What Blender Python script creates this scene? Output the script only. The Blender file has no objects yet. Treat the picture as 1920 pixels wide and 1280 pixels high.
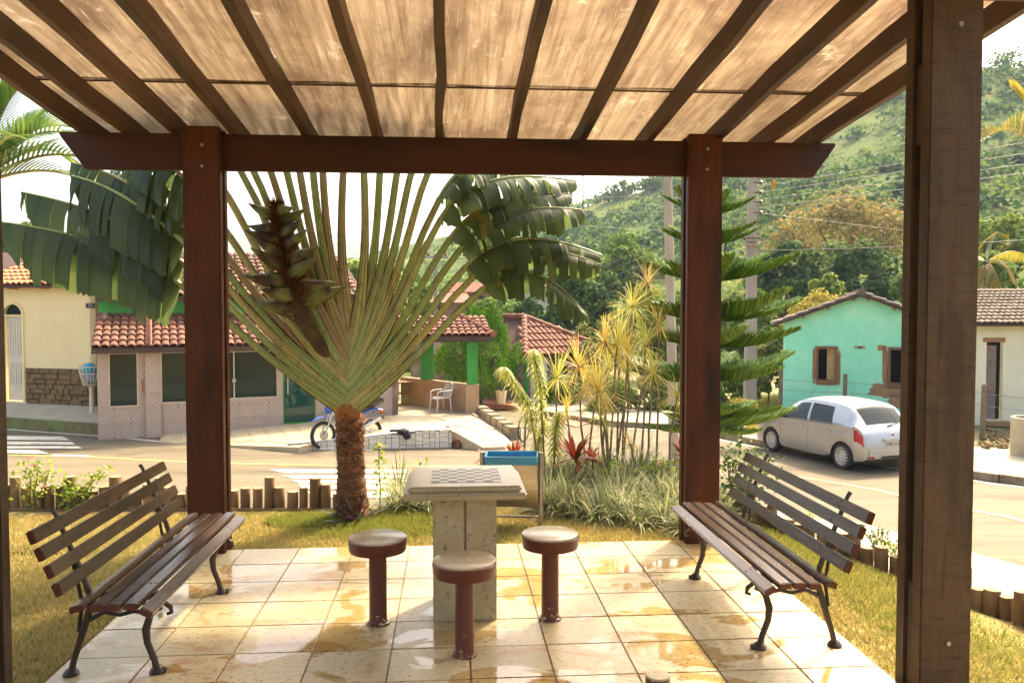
import bpy, bmesh, math, random
import numpy as np
from mathutils import Vector, Matrix, Euler, Quaternion
R = math.radians
rnd = random.Random(7)
nrng = np.random.default_rng(11)
scene = bpy.context.scene
col = scene.collection

# ---------------------------------------------------------------- camera
FPX, CAMH = 1560.0, 1.65
YAW, PITCH = math.atan(115 / FPX), math.atan(60 / FPX)
camd = bpy.data.cameras.new('camera')
camd.sensor_fit = 'HORIZONTAL'; camd.sensor_width = 36.0; camd.lens = 36.0 * FPX / 1920.0
camd.clip_start = 0.05; camd.clip_end = 6000
cam = bpy.data.objects.new('camera', camd); col.objects.link(cam)
cam.location = (0, 0, CAMH)
cam.rotation_euler = (R(90) - PITCH, 0, -YAW)
scene.camera = cam

# ---------------------------------------------------------------- world and sun
SUN_AZ, SUN_EL = R(38), R(47)          # azimuth measured from +Y towards +X
world = bpy.data.worlds.new('World'); scene.world = world; world.use_nodes = True
wn = world.node_tree.nodes; wl = world.node_tree.links
bg = wn['Background']
sky = wn.new('ShaderNodeTexSky'); sky.sky_type = 'NISHITA'; sky.sun_disc = False
sky.sun_elevation = SUN_EL; sky.sun_rotation = SUN_AZ
sky.air_density = 1.0; sky.dust_density = 7.0; sky.ozone_density = 0.6; sky.altitude = 0
wl.new(sky.outputs[0], bg.inputs[0]); bg.inputs[1].default_value = 0.15
sund = bpy.data.lights.new('sun', 'SUN'); sund.energy = 2.2; sund.angle = R(4); sund.color = (1.0, 0.88, 0.66)
sun = bpy.data.objects.new('sun', sund); col.objects.link(sun)
sdir = Vector((math.sin(SUN_AZ) * math.cos(SUN_EL), math.cos(SUN_AZ) * math.cos(SUN_EL), math.sin(SUN_EL)))
sun.rotation_euler = sdir.to_track_quat('Z', 'Y').to_euler()
sun.location = (20, 20, 40)

scene.render.engine = 'CYCLES'
scene.view_settings.view_transform = 'Standard'
scene.view_settings.look = 'None'
scene.view_settings.exposure = 1.98
scene.view_settings.use_white_balance = True
scene.view_settings.white_balance_temperature = 7250
scene.view_settings.white_balance_tint = 8
scene.view_settings.gamma = 1.0
scene.view_settings.use_curve_mapping = False
scene.cycles.max_bounces = 8; scene.cycles.diffuse_bounces = 4; scene.cycles.glossy_bounces = 3
scene.cycles.transmission_bounces = 5; scene.cycles.transparent_max_bounces = 10; scene.cycles.volume_bounces = 0
scene.cycles.use_denoising = True
scene.cycles.sample_clamp_indirect = 6.0
scene.cycles.caustics_reflective = False; scene.cycles.caustics_refractive = False

# ---------------------------------------------------------------- pixel helpers (a pixel gives a direction only)
_f = Vector((math.sin(YAW) * math.cos(PITCH), math.cos(YAW) * math.cos(PITCH), -math.sin(PITCH)))
_r = Vector((math.cos(YAW), -math.sin(YAW), 0)); _u = _r.cross(_f)
CAM = Vector((0, 0, CAMH))
def ray(px, py): return _f + _r * ((px - 960) / FPX) + _u * ((640 - py) / FPX)
def G(px, py, z=0.0):
    d = ray(px, py); return CAM + d * ((z - CAMH) / d.z)
def D(px, py, depth): return CAM + ray(px, py) * depth
def W(px, py, Y):
    d = ray(px, py); return CAM + d * (Y / d.y)
def OnLine(px, py, A, B):
    """where the ray meets the vertical plane through A and B"""
    A = Vector(A); B = Vector(B); n = Vector((-(B - A).y, (B - A).x, 0)); d = ray(px, py)
    return CAM + d * ((A - CAM).dot(n) / d.dot(n))
def S(r, g, b):
    f = lambda c: (c / 255 / 12.92) if c / 255 <= .04045 else ((c / 255 + .055) / 1.055) ** 2.4
    return (f(r), f(g), f(b))

# ---------------------------------------------------------------- materials
MATS = {}
def nodes_of(name):
    m = bpy.data.materials.new(name); m.use_nodes = True
    nt = m.node_tree; return m, nt, nt.nodes['Principled BSDF']
def ramp(nt, fac, stops):
    n = nt.nodes.new('ShaderNodeValToRGB'); e = n.color_ramp.elements
    while len(e) < len(stops): e.new(0.5)
    for el, (p, c) in zip(e, stops):
        el.position = p; el.color = (*c, 1) if len(c) == 3 else c
    nt.links.new(fac, n.inputs[0]); return n.outputs[0]
def coords(nt, kind='Object', scale=(1, 1, 1), rot=(0, 0, 0)):
    if kind == 'Position':
        o = nt.nodes.new('ShaderNodeNewGeometry').outputs['Position']
    else:
        o = nt.nodes.new('ShaderNodeTexCoord').outputs[kind]
    mp = nt.nodes.new('ShaderNodeMapping'); mp.inputs['Scale'].default_value = scale; mp.inputs['Rotation'].default_value = rot
    nt.links.new(o, mp.inputs[0]); return mp.outputs[0]
def noise(nt, vec, scale, detail=6, rough=.6, dist=0):
    n = nt.nodes.new('ShaderNodeTexNoise'); n.inputs['Scale'].default_value = scale
    n.inputs['Detail'].default_value = detail; n.inputs['Roughness'].default_value = rough; n.inputs['Distortion'].default_value = dist
    nt.links.new(vec, n.inputs['Vector']); return n.outputs['Fac']
def mixc(nt, a, b, fac, mode='MIX'):
    n = nt.nodes.new('ShaderNodeMix'); n.data_type = 'RGBA'; n.blend_type = mode
    for k, v in ((6, a), (7, b)):
        if isinstance(v, tuple): n.inputs[k].default_value = (*v, 1)
        else: nt.links.new(v, n.inputs[k])
    if isinstance(fac, (int, float)): n.inputs[0].default_value = fac
    else: nt.links.new(fac, n.inputs[0])
    return n.outputs[2]
def math_(nt, op, a, b=None):
    n = nt.nodes.new('ShaderNodeMath'); n.operation = op
    for i, v in enumerate((a, b)):
        if v is None: continue
        if isinstance(v, (int, float)): n.inputs[i].default_value = v
        else: nt.links.new(v, n.inputs[i])
    return n.outputs[0]
def bump(nt, bs, h, strength=.3, dist=.01):
    n = nt.nodes.new('ShaderNodeBump'); n.inputs['Strength'].default_value = strength; n.inputs['Distance'].default_value = dist
    nt.links.new(h, n.inputs['Height']); nt.links.new(n.outputs[0], bs.inputs['Normal'])
def mat(name, a, b=None, scale=4, rough=.65, bmp=.15, stretch=(1, 1, 1), metal=0, spec=.4, kind='Object', perobj=0.0, lo=.35, hi=.65, c=None, cscale=1.3, clo=.5, chi=.65, bscale=None, bdist=.01, coat=0):
    """two-tone noise material; c is a third tone in larger patches (stains)"""
    if name in MATS: return MATS[name]
    m, nt, bs = nodes_of(name)
    v = coords(nt, kind, stretch)
    if b is None: b = tuple(x * .8 for x in a)
    nz = noise(nt, v, scale)
    cc = ramp(nt, nz, [(lo, a), (hi, b)])
    if c is not None:
        n2 = noise(nt, coords(nt, kind, tuple(0.4 + .6 * s for s in stretch)), cscale, 8, .65, .4)
        cc = mixc(nt, cc, c, ramp(nt, n2, [(clo, (0, 0, 0)), (chi, (1, 1, 1))]))
    if perobj:
        oi = nt.nodes.new('ShaderNodeObjectInfo')
        f = nt.nodes.new('ShaderNodeMapRange'); f.inputs[3].default_value = 1 - perobj; f.inputs[4].default_value = 1 + perobj * .6
        nt.links.new(oi.outputs['Random'], f.inputs[0])
        h = nt.nodes.new('ShaderNodeHueSaturation'); nt.links.new(f.outputs[0], h.inputs['Value']); nt.links.new(cc, h.inputs['Color'])
        cc = h.outputs[0]
    nt.links.new(cc, bs.inputs['Base Color'])
    bs.inputs['Roughness'].default_value = rough; bs.inputs['Metallic'].default_value = metal
    bs.inputs['Specular IOR Level'].default_value = spec
    if coat: bs.inputs['Coat Weight'].default_value = coat; bs.inputs['Coat Roughness'].default_value = .08
    if bmp:
        bump(nt, bs, noise(nt, v, bscale or scale * 6, 4), bmp, bdist)
    MATS[name] = m; return m
def leafmat(name, stops, trans=.35, rough=.5, spec=.35, tcol=None):
    """leaf material; each leaf (mesh island) picks its own tone"""
    if name in MATS: return MATS[name]
    m, nt, bs = nodes_of(name)
    g = nt.nodes.new('ShaderNodeNewGeometry')
    cc = ramp(nt, g.outputs['Random Per Island'], stops)
    nt.links.new(cc, bs.inputs['Base Color']); bs.inputs['Roughness'].default_value = rough; bs.inputs['Specular IOR Level'].default_value = spec
    t = nt.nodes.new('ShaderNodeBsdfTranslucent')
    hs = nt.nodes.new('ShaderNodeHueSaturation'); hs.inputs['Saturation'].default_value = 1.1; hs.inputs['Value'].default_value = 1.5; hs.inputs['Hue'].default_value = .485
    nt.links.new(cc, hs.inputs['Color']); nt.links.new(hs.outputs[0], t.inputs[0])
    mx = nt.nodes.new('ShaderNodeMixShader'); mx.inputs[0].default_value = trans
    nt.links.new(bs.outputs[0], mx.inputs[1]); nt.links.new(t.outputs[0], mx.inputs[2])
    nt.links.new(mx.outputs[0], nt.nodes['Material Output'].inputs[0])
    MATS[name] = m; return m

# ---------------------------------------------------------------- object helpers
def tag(o, label=None, cat=None, group=None, kind=None):
    if label: o['label'] = label
    if cat: o['category'] = cat
    if group: o['group'] = group
    if kind: o['kind'] = kind
    return o
def thing(name, label, cat, loc=(0, 0, 0), rz=0, group=None):
    o = bpy.data.objects.new(name, None); col.objects.link(o); o.empty_display_size = .1
    o.location = loc; o.rotation_euler = (0, 0, rz)
    return tag(o, label, cat, group)
def link(name, me, parent=None, loc=None, rot=None, scale=None):
    o = bpy.data.objects.new(name, me); col.objects.link(o)
    if parent is not None: o.parent = parent
    if loc is not None: o.location = loc
    if rot is not None: o.rotation_euler = rot
    if scale is not None: o.scale = scale
    return o
def copy_tree(o, parent=None):
    c = o.copy(); col.objects.link(c); c.parent = parent
    for ch in list(o.children): copy_tree(ch, c)
    return c
class MB:
    def __init__(s): s.v = []; s.f = []; s.m = []
    def add(s, vs, fs, mi=0):
        k = len(s.v); s.v += [tuple(v) for v in vs]; s.f += [tuple(i + k for i in f) for f in fs]; s.m += [mi] * len(fs); return s
    def box(s, c, d, rot=None, mi=0, taper=1.0):
        hx, hy, hz = d[0] / 2, d[1] / 2, d[2] / 2
        vs = [Vector((x * hx * (taper if z > 0 else 1), y * hy * (taper if z > 0 else 1), z * hz)) for x in (-1, 1) for y in (-1, 1) for z in (-1, 1)]
        if rot is not None:
            q = rot if isinstance(rot, (Matrix, Quaternion)) else Euler(rot)
            q = q.to_matrix() if isinstance(q, (Euler, Quaternion)) else q
            vs = [q @ v for v in vs]
        c = Vector(c); vs = [v + c for v in vs]
        return s.add(vs, [(0, 1, 3, 2), (4, 6, 7, 5), (0, 4, 5, 1), (2, 3, 7, 6), (0, 2, 6, 4), (1, 5, 7, 3)], mi)
    def bar(s, a, b, w, h, up=(0, 0, 1), mi=0):
        a = Vector(a); b = Vector(b); d = (b - a).normalized(); up = Vector(up)
        x = d.cross(up).normalized() * w / 2; y = x.cross(d).normalized() * h / 2
        vs = [p + sx * x + sy * y for p in (a, b) for sx, sy in ((-1, -1), (1, -1), (1, 1), (-1, 1))]
        return s.add(vs, [(3, 2, 1, 0), (4, 5, 6, 7), (0, 1, 5, 4), (1, 2, 6, 5), (2, 3, 7, 6), (3, 0, 4, 7)], mi)
    def tube(s, pts, rad, n=8, cap=True, flat=1.0, ref=None, mi=0):
        pts = [Vector(p) for p in pts]
        if not isinstance(rad, (list, tuple)): rad = [rad] * len(pts)
        vs = []; px = None
        for i, p in enumerate(pts):
            d = (pts[min(i + 1, len(pts) - 1)] - pts[max(i - 1, 0)])
            d = d.normalized() if d.length > 1e-9 else Vector((0, 0, 1))
            if px is None:
                r0 = Vector(ref) if ref is not None else (Vector((1, 0, 0)) if abs(d.x) < .9 else Vector((0, 1, 0)))
                px = (r0 - d * r0.dot(d)).normalized()
            else:
                px = (px - d * px.dot(d)); px = px.normalized() if px.length > 1e-6 else Vector((1, 0, 0))
            py = d.cross(px)
            rr = rad[i]; rx, ry = (rr if isinstance(rr, (tuple, list)) else (rr, rr * flat))
            for k in range(n):
                t = 2 * math.pi * k / n
                vs.append(p + px * math.cos(t) * rx + py * math.sin(t) * ry)
        fs = [(i * n + k, i * n + (k + 1) % n, (i + 1) * n + (k + 1) % n, (i + 1) * n + k) for i in range(len(pts) - 1) for k in range(n)]
        if cap: fs += [tuple(range(n - 1, -1, -1)), tuple((len(pts) - 1) * n + k for k in range(n))]
        return s.add(vs, fs, mi)
    def lathe(s, prof, n=20, c=(0, 0, 0), mi=0, cap=True):
        c = Vector(c); vs = [c + Vector((r * math.cos(2 * math.pi * k / n), r * math.sin(2 * math.pi * k / n), z)) for r, z in prof for k in range(n)]
        fs = [(i * n + k, i * n + (k + 1) % n, (i + 1) * n + (k + 1) % n, (i + 1) * n + k) for i in range(len(prof) - 1) for k in range(n)]
        if cap and prof[0][0] > 1e-4: fs.append(tuple(range(n - 1, -1, -1)))
        if cap and prof[-1][0] > 1e-4: fs.append(tuple((len(prof) - 1) * n + k for k in range(n)))
        return s.add(vs, fs, mi)
    def prism(s, poly, z0, z1, mi=0):
        n = len(poly); zz0 = z0 if isinstance(z0, (list, tuple)) else [z0] * n; zz1 = z1 if isinstance(z1, (list, tuple)) else [z1] * n
        vs = [(p[0], p[1], zz0[i]) for i, p in enumerate(poly)] + [(p[0], p[1], zz1[i]) for i, p in enumerate(poly)]
        fs = [tuple(range(n - 1, -1, -1)), tuple(range(n, 2 * n))] + [(i, (i + 1) % n, n + (i + 1) % n, n + i) for i in range(n)]
        return s.add(vs, fs, mi)
    def extrude(s, pts, off, mi=0):
        """planar 3d polygon extruded along off"""
        off = Vector(off); pts = [Vector(p) for p in pts]; n = len(pts)
        return s.add(pts + [p + off for p in pts], [tuple(range(n - 1, -1, -1)), tuple(range(n, 2 * n))] + [(i, (i + 1) % n, n + (i + 1) % n, n + i) for i in range(n)], mi)
    def torus(s, c, R_, r_, n=28, k=8, axis='Y', mi=0):
        vs = []
        for i in range(n):
            a = 2 * math.pi * i / n
            for j in range(k):
                b = 2 * math.pi * j / k; q = R_ + r_ * math.cos(b)
                p = (q * math.cos(a), r_ * math.sin(b), q * math.sin(a)) if axis == 'Y' else (q * math.cos(a), q * math.sin(a), r_ * math.sin(b))
                vs.append(Vector(p) + Vector(c))
        fs = [(i * k + j, i * k + (j + 1) % k, ((i + 1) % n) * k + (j + 1) % k, ((i + 1) % n) * k + j) for i in range(n) for j in range(k)]
        return s.add(vs, fs, mi)
    def xf(s, mtx):
        s.v = [tuple(mtx @ Vector(v)) for v in s.v]; return s
    def mesh(s, name, m, smooth=False, bevel=0, org=None):
        me = bpy.data.meshes.new(name)
        vs = s.v if org is None else [(v[0] - org[0], v[1] - org[1], v[2] - org[2]) for v in s.v]
        me.from_pydata(vs, [], s.f)
        for x in (m if isinstance(m, (list, tuple)) else [m]): me.materials.append(x)
        if isinstance(m, (list, tuple)): me.polygons.foreach_set('material_index', s.m)
        bm = bmesh.new(); bm.from_mesh(me); bmesh.ops.recalc_face_normals(bm, faces=bm.faces)
        if bevel:
            bmesh.ops.remove_doubles(bm, verts=bm.verts, dist=1e-5)
            es = [e for e in bm.edges if len(e.link_faces) == 2 and e.calc_face_angle(0) > .6]
            bmesh.ops.bevel(bm, geom=es, offset=bevel, segments=2, affect='EDGES', clamp_overlap=True)
        bm.to_mesh(me); bm.free()
        if smooth:
            me.polygons.foreach_set('use_smooth', [True] * len(me.polygons))
            if smooth != 'all':
                try: me.set_sharp_from_angle(angle=R(38))
                except Exception: pass
        me.update(); return me
    def build(s, name, m, parent=None, smooth=False, bevel=0, world=True):
        """vertices are in world space when world=True and the parent chain has plain locations only"""
        org = None
        if parent is not None and world:
            org = Vector((0, 0, 0)); p = parent
            while p is not None: org = org + p.location; p = p.parent
        return link(name, s.mesh(name, m, smooth, bevel, org), parent)
def npmesh(name, verts, faces4, m, smooth=False, tri=False):
    k = 3 if tri else 4
    me = bpy.data.meshes.new(name); nv = len(verts); nf = len(faces4)
    me.vertices.add(nv); me.vertices.foreach_set('co', np.asarray(verts, dtype=np.float32).ravel())
    me.loops.add(nf * k); me.loops.foreach_set('vertex_index', np.asarray(faces4, dtype=np.int32).ravel())
    me.polygons.add(nf); me.polygons.foreach_set('loop_start', np.arange(nf, dtype=np.int32) * k)
    me.materials.append(m); me.update(calc_edges=True)
    if smooth: me.polygons.foreach_set('use_smooth', np.ones(nf, dtype=bool))
    return me
def rand_unit(n):
    v = nrng.normal(size=(n, 3)); return v / np.linalg.norm(v, axis=1, keepdims=True)
def leaf_quads(cen, nor, length, width):
    """one bent pointed leaf (two quads sharing the midline ends) for each centre; arrays"""
    n = len(cen); a = rand_unit(n); t = np.cross(nor, a); t /= np.linalg.norm(t, axis=1, keepdims=True) + 1e-9
    b = np.cross(nor, t)
    L = (length * (.7 + .6 * nrng.random(n)))[:, None]; Wd = (width * (.7 + .6 * nrng.random(n)))[:, None]
    p0 = cen - t * L * .5; p2 = cen + t * L * .5 - nor * L * .12
    p1 = cen + b * Wd * .5; p3 = cen - b * Wd * .5
    v = np.stack([p0, p1, p2, p3], 1).reshape(-1, 3)
    f = np.arange(n * 4).reshape(-1, 4)
    return v, f
def crown_points(n, clumps, jitter=.5, surf=.6):
    """points spread over clumps (x,y,z,r); returns points and outward normals"""
    cl = np.array(clumps); w = cl[:, 3] ** 2; idx = nrng.choice(len(cl), n, p=w / w.sum())
    d = rand_unit(n); d[:, 2] = np.where(d[:, 2] < -.5, -d[:, 2], d[:, 2])
    rr = surf + (1 - surf) * nrng.random(n)
    p = cl[idx, :3] + d * (cl[idx, 3] * rr)[:, None]
    nn = d + rand_unit(n) * jitter + np.array([0, 0, .35]); nn /= np.linalg.norm(nn, axis=1, keepdims=True)
    return p, nn
def blob_clumps(n, rx, ry, rz, cz, r0, r1, seed=0, fill=.75):
    g = random.Random(seed); out = []
    for _ in range(n):
        while True:
            x, y, z = g.uniform(-1, 1), g.uniform(-1, 1), g.uniform(-1, 1)
            q = x * x + y * y + z * z
            if fill * fill * .35 < q < 1: break
        out.append((x * rx, y * ry, cz + z * rz, g.uniform(r0, r1)))
    return out
# ================================================================ THE SETTING
ROADZ = -1.75
m_asphalt = mat('asphalt', (.19, .155, .10), (.14, .112, .074), 1.1, .8, .25, spec=.15, kind='Position', c=(.095, .078, .054), cscale=.9, clo=.52, chi=.68, bscale=60, bdist=.006, stretch=(.12, 1.4, 1))
m_ground = mat('dry_earth', (.24, .18, .085), (.15, .16, .05), .5, .9, .4, kind='Position', c=(.09, .13, .03), cscale=.2, bscale=8, bdist=.05)
m_side = mat('pale_concrete', (.44, .38, .27), (.37, .32, .22), 2.0, .85, .2, kind='Position', c=(.33, .28, .19), cscale=.6, bscale=40, bdist=.004)
m_kerb = mat('weathered_kerb', (.33, .26, .17), (.20, .15, .09), 2.5, .85, .4, kind='Position', c=(.12, .10, .05), cscale=1.2, bscale=30)
m_lawn = mat('lawn_soil', (.34, .27, .09), (.26, .25, .07), 1.4, .95, .6, kind='Position', c=(.40, .24, .09), cscale=.9, clo=.42, chi=.6, bscale=70, bdist=.02)
m_white_paint = mat('road_white', (.74, .70, .58), (.60, .55, .43), 5, .6, .1, kind='Position', c=(.30, .26, .18), cscale=2.2, clo=.56, chi=.7)
m_yellow_paint = mat('road_yellow', (.70, .48, .10), (.5, .36, .12), 5, .6, .1, kind='Position', c=(.26, .21, .13), cscale=2.0, clo=.52, chi=.68)

def sheet(name, poly, z, m, kind='structure', label=None):
    b = MB(); zz = z if isinstance(z, (list, tuple)) else [z] * len(poly)
    b.add([(p[0], p[1], zz[i]) for i, p in enumerate(poly)], [tuple(range(len(poly)))])
    o = b.build(name, m); tag(o, label, None, None, kind); return o
def strip(name, pts, w, z, m, parent=None):
    """painted strip along a polyline"""
    b = MB(); pts = [Vector((p[0], p[1], 0)) for p in pts]; L = []; Rr = []
    for i, p in enumerate(pts):
        d = (pts[min(i + 1, len(pts) - 1)] - pts[max(0, i - 1)]).normalized(); n = Vector((-d.y, d.x, 0)) * w / 2
        L.append((p.x + n.x, p.y + n.y, z)); Rr.append((p.x - n.x, p.y - n.y, z))
    k = len(pts); b.add(L + Rr, [(i, i + 1, k + i + 1, k + i) for i in range(k - 1)])
    return b.build(name, m, parent)
def smoothline(pts, n=6):
    out = []
    P = [Vector((p[0], p[1], p[2] if len(p) > 2 else 0)) for p in pts]
    for i in range(len(P) - 1):
        a, b, c, d = P[max(i - 1, 0)], P[i], P[i + 1], P[min(i + 2, len(P) - 1)]
        for k in range(n):
            t = k / n
            out.append(.5 * ((2 * b) + (c - a) * t + (2 * a - 5 * b + 4 * c - d) * t * t + (3 * b - a - 3 * c + d) * t ** 3))
    out.append(P[-1]); return out

sheet('ground', [(-3000, -300), (3000, -300), (3000, 3000), (-3000, 3000)], -1.95, m_ground)
road = sheet('road', [(-70, 6), (60, 2), (60, 10), (16, 20), (9, 30), (4.5, 60), (1.6, 60), (2.2, 30), (-2, 30), (-70, 52)], ROADZ, m_asphalt)
# near pavement with its kerb, round the foot of the planted mound
nk = smoothline([(-40, 15.0), (-14, 14.0), (-4, 13.6), (2, 13.5), (4.6, 13.4), (6.0, 12.6), (6.55, 11.6), (7.15, 10.3), (8.6, 7), (12, -2)])
b = MB(); inner = [(-40, 8.0), (-14, 8.0), (0, 9.2), (3, 9.0), (3.6, 7.0), (4.2, 5.0), (5.0, 2.0), (7, -4)]
pv = [(p.x, p.y) for p in nk] + inner[::-1]
b.prism(pv[::-1], -1.94, -1.62); tag(b.build('pavement_near', m_side), kind='structure')
b = MB(); k = len(nk)
strip('road_marking_edge_near', [(p.x + .35 * .5, p.y + .35) for p in nk[14:]], .12, ROADZ + .008, m_white_paint, road)
fl = smoothline([G(x, y, ROADZ) for x, y in ((-300, 778), (20, 804), (200, 817), (350, 830), (560, 840), (700, 842))])
strip('road_marking_edge_far', [(p.x, p.y - .12) for p in fl], .13, ROADZ + .008, m_white_paint, road)
yl = smoothline([G(x, y, ROADZ) for x, y in ((-200, 845), (20, 853), (175, 857), (350, 866), (640, 873), (900, 874), (1150, 876), (1420, 886), (1607, 912), (1693, 930), (1844, 961), (1920, 977), (2200, 1060))])
strip('road_marking_centre', yl, .12, ROADZ + .008, m_yellow_paint, road)
fkp = smoothline([G(x, y, ROADZ) for x, y in ((985, 775), (1058, 784), (1140, 797), (1285, 808), (1434, 836), (1600, 860), (1843, 898), (1920, 908), (2300, 960))])
strip('road_marking_edge_far_side', [(p.x - .2, p.y - .3) for p in fkp[14:]], .1, ROADZ + .008, m_white_paint, road)
# zebra crossing bars: the two halves either side of the centre line
def zebra(quads):
    for q in quads:
        b = MB(); b.add([tuple(G(x, y, ROADZ + .012)) for x, y in q], [(0, 1, 2, 3)]); b.build('crossing_bar', m_white_paint, road)
zebra([[(-60, 816), (118, 818), (132, 825), (-60, 823)], [(-60, 827), (135, 828), (142, 833), (-60, 832)], [(-60, 836), (146, 836), (154, 840), (-60, 840)],
       [(-60, 842), (72, 843), (92, 850), (-60, 848)], [(95, 851), (163, 853), (175, 856), (100, 854)]])
zebra([[(505, 879), (760, 880), (765, 886), (532, 886)], [(530, 890), (770, 890), (776, 896), (548, 896)], [(545, 899), (785, 899), (790, 905), (560, 905)],
       [(558, 908), (800, 908), (806, 916), (575, 916)], [(575, 921), (812, 921), (820, 932), (592, 932)]])
# far pavement by the mint house, with its kerb
b = MB(); fp = [(p.x, p.y) for p in fkp]; back = [(24, 19), (20, 26), (12, 34), (5.2, 40), (3.9, 30)]
b.prism((fp + back)[::-1], -1.94, -1.60); pav2 = b.build('pavement_far', m_side); tag(pav2, kind='structure')
b = MB()
for i in range(len(fkp) - 1):
    p, q = fkp[i], fkp[i + 1]; d = (q - p).normalized(); n = Vector((d.y, -d.x, 0))
    b.bar((p.x + n.x * .03, p.y + n.y * .03, -1.67), (q.x + n.x * .03, q.y + n.y * .03, -1.67), .16, .155)
tag(b.build('kerb_far', m_kerb), kind='structure')
sheet('verge', [(9.0, 24.2), (10.5, 20.3), (14.0, 17.6), (24, 12), (40, 30), (12, 45), (6, 45), (5.4, 30), (7.4, 25.4)], -1.592, m_ground)

# mound with the lawn: flat on top, dropping to the pavement beyond the log edging
LAWN = -.03
logs_left = [G(x, 953, LAWN) for x in (-260, 20, 330, 690)]
logs_right = [G(x, y, z) for x, y, z in ((1385, 968, -.05), (1420, 985, -.06), (1500, 1020, -.08), (1628, 1065, -.12), (1690, 1087, -.15), (1851, 1152, -.2), (1903, 1168, -.2), (2040, 1240, -.24), (2300, 1400, -.3))]
edge = [(-12, 7.6, LAWN)] + [tuple(p) for p in logs_left] + [(-.1, 7.6, -.05), (.6, 8.3, -.1), (1.6, 8.7, -.15), (2.6, 8.3, -.15), (2.75, 7.2, -.08)] + [tuple(p) for p in logs_right] + [(3.9, 1, -.3), (4.2, -3, -.3)]
edge = [Vector(e) for e in edge]
inner_r = [Vector((-12, 5.2, LAWN)), Vector((-4, 5.2, LAWN)), Vector((-2.2, 5.8, LAWN)), Vector((-1.3, 5.95, LAWN)), Vector((-.7, 6.0, LAWN))]
b = MB()
ringlist = []
ctr = Vector((0, 3.5, LAWN))
rng_t = (0, .55, .8, .93, 1.0)
vs = []
E_ = []
for i in range(len(edge) - 1):
    for t in range(4): E_.append(edge[i].lerp(edge[i + 1], t / 4))
E_.append(edge[-1])
for e in E_:
    base = Vector((max(-1.9, min(2.1, e.x)), max(-3, min(5.85, e.y)), LAWN))
    for t in rng_t:
        p = base.lerp(e, t); p.z = LAWN + (e.z - LAWN) * t * t; vs.append(p)
    out = Vector((e.x - base.x, e.y - base.y, 0)).normalized() if (e.xy - base.xy).length > 1e-4 else Vector((0, 1, 0))
    vs.append(e + out * .22 + Vector((0, 0, -.06))); vs.append(Vector((e.x, e.y, -1.95)) + out * .75)
nr = len(rng_t) + 2
b.add(vs, [(i * nr + j, i * nr + j + 1, (i + 1) * nr + j + 1, (i + 1) * nr + j) for i in range(len(E_) - 1) for j in range(nr - 1)])
b.add([(-12, 5.86, LAWN - .002), (-1.9, 5.86, LAWN - .002), (-1.9, -3, LAWN - .002), (-12, -3, LAWN - .002)], [(0, 1, 2, 3)])
lawn = b.build('lawn', m_lawn, smooth='all'); tag(lawn, kind='structure')
sheet('lawn_under_slab', [(-2.1, -3), (2.3, -3), (2.3, 5.9), (-2.1, 5.9)], LAWN - .006, m_lawn)

# grass blades on the lawn
def lawn_z(x, y):
    best = LAWN
    if x > 2.1: best = LAWN - .17 * max(0, min(1, (x - 2.1) / 1.1)) ** 2
    return best
def grass(name, n, region, m, h=(.012, .035), label='short yellowing lawn grass'):
    pts = []
    while len(pts) < n:
        x, y = region(); pts.append((x, y, lawn_z(x, y)))
    p = np.array(pts); n = len(p); a = nrng.random(n) * 6.283; L = h[0] + (h[1] - h[0]) * nrng.random(n)
    w = .0028 + .003 * nrng.random(n); tx = np.cos(a) * w; ty = np.sin(a) * w
    lean = rand_unit(n) * (L * .9)[:, None]
    v = np.empty((n, 3, 3)); v[:, 0] = p + np.stack([tx, ty, 0 * tx], 1); v[:, 1] = p - np.stack([tx, ty, 0 * tx], 1)
    v[:, 2] = p + np.stack([lean[:, 0], lean[:, 1], L], 1)
    o = link(name, npmesh(name, v.reshape(-1, 3), np.arange(n * 3).reshape(-1, 3), m, tri=True)); return tag(o, label, 'grass', None, 'stuff')
m_grass = leafmat('lawn_grass', [(0, (.18, .22, .05)), (.35, (.33, .31, .10)), (.65, (.43, .35, .14)), (1, (.48, .36, .17))], .3, .6, .2)
m_grass_g = leafmat('fresh_grass', [(0, (.12, .16, .03)), (1, (.30, .30, .08))], .35, .6, .2)
def reg_main():
    q = rnd.random()
    if q < .5: return rnd.uniform(-4.4, -1.82), rnd.uniform(3.0, 6.95)
    if q < .75: return rnd.uniform(-1.9, 2.3), rnd.uniform(5.83, 6.95)
    y = rnd.uniform(3.0, 6.2); xe = 2.35 + (6.33 - y) * .52; return rnd.uniform(2.02, max(2.2, min(xe, 3.6))), y
grass('lawn_grass', 170000, reg_main, m_grass, (.012, .034), 'short yellowing lawn grass round the paved floor')
def reg_green():
    q = rnd.random()
    if q < .5:
        a, r = rnd.uniform(0, 6.28), .55 * rnd.random() ** .5; return -.78 + math.cos(a) * r * 1.25, 6.62 + math.sin(a) * r * .45
    if q < .72: return rnd.gauss(-.45, .35), rnd.gauss(6.3, .12)
    y = rnd.uniform(3.4, 6.2); return rnd.uniform(2.25, 2.3 + (6.33 - y) * .5), y
grass('fresh_grass', 26000, reg_green, m_grass_g, (.02, .06), 'greener grass tufts round the palm foot and along the mound edge')

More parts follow.
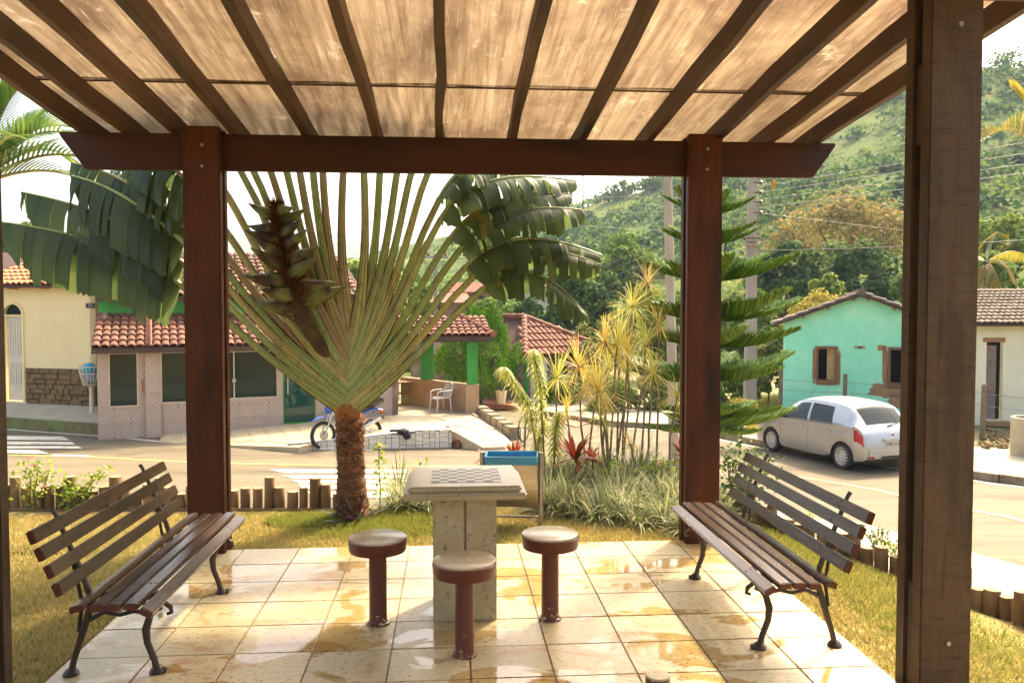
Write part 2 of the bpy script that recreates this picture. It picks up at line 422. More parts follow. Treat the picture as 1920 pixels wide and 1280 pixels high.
# ---------------------------------------------------------------- paved floor of stone tiles under the pergola
def tile_material():
    m, nt, bs = nodes_of('wet_stone_tile'); P = coords(nt, 'Position')
    base = ramp(nt, noise(nt, P, 3.2, 8, .65), [(.3, (.47, .375, .20)), (.55, (.53, .425, .24)), (.75, (.40, .29, .14))])
    oi = nt.nodes.new('ShaderNodeObjectInfo'); h = nt.nodes.new('ShaderNodeHueSaturation'); mr = nt.nodes.new('ShaderNodeMapRange')
    mr.inputs[3].default_value = .84; mr.inputs[4].default_value = 1.1; nt.links.new(oi.outputs['Random'], mr.inputs[0]); nt.links.new(mr.outputs[0], h.inputs['Value']); nt.links.new(base, h.inputs['Color'])
    spk = noise(nt, coords(nt, 'Position', (1, 1.6, 1), (0, 0, .5)), 34, 5, .7)
    c1 = mixc(nt, h.outputs[0], (.13, .08, .04), ramp(nt, spk, [(.56, (0, 0, 0)), (.62, (.85, .85, .85))]))
    wet = ramp(nt, noise(nt, coords(nt, 'Position', (1.0, 1.35, 1)), 1.7, 5, .55, .9), [(.515, (0, 0, 0)), (.555, (1, 1, 1))])
    stain = ramp(nt, noise(nt, coords(nt, 'Position', (.8, 1.5, 1), (0, 0, .3)), 3.1, 6, .6, 1.2), [(.57, (0, 0, 0)), (.63, (1, 1, 1))])
    c2 = mixc(nt, c1, (.38, .18, .06), mixc(nt, stain, (0, 0, 0), .35))
    c3 = mixc(nt, c2, (.86, .74, .56), wet, 'MULTIPLY')
    nt.links.new(c3, bs.inputs['Base Color'])
    nt.links.new(ramp(nt, math_(nt, 'ADD', wet, math_(nt, 'MULTIPLY', spk, .15)), [(0, (.42, .42, .42)), (1, (.05, .05, .05))]), bs.inputs['Roughness'])
    bs.inputs['Specular IOR Level'].default_value = .5
    dry = math_(nt, 'SUBTRACT', 1.0, wet)
    bump(nt, bs, math_(nt, 'ADD', math_(nt, 'MULTIPLY', math_(nt, 'MULTIPLY', spk, dry), .5), math_(nt, 'MULTIPLY', noise(nt, P, 5, 2), .25)), .22, .006)
    return m
m_tile = tile_material()
m_grout = mat('brown_grout', (.26, .16, .08), (.17, .10, .05), 6, .5, .2, kind='Position')
TX0, TX1, TY1, TW = -1.802, 1.975, 5.80, .3777
TD = .356
slab = MB(); slab.box(((TX0 + TX1) / 2, 1.4, -.057), (TX1 - TX0 - .006, 8.8, .098))
floor = slab.build('paved_floor', m_grout); tag(floor, 'cream stone tile floor with wet patches under the pergola', kind='structure')
tme = MB(); tme.box((0, 0, 0), (TW - .007, TD - .007, .02)); tme = tme.mesh('tile', m_tile, bevel=.0025)
for i in range(10):
    for j in range(17):
        o = link('tile', tme, floor, (TX0 + (i + .5) * TW, TY1 - (j + .5) * TD, -.010 + rnd.uniform(-.0012, .0012)), (rnd.uniform(-.002, .002), rnd.uniform(-.002, .002), rnd.choice((0, math.pi)) + rnd.uniform(-.003, .003)))

# ---------------------------------------------------------------- hills
def interp(x, pts):
    xs = [p[0] for p in pts]; ys = [p[1] for p in pts]; return float(np.interp(x, xs, ys))
SKY1 = [(-900, 560), (300, 530), (640, 500), (700, 478), (850, 448), (960, 428), (1080, 394), (1210, 352), (1290, 312), (1400, 268), (1540, 215), (1690, 165), (1830, 130), (1920, 117), (2300, 90), (2900, 100)]
SKY2 = [(-900, 450), (100, 430), (300, 424), (420, 433), (520, 452), (640, 463), (720, 456), (800, 476), (900, 505), (1100, 540), (2900, 560)]
def hn(x, y, s): return math.sin(x * s + 1.3 * math.sin(y * s * .7)) * math.cos(y * s * 1.1 + .8 * math.sin(x * s * .6))
def hill_height(px, d):
    dr = 250 - .035 * max(0, px - 700); d0 = 48
    H = (580 - interp(px, SKY1)) / FPX * dr + CAMH
    t = max(0, min(1.0, (d - d0) / (dr - d0))); prof = t ** 1.35
    if d > dr: prof = 1 - .25 * (d - dr) / 100
    return -1.9 + (H + 1.9) * prof
def hill_mesh(name, pxs, ds, hf, m, rough=1.0):
    b = MB(); vs = []
    for px in pxs:
        for d in ds:
            q = D(px, 580, d); h = hf(px, d)
            amp = max(0, min(1, (d - 50) / 120)) * rough
            h += amp * (2.0 * hn(q.x, q.y, .045) + 1.0 * hn(q.x + 40, q.y, .11)) * min(1, abs(h + 2) / 14)
            vs.append((q.x, q.y, h))
    n = len(ds); b.add(vs, [(i * n + j, i * n + j + 1, (i + 1) * n + j + 1, (i + 1) * n + j) for i in range(len(pxs) - 1) for j in range(n - 1)])
    o = b.build(name, m, smooth='all'); return tag(o, kind='structure')
def hill_material():
    m, nt, bs = nodes_of('hillside_green'); P = coords(nt, 'Position')
    g = ramp(nt, noise(nt, P, .035, 8, .7, .5), [(.32, (.05, .09, .022)), (.47, (.11, .165, .035)), (.60, (.19, .235, .05)), (.76, (.26, .23, .075))])
    g = mixc(nt, g, (.035, .07, .02), ramp(nt, noise(nt, P, .22, 6, .7), [(.48, (0, 0, 0)), (.62, (.85, .85, .85))]))
    g = mixc(nt, g, (.42, .17, .085), ramp(nt, noise(nt, coords(nt, 'Position', (1, 1, 2)), .03, 8, .75), [(.63, (0, 0, 0)), (.70, (.8, .8, .8))]))
    nt.links.new(g, bs.inputs['Base Color']); bs.inputs['Roughness'].default_value = .95; bs.inputs['Specular IOR Level'].default_value = .1
    bump(nt, bs, noise(nt, P, .9, 8, .75), .9, 1.2); return m
m_hill = hill_material()
hill_mesh('hillside', list(range(-900, 2950, 35)), [42, 50, 60, 72, 86, 100, 116, 132, 150, 166, 182, 198, 212, 224, 236, 246, 256, 270, 300, 350], hill_height, m_hill)
m_far = mat('far_forest', (.05, .085, .03), (.09, .12, .04), .03, .95, .6, kind='Position', bscale=.2, bdist=6)
def far_h(px, d):
    H = (580 - interp(px, SKY2)) / FPX * 1300 + 2; t = max(0, min(1, (d - 500) / 800)); return -2 + H * (t ** 1.1) if d <= 1300 else H * .8
hill_mesh('far_hill', list(range(-900, 2950, 60)), [450, 600, 750, 900, 1050, 1180, 1300, 1450], far_h, m_far, 4.0)
# ================================================================ PERGOLA
def wood_mat(name, a, b, c, axis='Z', rough=.45, gloss=.4, scale=1.0):
    m, nt, bs = nodes_of(name)
    st = {'X': (.6, 9, 9), 'Y': (9, .6, 9), 'Z': (9, 9, .6)}[axis]
    v = coords(nt, 'Position', st)
    g1 = noise(nt, v, 2.2 * scale, 8, .7, .6); g2 = noise(nt, coords(nt, 'Position', tuple(.5 + .3 * s for s in st)), 1.1 * scale, 6, .65)
    cc = ramp(nt, g1, [(.3, a), (.55, b), (.75, tuple(x * .55 for x in a))])
    cc = mixc(nt, cc, c, ramp(nt, g2, [(.48, (0, 0, 0)), (.68, (.9, .9, .9))]))
    oi = nt.nodes.new('ShaderNodeObjectInfo'); h = nt.nodes.new('ShaderNodeHueSaturation'); mr = nt.nodes.new('ShaderNodeMapRange')
    mr.inputs[3].default_value = .8; mr.inputs[4].default_value = 1.2; nt.links.new(oi.outputs['Random'], mr.inputs[0]); nt.links.new(mr.outputs[0], h.inputs['Value']); nt.links.new(cc, h.inputs['Color'])
    nt.links.new(h.outputs[0], bs.inputs['Base Color']); bs.inputs['Roughness'].default_value = rough; bs.inputs['Specular IOR Level'].default_value = gloss
    if name == 'weathered_post_wood':
        bands = noise(nt, coords(nt, 'Position', (2, 2, 14)), 2.4, 7, .75); blot = noise(nt, coords(nt, 'Position', (1, 1, .8)), 4.5, 8, .7)
        c2 = mixc(nt, h.outputs[0], (.007, .005, .004), ramp(nt, bands, [(.52, (0, 0, 0)), (.70, (.75, .75, .75))])); c2 = mixc(nt, c2, (.078, .055, .030), ramp(nt, blot, [(.52, (0, 0, 0)), (.68, (.8, .8, .8))])); nt.links.new(c2, bs.inputs['Base Color'])
    bump(nt, bs, g1, .35, .006); return m
m_post = wood_mat('dark_red_wood', (.055, .015, .006), (.085, .023, .008), (.014, .006, .004), 'Z', .55, .22)
m_post_old = wood_mat('weathered_post_wood', (.040, .019, .010), (.066, .036, .019), (.012, .006, .004), 'Z', .55, .35)
m_beam = wood_mat('beam_wood', (.045, .013, .006), (.066, .019, .008), (.016, .006, .004), 'X', .55, .25)
m_rafter = wood_mat('rafter_wood', (.055, .026, .014), (.090, .047, .025), (.016, .009, .007), 'Y', .6, .3)
m_bolt = mat('zinc_bolt', (.35, .33, .30), None, 20, .4, 0, metal=.8)
pergola = thing('pergola', 'dark red wooden pergola with translucent amber roof sheets', 'pergola', (0, 4.5, 0))
RS = math.tan(R(5.0)); RZ0, RY0 = 2.83, 5.78        # underside of the rafters at the far beam
def raft_z(y): return RZ0 + (RY0 - y) * RS
def post(xc, y0, w, ztop, m, bolts, z0=-.05):
    t, g = .072, .055
    b = MB(); b.box((xc, y0 + t / 2, (ztop + z0) / 2), (w, t, ztop - z0)); p = b.build('post', m, pergola, bevel=.006)
    b = MB(); b.box((xc, y0 + t * 1.5 + g, (ztop + z0) / 2), (w * .985, t, ztop - z0 - .004)); b.build('plank', m, p, bevel=.006)
    for zc, hh in ((.22, .5), (ztop - .62, .34)):
        b = MB(); b.box((xc, y0 + t + g / 2, zc), (w * .9, g - .004, hh)); b.build('spacer', m, p, bevel=.004)
    for z in bolts:
        b = MB(); b.tube([(xc + .01, y0 + .002, z), (xc + .01, y0 - .009, z)], [.013, .010], 10); b.build('bolt', m_bolt, p)
post(W(382, 700, 5.70).x, 5.70, .243, 2.865, m_post, (2.74, 2.60))
post(W(1320, 700, 5.70).x, 5.70, .240, 2.865, m_post, (2.76, 2.62))
post(2.10, 3.35, .226, 3.14, m_post_old, (2.83, .23))
post(-1.93, 3.35, .226, 3.14, m_post_old, (2.83, .23))
# beams run in the slot between the two planks of a post, their ends cut on a slant
def beam(y, z0, z1, xa, xb, th=.053):
    b = MB(); q = .10
    b.extrude([(xa, y, z1), (xb, y, z1), (xb, y, z1 - .02), (xb - q * 1.6, y, z0), (xa + q * 1.6, y, z0), (xa, y, z1 - .02)], (0, th, 0))
    b.build('beam', m_beam, pergola, bevel=.004)
bx0, bx1 = W(112, 270, 5.78).x, W(1566, 272, 5.78).x
beam(5.773, 2.585, 2.828, bx0, bx1)
beam(3.423, 2.975, 3.16, bx0, bx1)
rx = [W(px, 268, 5.75).x for px in (150, 228, 322, 437, 570, 703, 828, 962, 1093, 1223, 1347, 1450, 1540)]
RY_END = 6.36
for i, x in enumerate(rx):
    b = MB(); n = 14; w, h = .052, .125; vs = []; ya = -1.2
    for k in range(n + 1):
        y = RY_END + (ya - RY_END) * k / n; wob = .008 * math.sin(y * 1.9 + i * 2.1) + .005 * math.sin(y * 4.3 + i)
        if i == 6: wob *= 1.8
        z = raft_z(y)
        vs += [(x + wob - w / 2, y, z), (x + wob + w / 2, y, z), (x + wob + w / 2 * .95, y, z + h), (x + wob - w / 2 * .95, y, z + h)]
    fs = [(k * 4 + a, k * 4 + (a + 1) % 4, k * 4 + 4 + (a + 1) % 4, k * 4 + 4 + a) for k in range(n) for a in range(4)] + [(0, 1, 2, 3), (n * 4 + 3, n * 4 + 2, n * 4 + 1, n * 4)]
    b.add(vs, fs); b.build('rafter', m_rafter, pergola, bevel=.004)
# roof sheets
def roof_mat():
    m, nt, bs = nodes_of('amber_roof_sheet')
    v = coords(nt, 'Position', (10, .32, 1), (0, 0, R(5)))
    st = noise(nt, v, 2.6, 9, .68, .25); big = noise(nt, coords(nt, 'Position', (1.1, .6, 1), (0, 0, R(-6))), 1.2, 6, .6, .5); fine = noise(nt, coords(nt, 'Position', (34, 1.1, 1), (0, 0, R(7))), 3.2, 7, .7, .2)
    oi = nt.nodes.new('ShaderNodeObjectInfo')
    cc = ramp(nt, st, [(.28, (.10, .054, .028)), (.42, (.19, .122, .068)), (.56, (.265, .185, .108)), (.74, (.38, .285, .18))])
    cc = mixc(nt, cc, (.105, .062, .036), ramp(nt, big, [(.44, (0, 0, 0)), (.62, (.9, .9, .9))]))
    blot = noise(nt, coords(nt, 'Position', (1.6, 1, 1)), 3.4, 9, .75, .6); cc = mixc(nt, cc, (.075, .045, .028), ramp(nt, blot, [(.56, (0, 0, 0)), (.70, (.7, .7, .7))])); cc = mixc(nt, cc, (.50, .41, .29), ramp(nt, blot, [(.30, (.7, .7, .7)), (.42, (0, 0, 0))]))
    cc = mixc(nt, cc, (.56, .46, .32), ramp(nt, fine, [(.58, (0, 0, 0)), (.72, (.65, .65, .65))]))
    cc = mixc(nt, cc, (.06, .03, .018), ramp(nt, fine, [(.26, (.8, .8, .8)), (.37, (0, 0, 0))]))
    cc = mixc(nt, cc, (.20, .05, .022), ramp(nt, noise(nt, coords(nt, 'Position', (2.6, .6, 1)), 1.5, 7, .7), [(.66, (0, 0, 0)), (.73, (.7, .7, .7))]))
    bs.inputs['Roughness'].default_value = .35; nt.links.new(cc, bs.inputs['Base Color'])
    tl = nt.nodes.new('ShaderNodeBsdfTranslucent'); nt.links.new(cc, tl.inputs[0])
    rf = nt.nodes.new('ShaderNodeBsdfRefraction'); nt.links.new(cc, rf.inputs[0]); rf.inputs['Roughness'].default_value = .52; rf.inputs['IOR'].default_value = 1.02
    a = nt.nodes.new('ShaderNodeMixShader'); a.inputs[0].default_value = .45; nt.links.new(tl.outputs[0], a.inputs[1]); nt.links.new(rf.outputs[0], a.inputs[2])
    c = nt.nodes.new('ShaderNodeMixShader'); c.inputs[0].default_value = .80; nt.links.new(bs.outputs[0], c.inputs[1]); nt.links.new(a.outputs[0], c.inputs[2])
    nt.links.new(c.outputs[0], nt.nodes['Material Output'].inputs[0]); return m
m_roof = roof_mat()
def roof_sheet(x0, x1, y0, y1, lift, sag=0.0):
    b = MB(); nx, ny = 14, 12; vs = []
    for j in range(ny + 1):
        for i in range(nx + 1):
            x = x0 + (x1 - x0) * i / nx; y = y0 + (y1 - y0) * j / ny
            e = sag * math.exp(-((x - .25) / .9) ** 2) * math.exp(-((y - y0) / .12) ** 2)
            vs.append((x, y, raft_z(y) + .128 + lift + .003 * math.sin(x * 9 + y * 3) + e))
    b.add(vs, [(j * (nx + 1) + i, j * (nx + 1) + i + 1, (j + 1) * (nx + 1) + i + 1, (j + 1) * (nx + 1) + i) for j in range(ny) for i in range(nx)])
    b.build('roof_sheet', m_roof, pergola, smooth='all')
YJ = 5.17
xs = [rx[0] - .03, rx[4] + .01, rx[8] + .01, rx[-1] + .03]
for i in range(3):
    roof_sheet(xs[i] + .006 * i, xs[i + 1], YJ - .045, 6.42, .0)
    roof_sheet(xs[i] + .006 * i, xs[i + 1], YJ, 2.4, .009, .004)
    roof_sheet(xs[i] + .006 * i, xs[i + 1], 2.43, -1.2, .022)
b = MB(); b.bar((rx[0], YJ - .01, raft_z(YJ) + .122), (rx[-1], YJ - .01, raft_z(YJ) + .122), .02, .006); b.build('joint_strip', m_rafter, pergola)

# ================================================================ TABLE, STOOLS, BENCHES
def granite(name, a, b_, dark, rough=.35, sc=1.0):
    m, nt, bs = nodes_of(name); P = coords(nt, 'Position')
    cc = ramp(nt, noise(nt, P, 9 * sc, 7, .7), [(.35, a), (.65, b_)])
    cc = mixc(nt, cc, dark, ramp(nt, noise(nt, P, 46 * sc, 4, .7), [(.60, (0, 0, 0)), (.66, (.9, .9, .9))]))
    cc = mixc(nt, cc, tuple(x * .5 for x in dark), ramp(nt, noise(nt, P, 14 * sc, 5, .7), [(.66, (0, 0, 0)), (.70, (.8, .8, .8))]))
    nt.links.new(cc, bs.inputs['Base Color']); bs.inputs['Roughness'].default_value = rough; bs.inputs['Specular IOR Level'].default_value = .5
    bump(nt, bs, noise(nt, P, 60 * sc, 4), .12, .003); return m
m_granite = granite('speckled_granite', (.34, .265, .155), (.42, .335, .20), (.06, .038, .02), .34)
m_granite_leg = granite('speckled_granite_leg', (.37, .29, .16), (.45, .36, .21), (.08, .05, .025), .5)
TCX, TCY = .072, 4.545
table = thing('chess_table', 'square speckled stone table with inlaid chessboard on slab pedestal', 'table', (TCX, TCY, 0))
b = MB(); b.box((TCX, TCY, .690), (.640, .640, .036)); top = b.build('tabletop', m_granite, table, bevel=.011)
b = MB(); b.box((TCX, TCY, .7245), (.585, .585, .032)); tt = b.build('top_slab', m_granite, top, bevel=.010)
m_ink = mat('slate_inlay', (.085, .095, .105), (.12, .125, .13), 30, .5, .05, spec=.5); m_pale = mat('pale_inlay', (.46, .41, .31), (.40, .35, .25), 30, .45, .05, spec=.5)
sq = .0465; sme = [MB().box((0, 0, 0), (sq - .0012, sq - .0012, .003)).mesh('inlay_square', m, bevel=0) for m in (m_ink, m_pale)]
for i in range(8):
    for j in range(8):
        link('inlay_square', sme[(i + j) % 2], top, ((i - 3.5) * sq + .008, (j - 3.5) * sq - .005, .7413))
for x0, x1, yo, h in ((-.168, -.004, 0, .672), (.006, .168, .006, .672)):
    b = MB(); b.box((TCX + (x0 + x1) / 2, 4.545 + yo, h / 2), (x1 - x0, .38, h - .002)); b.build('pedestal_slab', m_granite_leg, table, bevel=.005)
b = MB(); b.box((TCX, 4.55, .33), (.04, .34, .655)); b.build('pedestal_core', m_granite_leg, table)

def maroon():
    m, nt, bs = nodes_of('maroon_paint'); P = coords(nt, 'Position'); g = nt.nodes.new('ShaderNodeSeparateXYZ'); nt.links.new(P, g.inputs[0])
    cc = ramp(nt, noise(nt, P, 7, 5), [(.35, (.12, .026, .012)), (.7, (.085, .02, .011))])
    chip = math_(nt, 'ADD', noise(nt, P, 48, 4, .7), math_(nt, 'MULTIPLY', noise(nt, P, 6, 3), .35))
    low = nt.nodes.new('ShaderNodeMapRange'); low.inputs[1].default_value = .02; low.inputs[2].default_value = .2; low.inputs[3].default_value = .10; low.inputs[4].default_value = -.12
    nt.links.new(g.outputs[2], low.inputs[0])
    cc = mixc(nt, cc, (.55, .45, .28), ramp(nt, math_(nt, 'ADD', chip, low.outputs[0]), [(.84, (0, 0, 0)), (.87, (1, 1, 1))]))
    nt.links.new(cc, bs.inputs['Base Color']); bs.inputs['Roughness'].default_value = .3; bump(nt, bs, noise(nt, P, 12, 3), .1, .004); return m
m_maroon = maroon()
m_disc = granite('stool_top_stone', (.38, .30, .19), (.47, .38, .25), (.09, .055, .03), .25, 1.2)
stl = {'left': (-.385, 4.36, 'round maroon stool left of the stone table'), 'right': (.525, 4.36, 'round maroon stool right of the stone table, top glaring white'), 'front': (.062, 3.93, 'round maroon stool standing in front of the stone table')}
st0 = None
for kx, (x, y, lab) in stl.items():
    if st0 is None:
        st0 = thing('stool', lab, 'stool', (x, y, 0), 0, 'round stools at the chess table')
        b = MB(); b.lathe([(.062, .0), (.060, .008), (.050, .014), (.0465, .03), (.0465, .385)], 24); b.build('post', m_maroon, st0, smooth=True, world=False)
        b = MB(); b.lathe([(.128, .385), (.146, .389), (.150, .40), (.1535, .447), (.150, .452)], 40); b.build('seat', m_maroon, st0, smooth=True, world=False)
        b = MB(); b.lathe([(.149, .4505), (.1515, .455), (.150, .462), (.146, .464)], 40); b.build('seat_top', m_disc, st0, smooth=True, world=False)
    else:
        s = copy_tree(st0); s.location = (x, y, 0); s['label'] = lab; s.rotation_euler.z = rnd.uniform(0, 6)
stub = thing('stool_stump', 'short round maroon stump on the tiles near the right bench', 'stump', (.88, 3.45, 0))
b = MB(); b.lathe([(.066, 0), (.056, .012), (.053, .06), (.053, .082)], 20); b.build('post', m_maroon, stub, smooth=True, world=False)
b = MB(); b.lathe([(.052, .0815), (.049, .09), (.02, .092)], 20); b.build('cap', m_granite_leg, stub, smooth=True, world=False)

m_slat = wood_mat('bench_slat_wood', (.048, .026, .018), (.078, .046, .032), (.026, .014, .010), 'Y', .22, .5, 1.5)
m_slat_end = mat('slat_end_paint', (.11, .026, .016), (.08, .02, .012), 10, .35, .1)
m_iron = mat('black_iron', (.030, .017, .012), (.05, .026, .015), 14, .42, .3, spec=.5, bscale=60)
def make_bench(label, loc, rz):
    t = thing('park_bench', label, 'bench', loc, rz, 'slatted benches at the sides of the floor'); Lh = .80
    seat = [(.058, .372, -28), (-.008, .394, -4), (-.078, .392, 2), (-.148, .390, 3), (-.224, .396, 16)]
    back = [(-.305, .475, 68), (-.336, .552, 68), (-.367, .629, 68), (-.40, .700, 70)]
    def slat(name, x, z, tilt, w):
        a = R(tilt); b = MB(); b.box((0, 0, 0), (w, 2 * Lh, .030)); m1 = b.mesh(name, m_slat, bevel=.005)
        o = link(name, m1, t, (x, rnd.uniform(-.012, .012), z), (0, a, 0))
        for sgn in (-1, 1):
            e = MB(); e.box((0, sgn * (Lh + .001), 0), (w - .004, .003, .026)); link('end_cap', e.mesh('end_cap', m_slat_end), o)
            for dx in (-.012, .012):
                e = MB(); e.tube([(dx, sgn * .53, .0145), (dx, sgn * .53, .0165)], .0055, 8); link('bolt', e.mesh('bolt', m_iron), o)
        return o
    for x, z, a in seat: slat('seat_slat', x, z, -a, .056)
    for x, z, a in back: slat('back_slat', x, z, a, .058)
    for sgn in (-1, 1):
        y = sgn * .53
        b = MB(); P = lambda *q: [(px_, y, pz_) for px_, pz_ in q]
        b.tube(P((.005, .012), (-.005, .06), (-.035, .14), (-.04, .20), (-.02, .265), (.03, .33), (.048, .346), (.062, .352)), [.017, .015, .016, .019, .016, .018, .016, .010], 8)
        b.lathe([(.034, 0), (.036, .008), (.026, .022), (.014, .032)], 14, (.008, y, 0)); b.tube([(.01, y, .012), (.05, y, .010)], [.018, .012], 8)
        b.build('front_leg', m_iron, t, smooth=True, world=False)
        b = MB(); b.tube(P((-.37, .012), (-.36, .06), (-.335, .14), (-.31, .22), (-.285, .30), (-.27, .36)), [.017, .014, .015, .017, .015, .014], 8)
        b.lathe([(.034, 0), (.036, .008), (.026, .022), (.014, .032)], 14, (-.372, y, 0)); b.build('rear_leg', m_iron, t, smooth=True, world=False)
        b = MB(); b.tube(P((.05, .345), (.0, .360), (-.10, .360), (-.2, .365), (-.29, .36)), .012, 8)
        b.tube(P((.03, .30), (-.03, .275), (-.09, .285), (-.15, .27), (-.22, .285), (-.29, .25)), [.013, .011, .010, .010, .011, .013], 6)
        for cx in (-.02, -.11, -.2):
            b.torus((cx, y, .318), .026, .008, 16, 6)
        b.tube(P((.03, .33), (.07, .30), (.075, .275), (.055, .268)), [.012, .012, .010, .008], 6)
        b.build('seat_rail', m_iron, t, smooth=True, world=False)
        b = MB(); b.tube(P((-.27, .32), (-.30, .42), (-.345, .54), (-.395, .66), (-.425, .735), (-.44, .76)), [.014, .014, .013, .012, .010, .011], 8)
        b.tube(P((-.335, .20), (-.318, .33), (-.34, .45), (-.36, .53)), .009, 6)
        b.build('back_support', m_iron, t, smooth=True, world=False)
        b = MB(); b.tube(P((.01, .335), (-.02, .29), (-.015, .255)), [.02, .026, .010], 8, flat=.4); b.build('bracket', m_iron, t, smooth=True, world=False)
    b = MB(); b.tube([(-.13, -.53, .33), (-.13, .53, .33)], .008, 8); b.build('tie_rod', m_iron, t, smooth=True, world=False)
    return t
make_bench('brown slatted bench at the left side, backrest turned to the lawn', (-1.345, 4.37, 0), R(0))
make_bench('brown slatted bench at the right side, backrest turned to the street', (1.505, 4.43, 0), R(180))

# ================================================================ WASTE BIN behind the table
m_steel = mat('brushed_steel', (.40, .37, .33), (.32, .28, .24), 3, .3, .1, metal=.8, stretch=(1, 1, 12), c=(.30, .19, .11), cscale=2.0, clo=.52, chi=.75)
m_blue = mat('blue_liner', (.02, .17, .33), (.03, .24, .40), 6, .35, .3, spec=.5)
bn = thing('waste_bin', 'steel waste bin with blue liner hung between two posts', 'bin', (.47, 6.42, LAWN))
bl, br = Vector((.245, 6.44, 0)), Vector((.695, 6.38, 0)); bdir = (br - bl).normalized(); bnr = Vector((-bdir.y, bdir.x, 0))
for p in (bl, br):
    b = MB(); b.tube([(p.x, p.y, LAWN), (p.x, p.y, .545)], .021, 12); b.build('post', m_steel, bn, smooth=True)
b = MB(); pr = [(-.13, .515), (-.125, .30), (-.09, .165), (-.05, .125), (.05, .125), (.09, .165), (.125, .30), (.13, .515)]
A_, B_ = bl + bdir * .03, br - bdir * .03
vs = [p + bnr * o + Vector((0, 0, z)) for p in (A_, B_) for o, z in pr]; n = len(pr)
b.add(vs, [(i, i + 1, n + i + 1, n + i) for i in range(n - 1)] + [tuple(range(n)), tuple(range(2 * n - 1, n - 1, -1))]); b.build('body', m_steel, bn, smooth=True)
b = MB()
for o0, o1, a, c in ((-.136, -.128, A_, B_), (.128, .136, A_, B_)):
    b.extrude([a + bnr * o0 + Vector((0, 0, .46)), c + bnr * o0 + Vector((0, 0, .468)), c + bnr * o0 + Vector((0, 0, .533)), a + bnr * o0 + Vector((0, 0, .528))], bnr * (o1 - o0))
for a in (A_ - bdir * .003, B_ - bdir * .002):
    b.extrude([a + bnr * -.13 + Vector((0, 0, .455)), a + bnr * .13 + Vector((0, 0, .455)), a + bnr * .13 + Vector((0, 0, .53)), a + bnr * -.13 + Vector((0, 0, .53))], bdir * .005)
b.extrude([A_ + bnr * -.13 + Vector((0, 0, .49)), A_ + bnr * .13 + Vector((0, 0, .49)), B_ + bnr * .13 + Vector((0, 0, .49)), B_ + bnr * -.13 + Vector((0, 0, .49))], (0, 0, -.01))
b.build('liner', m_blue, bn)
b = MB(); b.tube([bl + Vector((0, 0, .04)), br + Vector((0, 0, .04))], .010, 8); b.build('crossbar', m_steel, bn, smooth=True)

# ================================================================ LOG EDGING
m_log = wood_mat('palisade_log', (.17, .10, .05), (.25, .16, .085), (.08, .045, .022), 'Z', .8, .2)
m_logtop = mat('log_end_grain', (.45, .33, .17), (.32, .22, .11), 30, .85, .2, kind='Object')
def log_line(name, label, pts, dia, heights):
    t = thing(name, label, 'log edging', tuple(pts[0])); P = [Vector(p) for p in pts]; L = [(P[i + 1] - P[i]).length for i in range(len(P) - 1)]; s = 0; tot = sum(L); k = 0
    while s < tot:
        q = s; i = 0
        while i < len(L) - 1 and q > L[i]: q -= L[i]; i += 1
        p = P[i].lerp(P[i + 1], q / L[i]); r = dia / 2 * rnd.uniform(.82, 1.12); h = heights[k % len(heights)] * rnd.uniform(.92, 1.08)
        b = MB(); n = 12; lean = (rnd.uniform(-.01, .01), rnd.uniform(-.01, .01))
        b.tube([(p.x, p.y, p.z - .12), (p.x + lean[0], p.y + lean[1], p.z + h * .5), (p.x + lean[0], p.y + lean[1], p.z + h - .006), (p.x + lean[0], p.y + lean[1], p.z + h)], [r * 1.02, r, r * .99, r * .9], n)
        o = b.build('log', m_log, t, smooth=True)
        b = MB(); b.lathe([(r * .88, 0), (r * .86, .003), (r * .3, .004)], n, (p.x + lean[0], p.y + lean[1], p.z + h - .001)); b.build('cut_end', m_logtop, o)
        s += dia * rnd.uniform(.97, 1.1); k += 1
hts = [.165, .25, .17, .125, .17, .235, .185, .12, .175, .235, .16, .11, .17, .18, .25, .165, .13, .165]
log_line('log_edging', 'row of short upright logs along the far lawn edge beside the crossing', logs_left, .090, [h * 1.12 for h in hts])
log_line('log_edging', 'row of short upright logs curving along the mound behind the right bench', logs_right, .088, [.15, .20, .17, .11, .19, .22, .14, .17])
b = MB(); b.bar(tuple(logs_left[0] + Vector((0, -.075, .0))), tuple(logs_left[-1] + Vector((0, -.075, 0))), .05, .035); tag(b.build('soil_shade_strip', m_log), 'dark strip standing in for shaded soil at the foot of the far log row', 'board')  # added dark bar stands in for the shadow on the soil below the logs
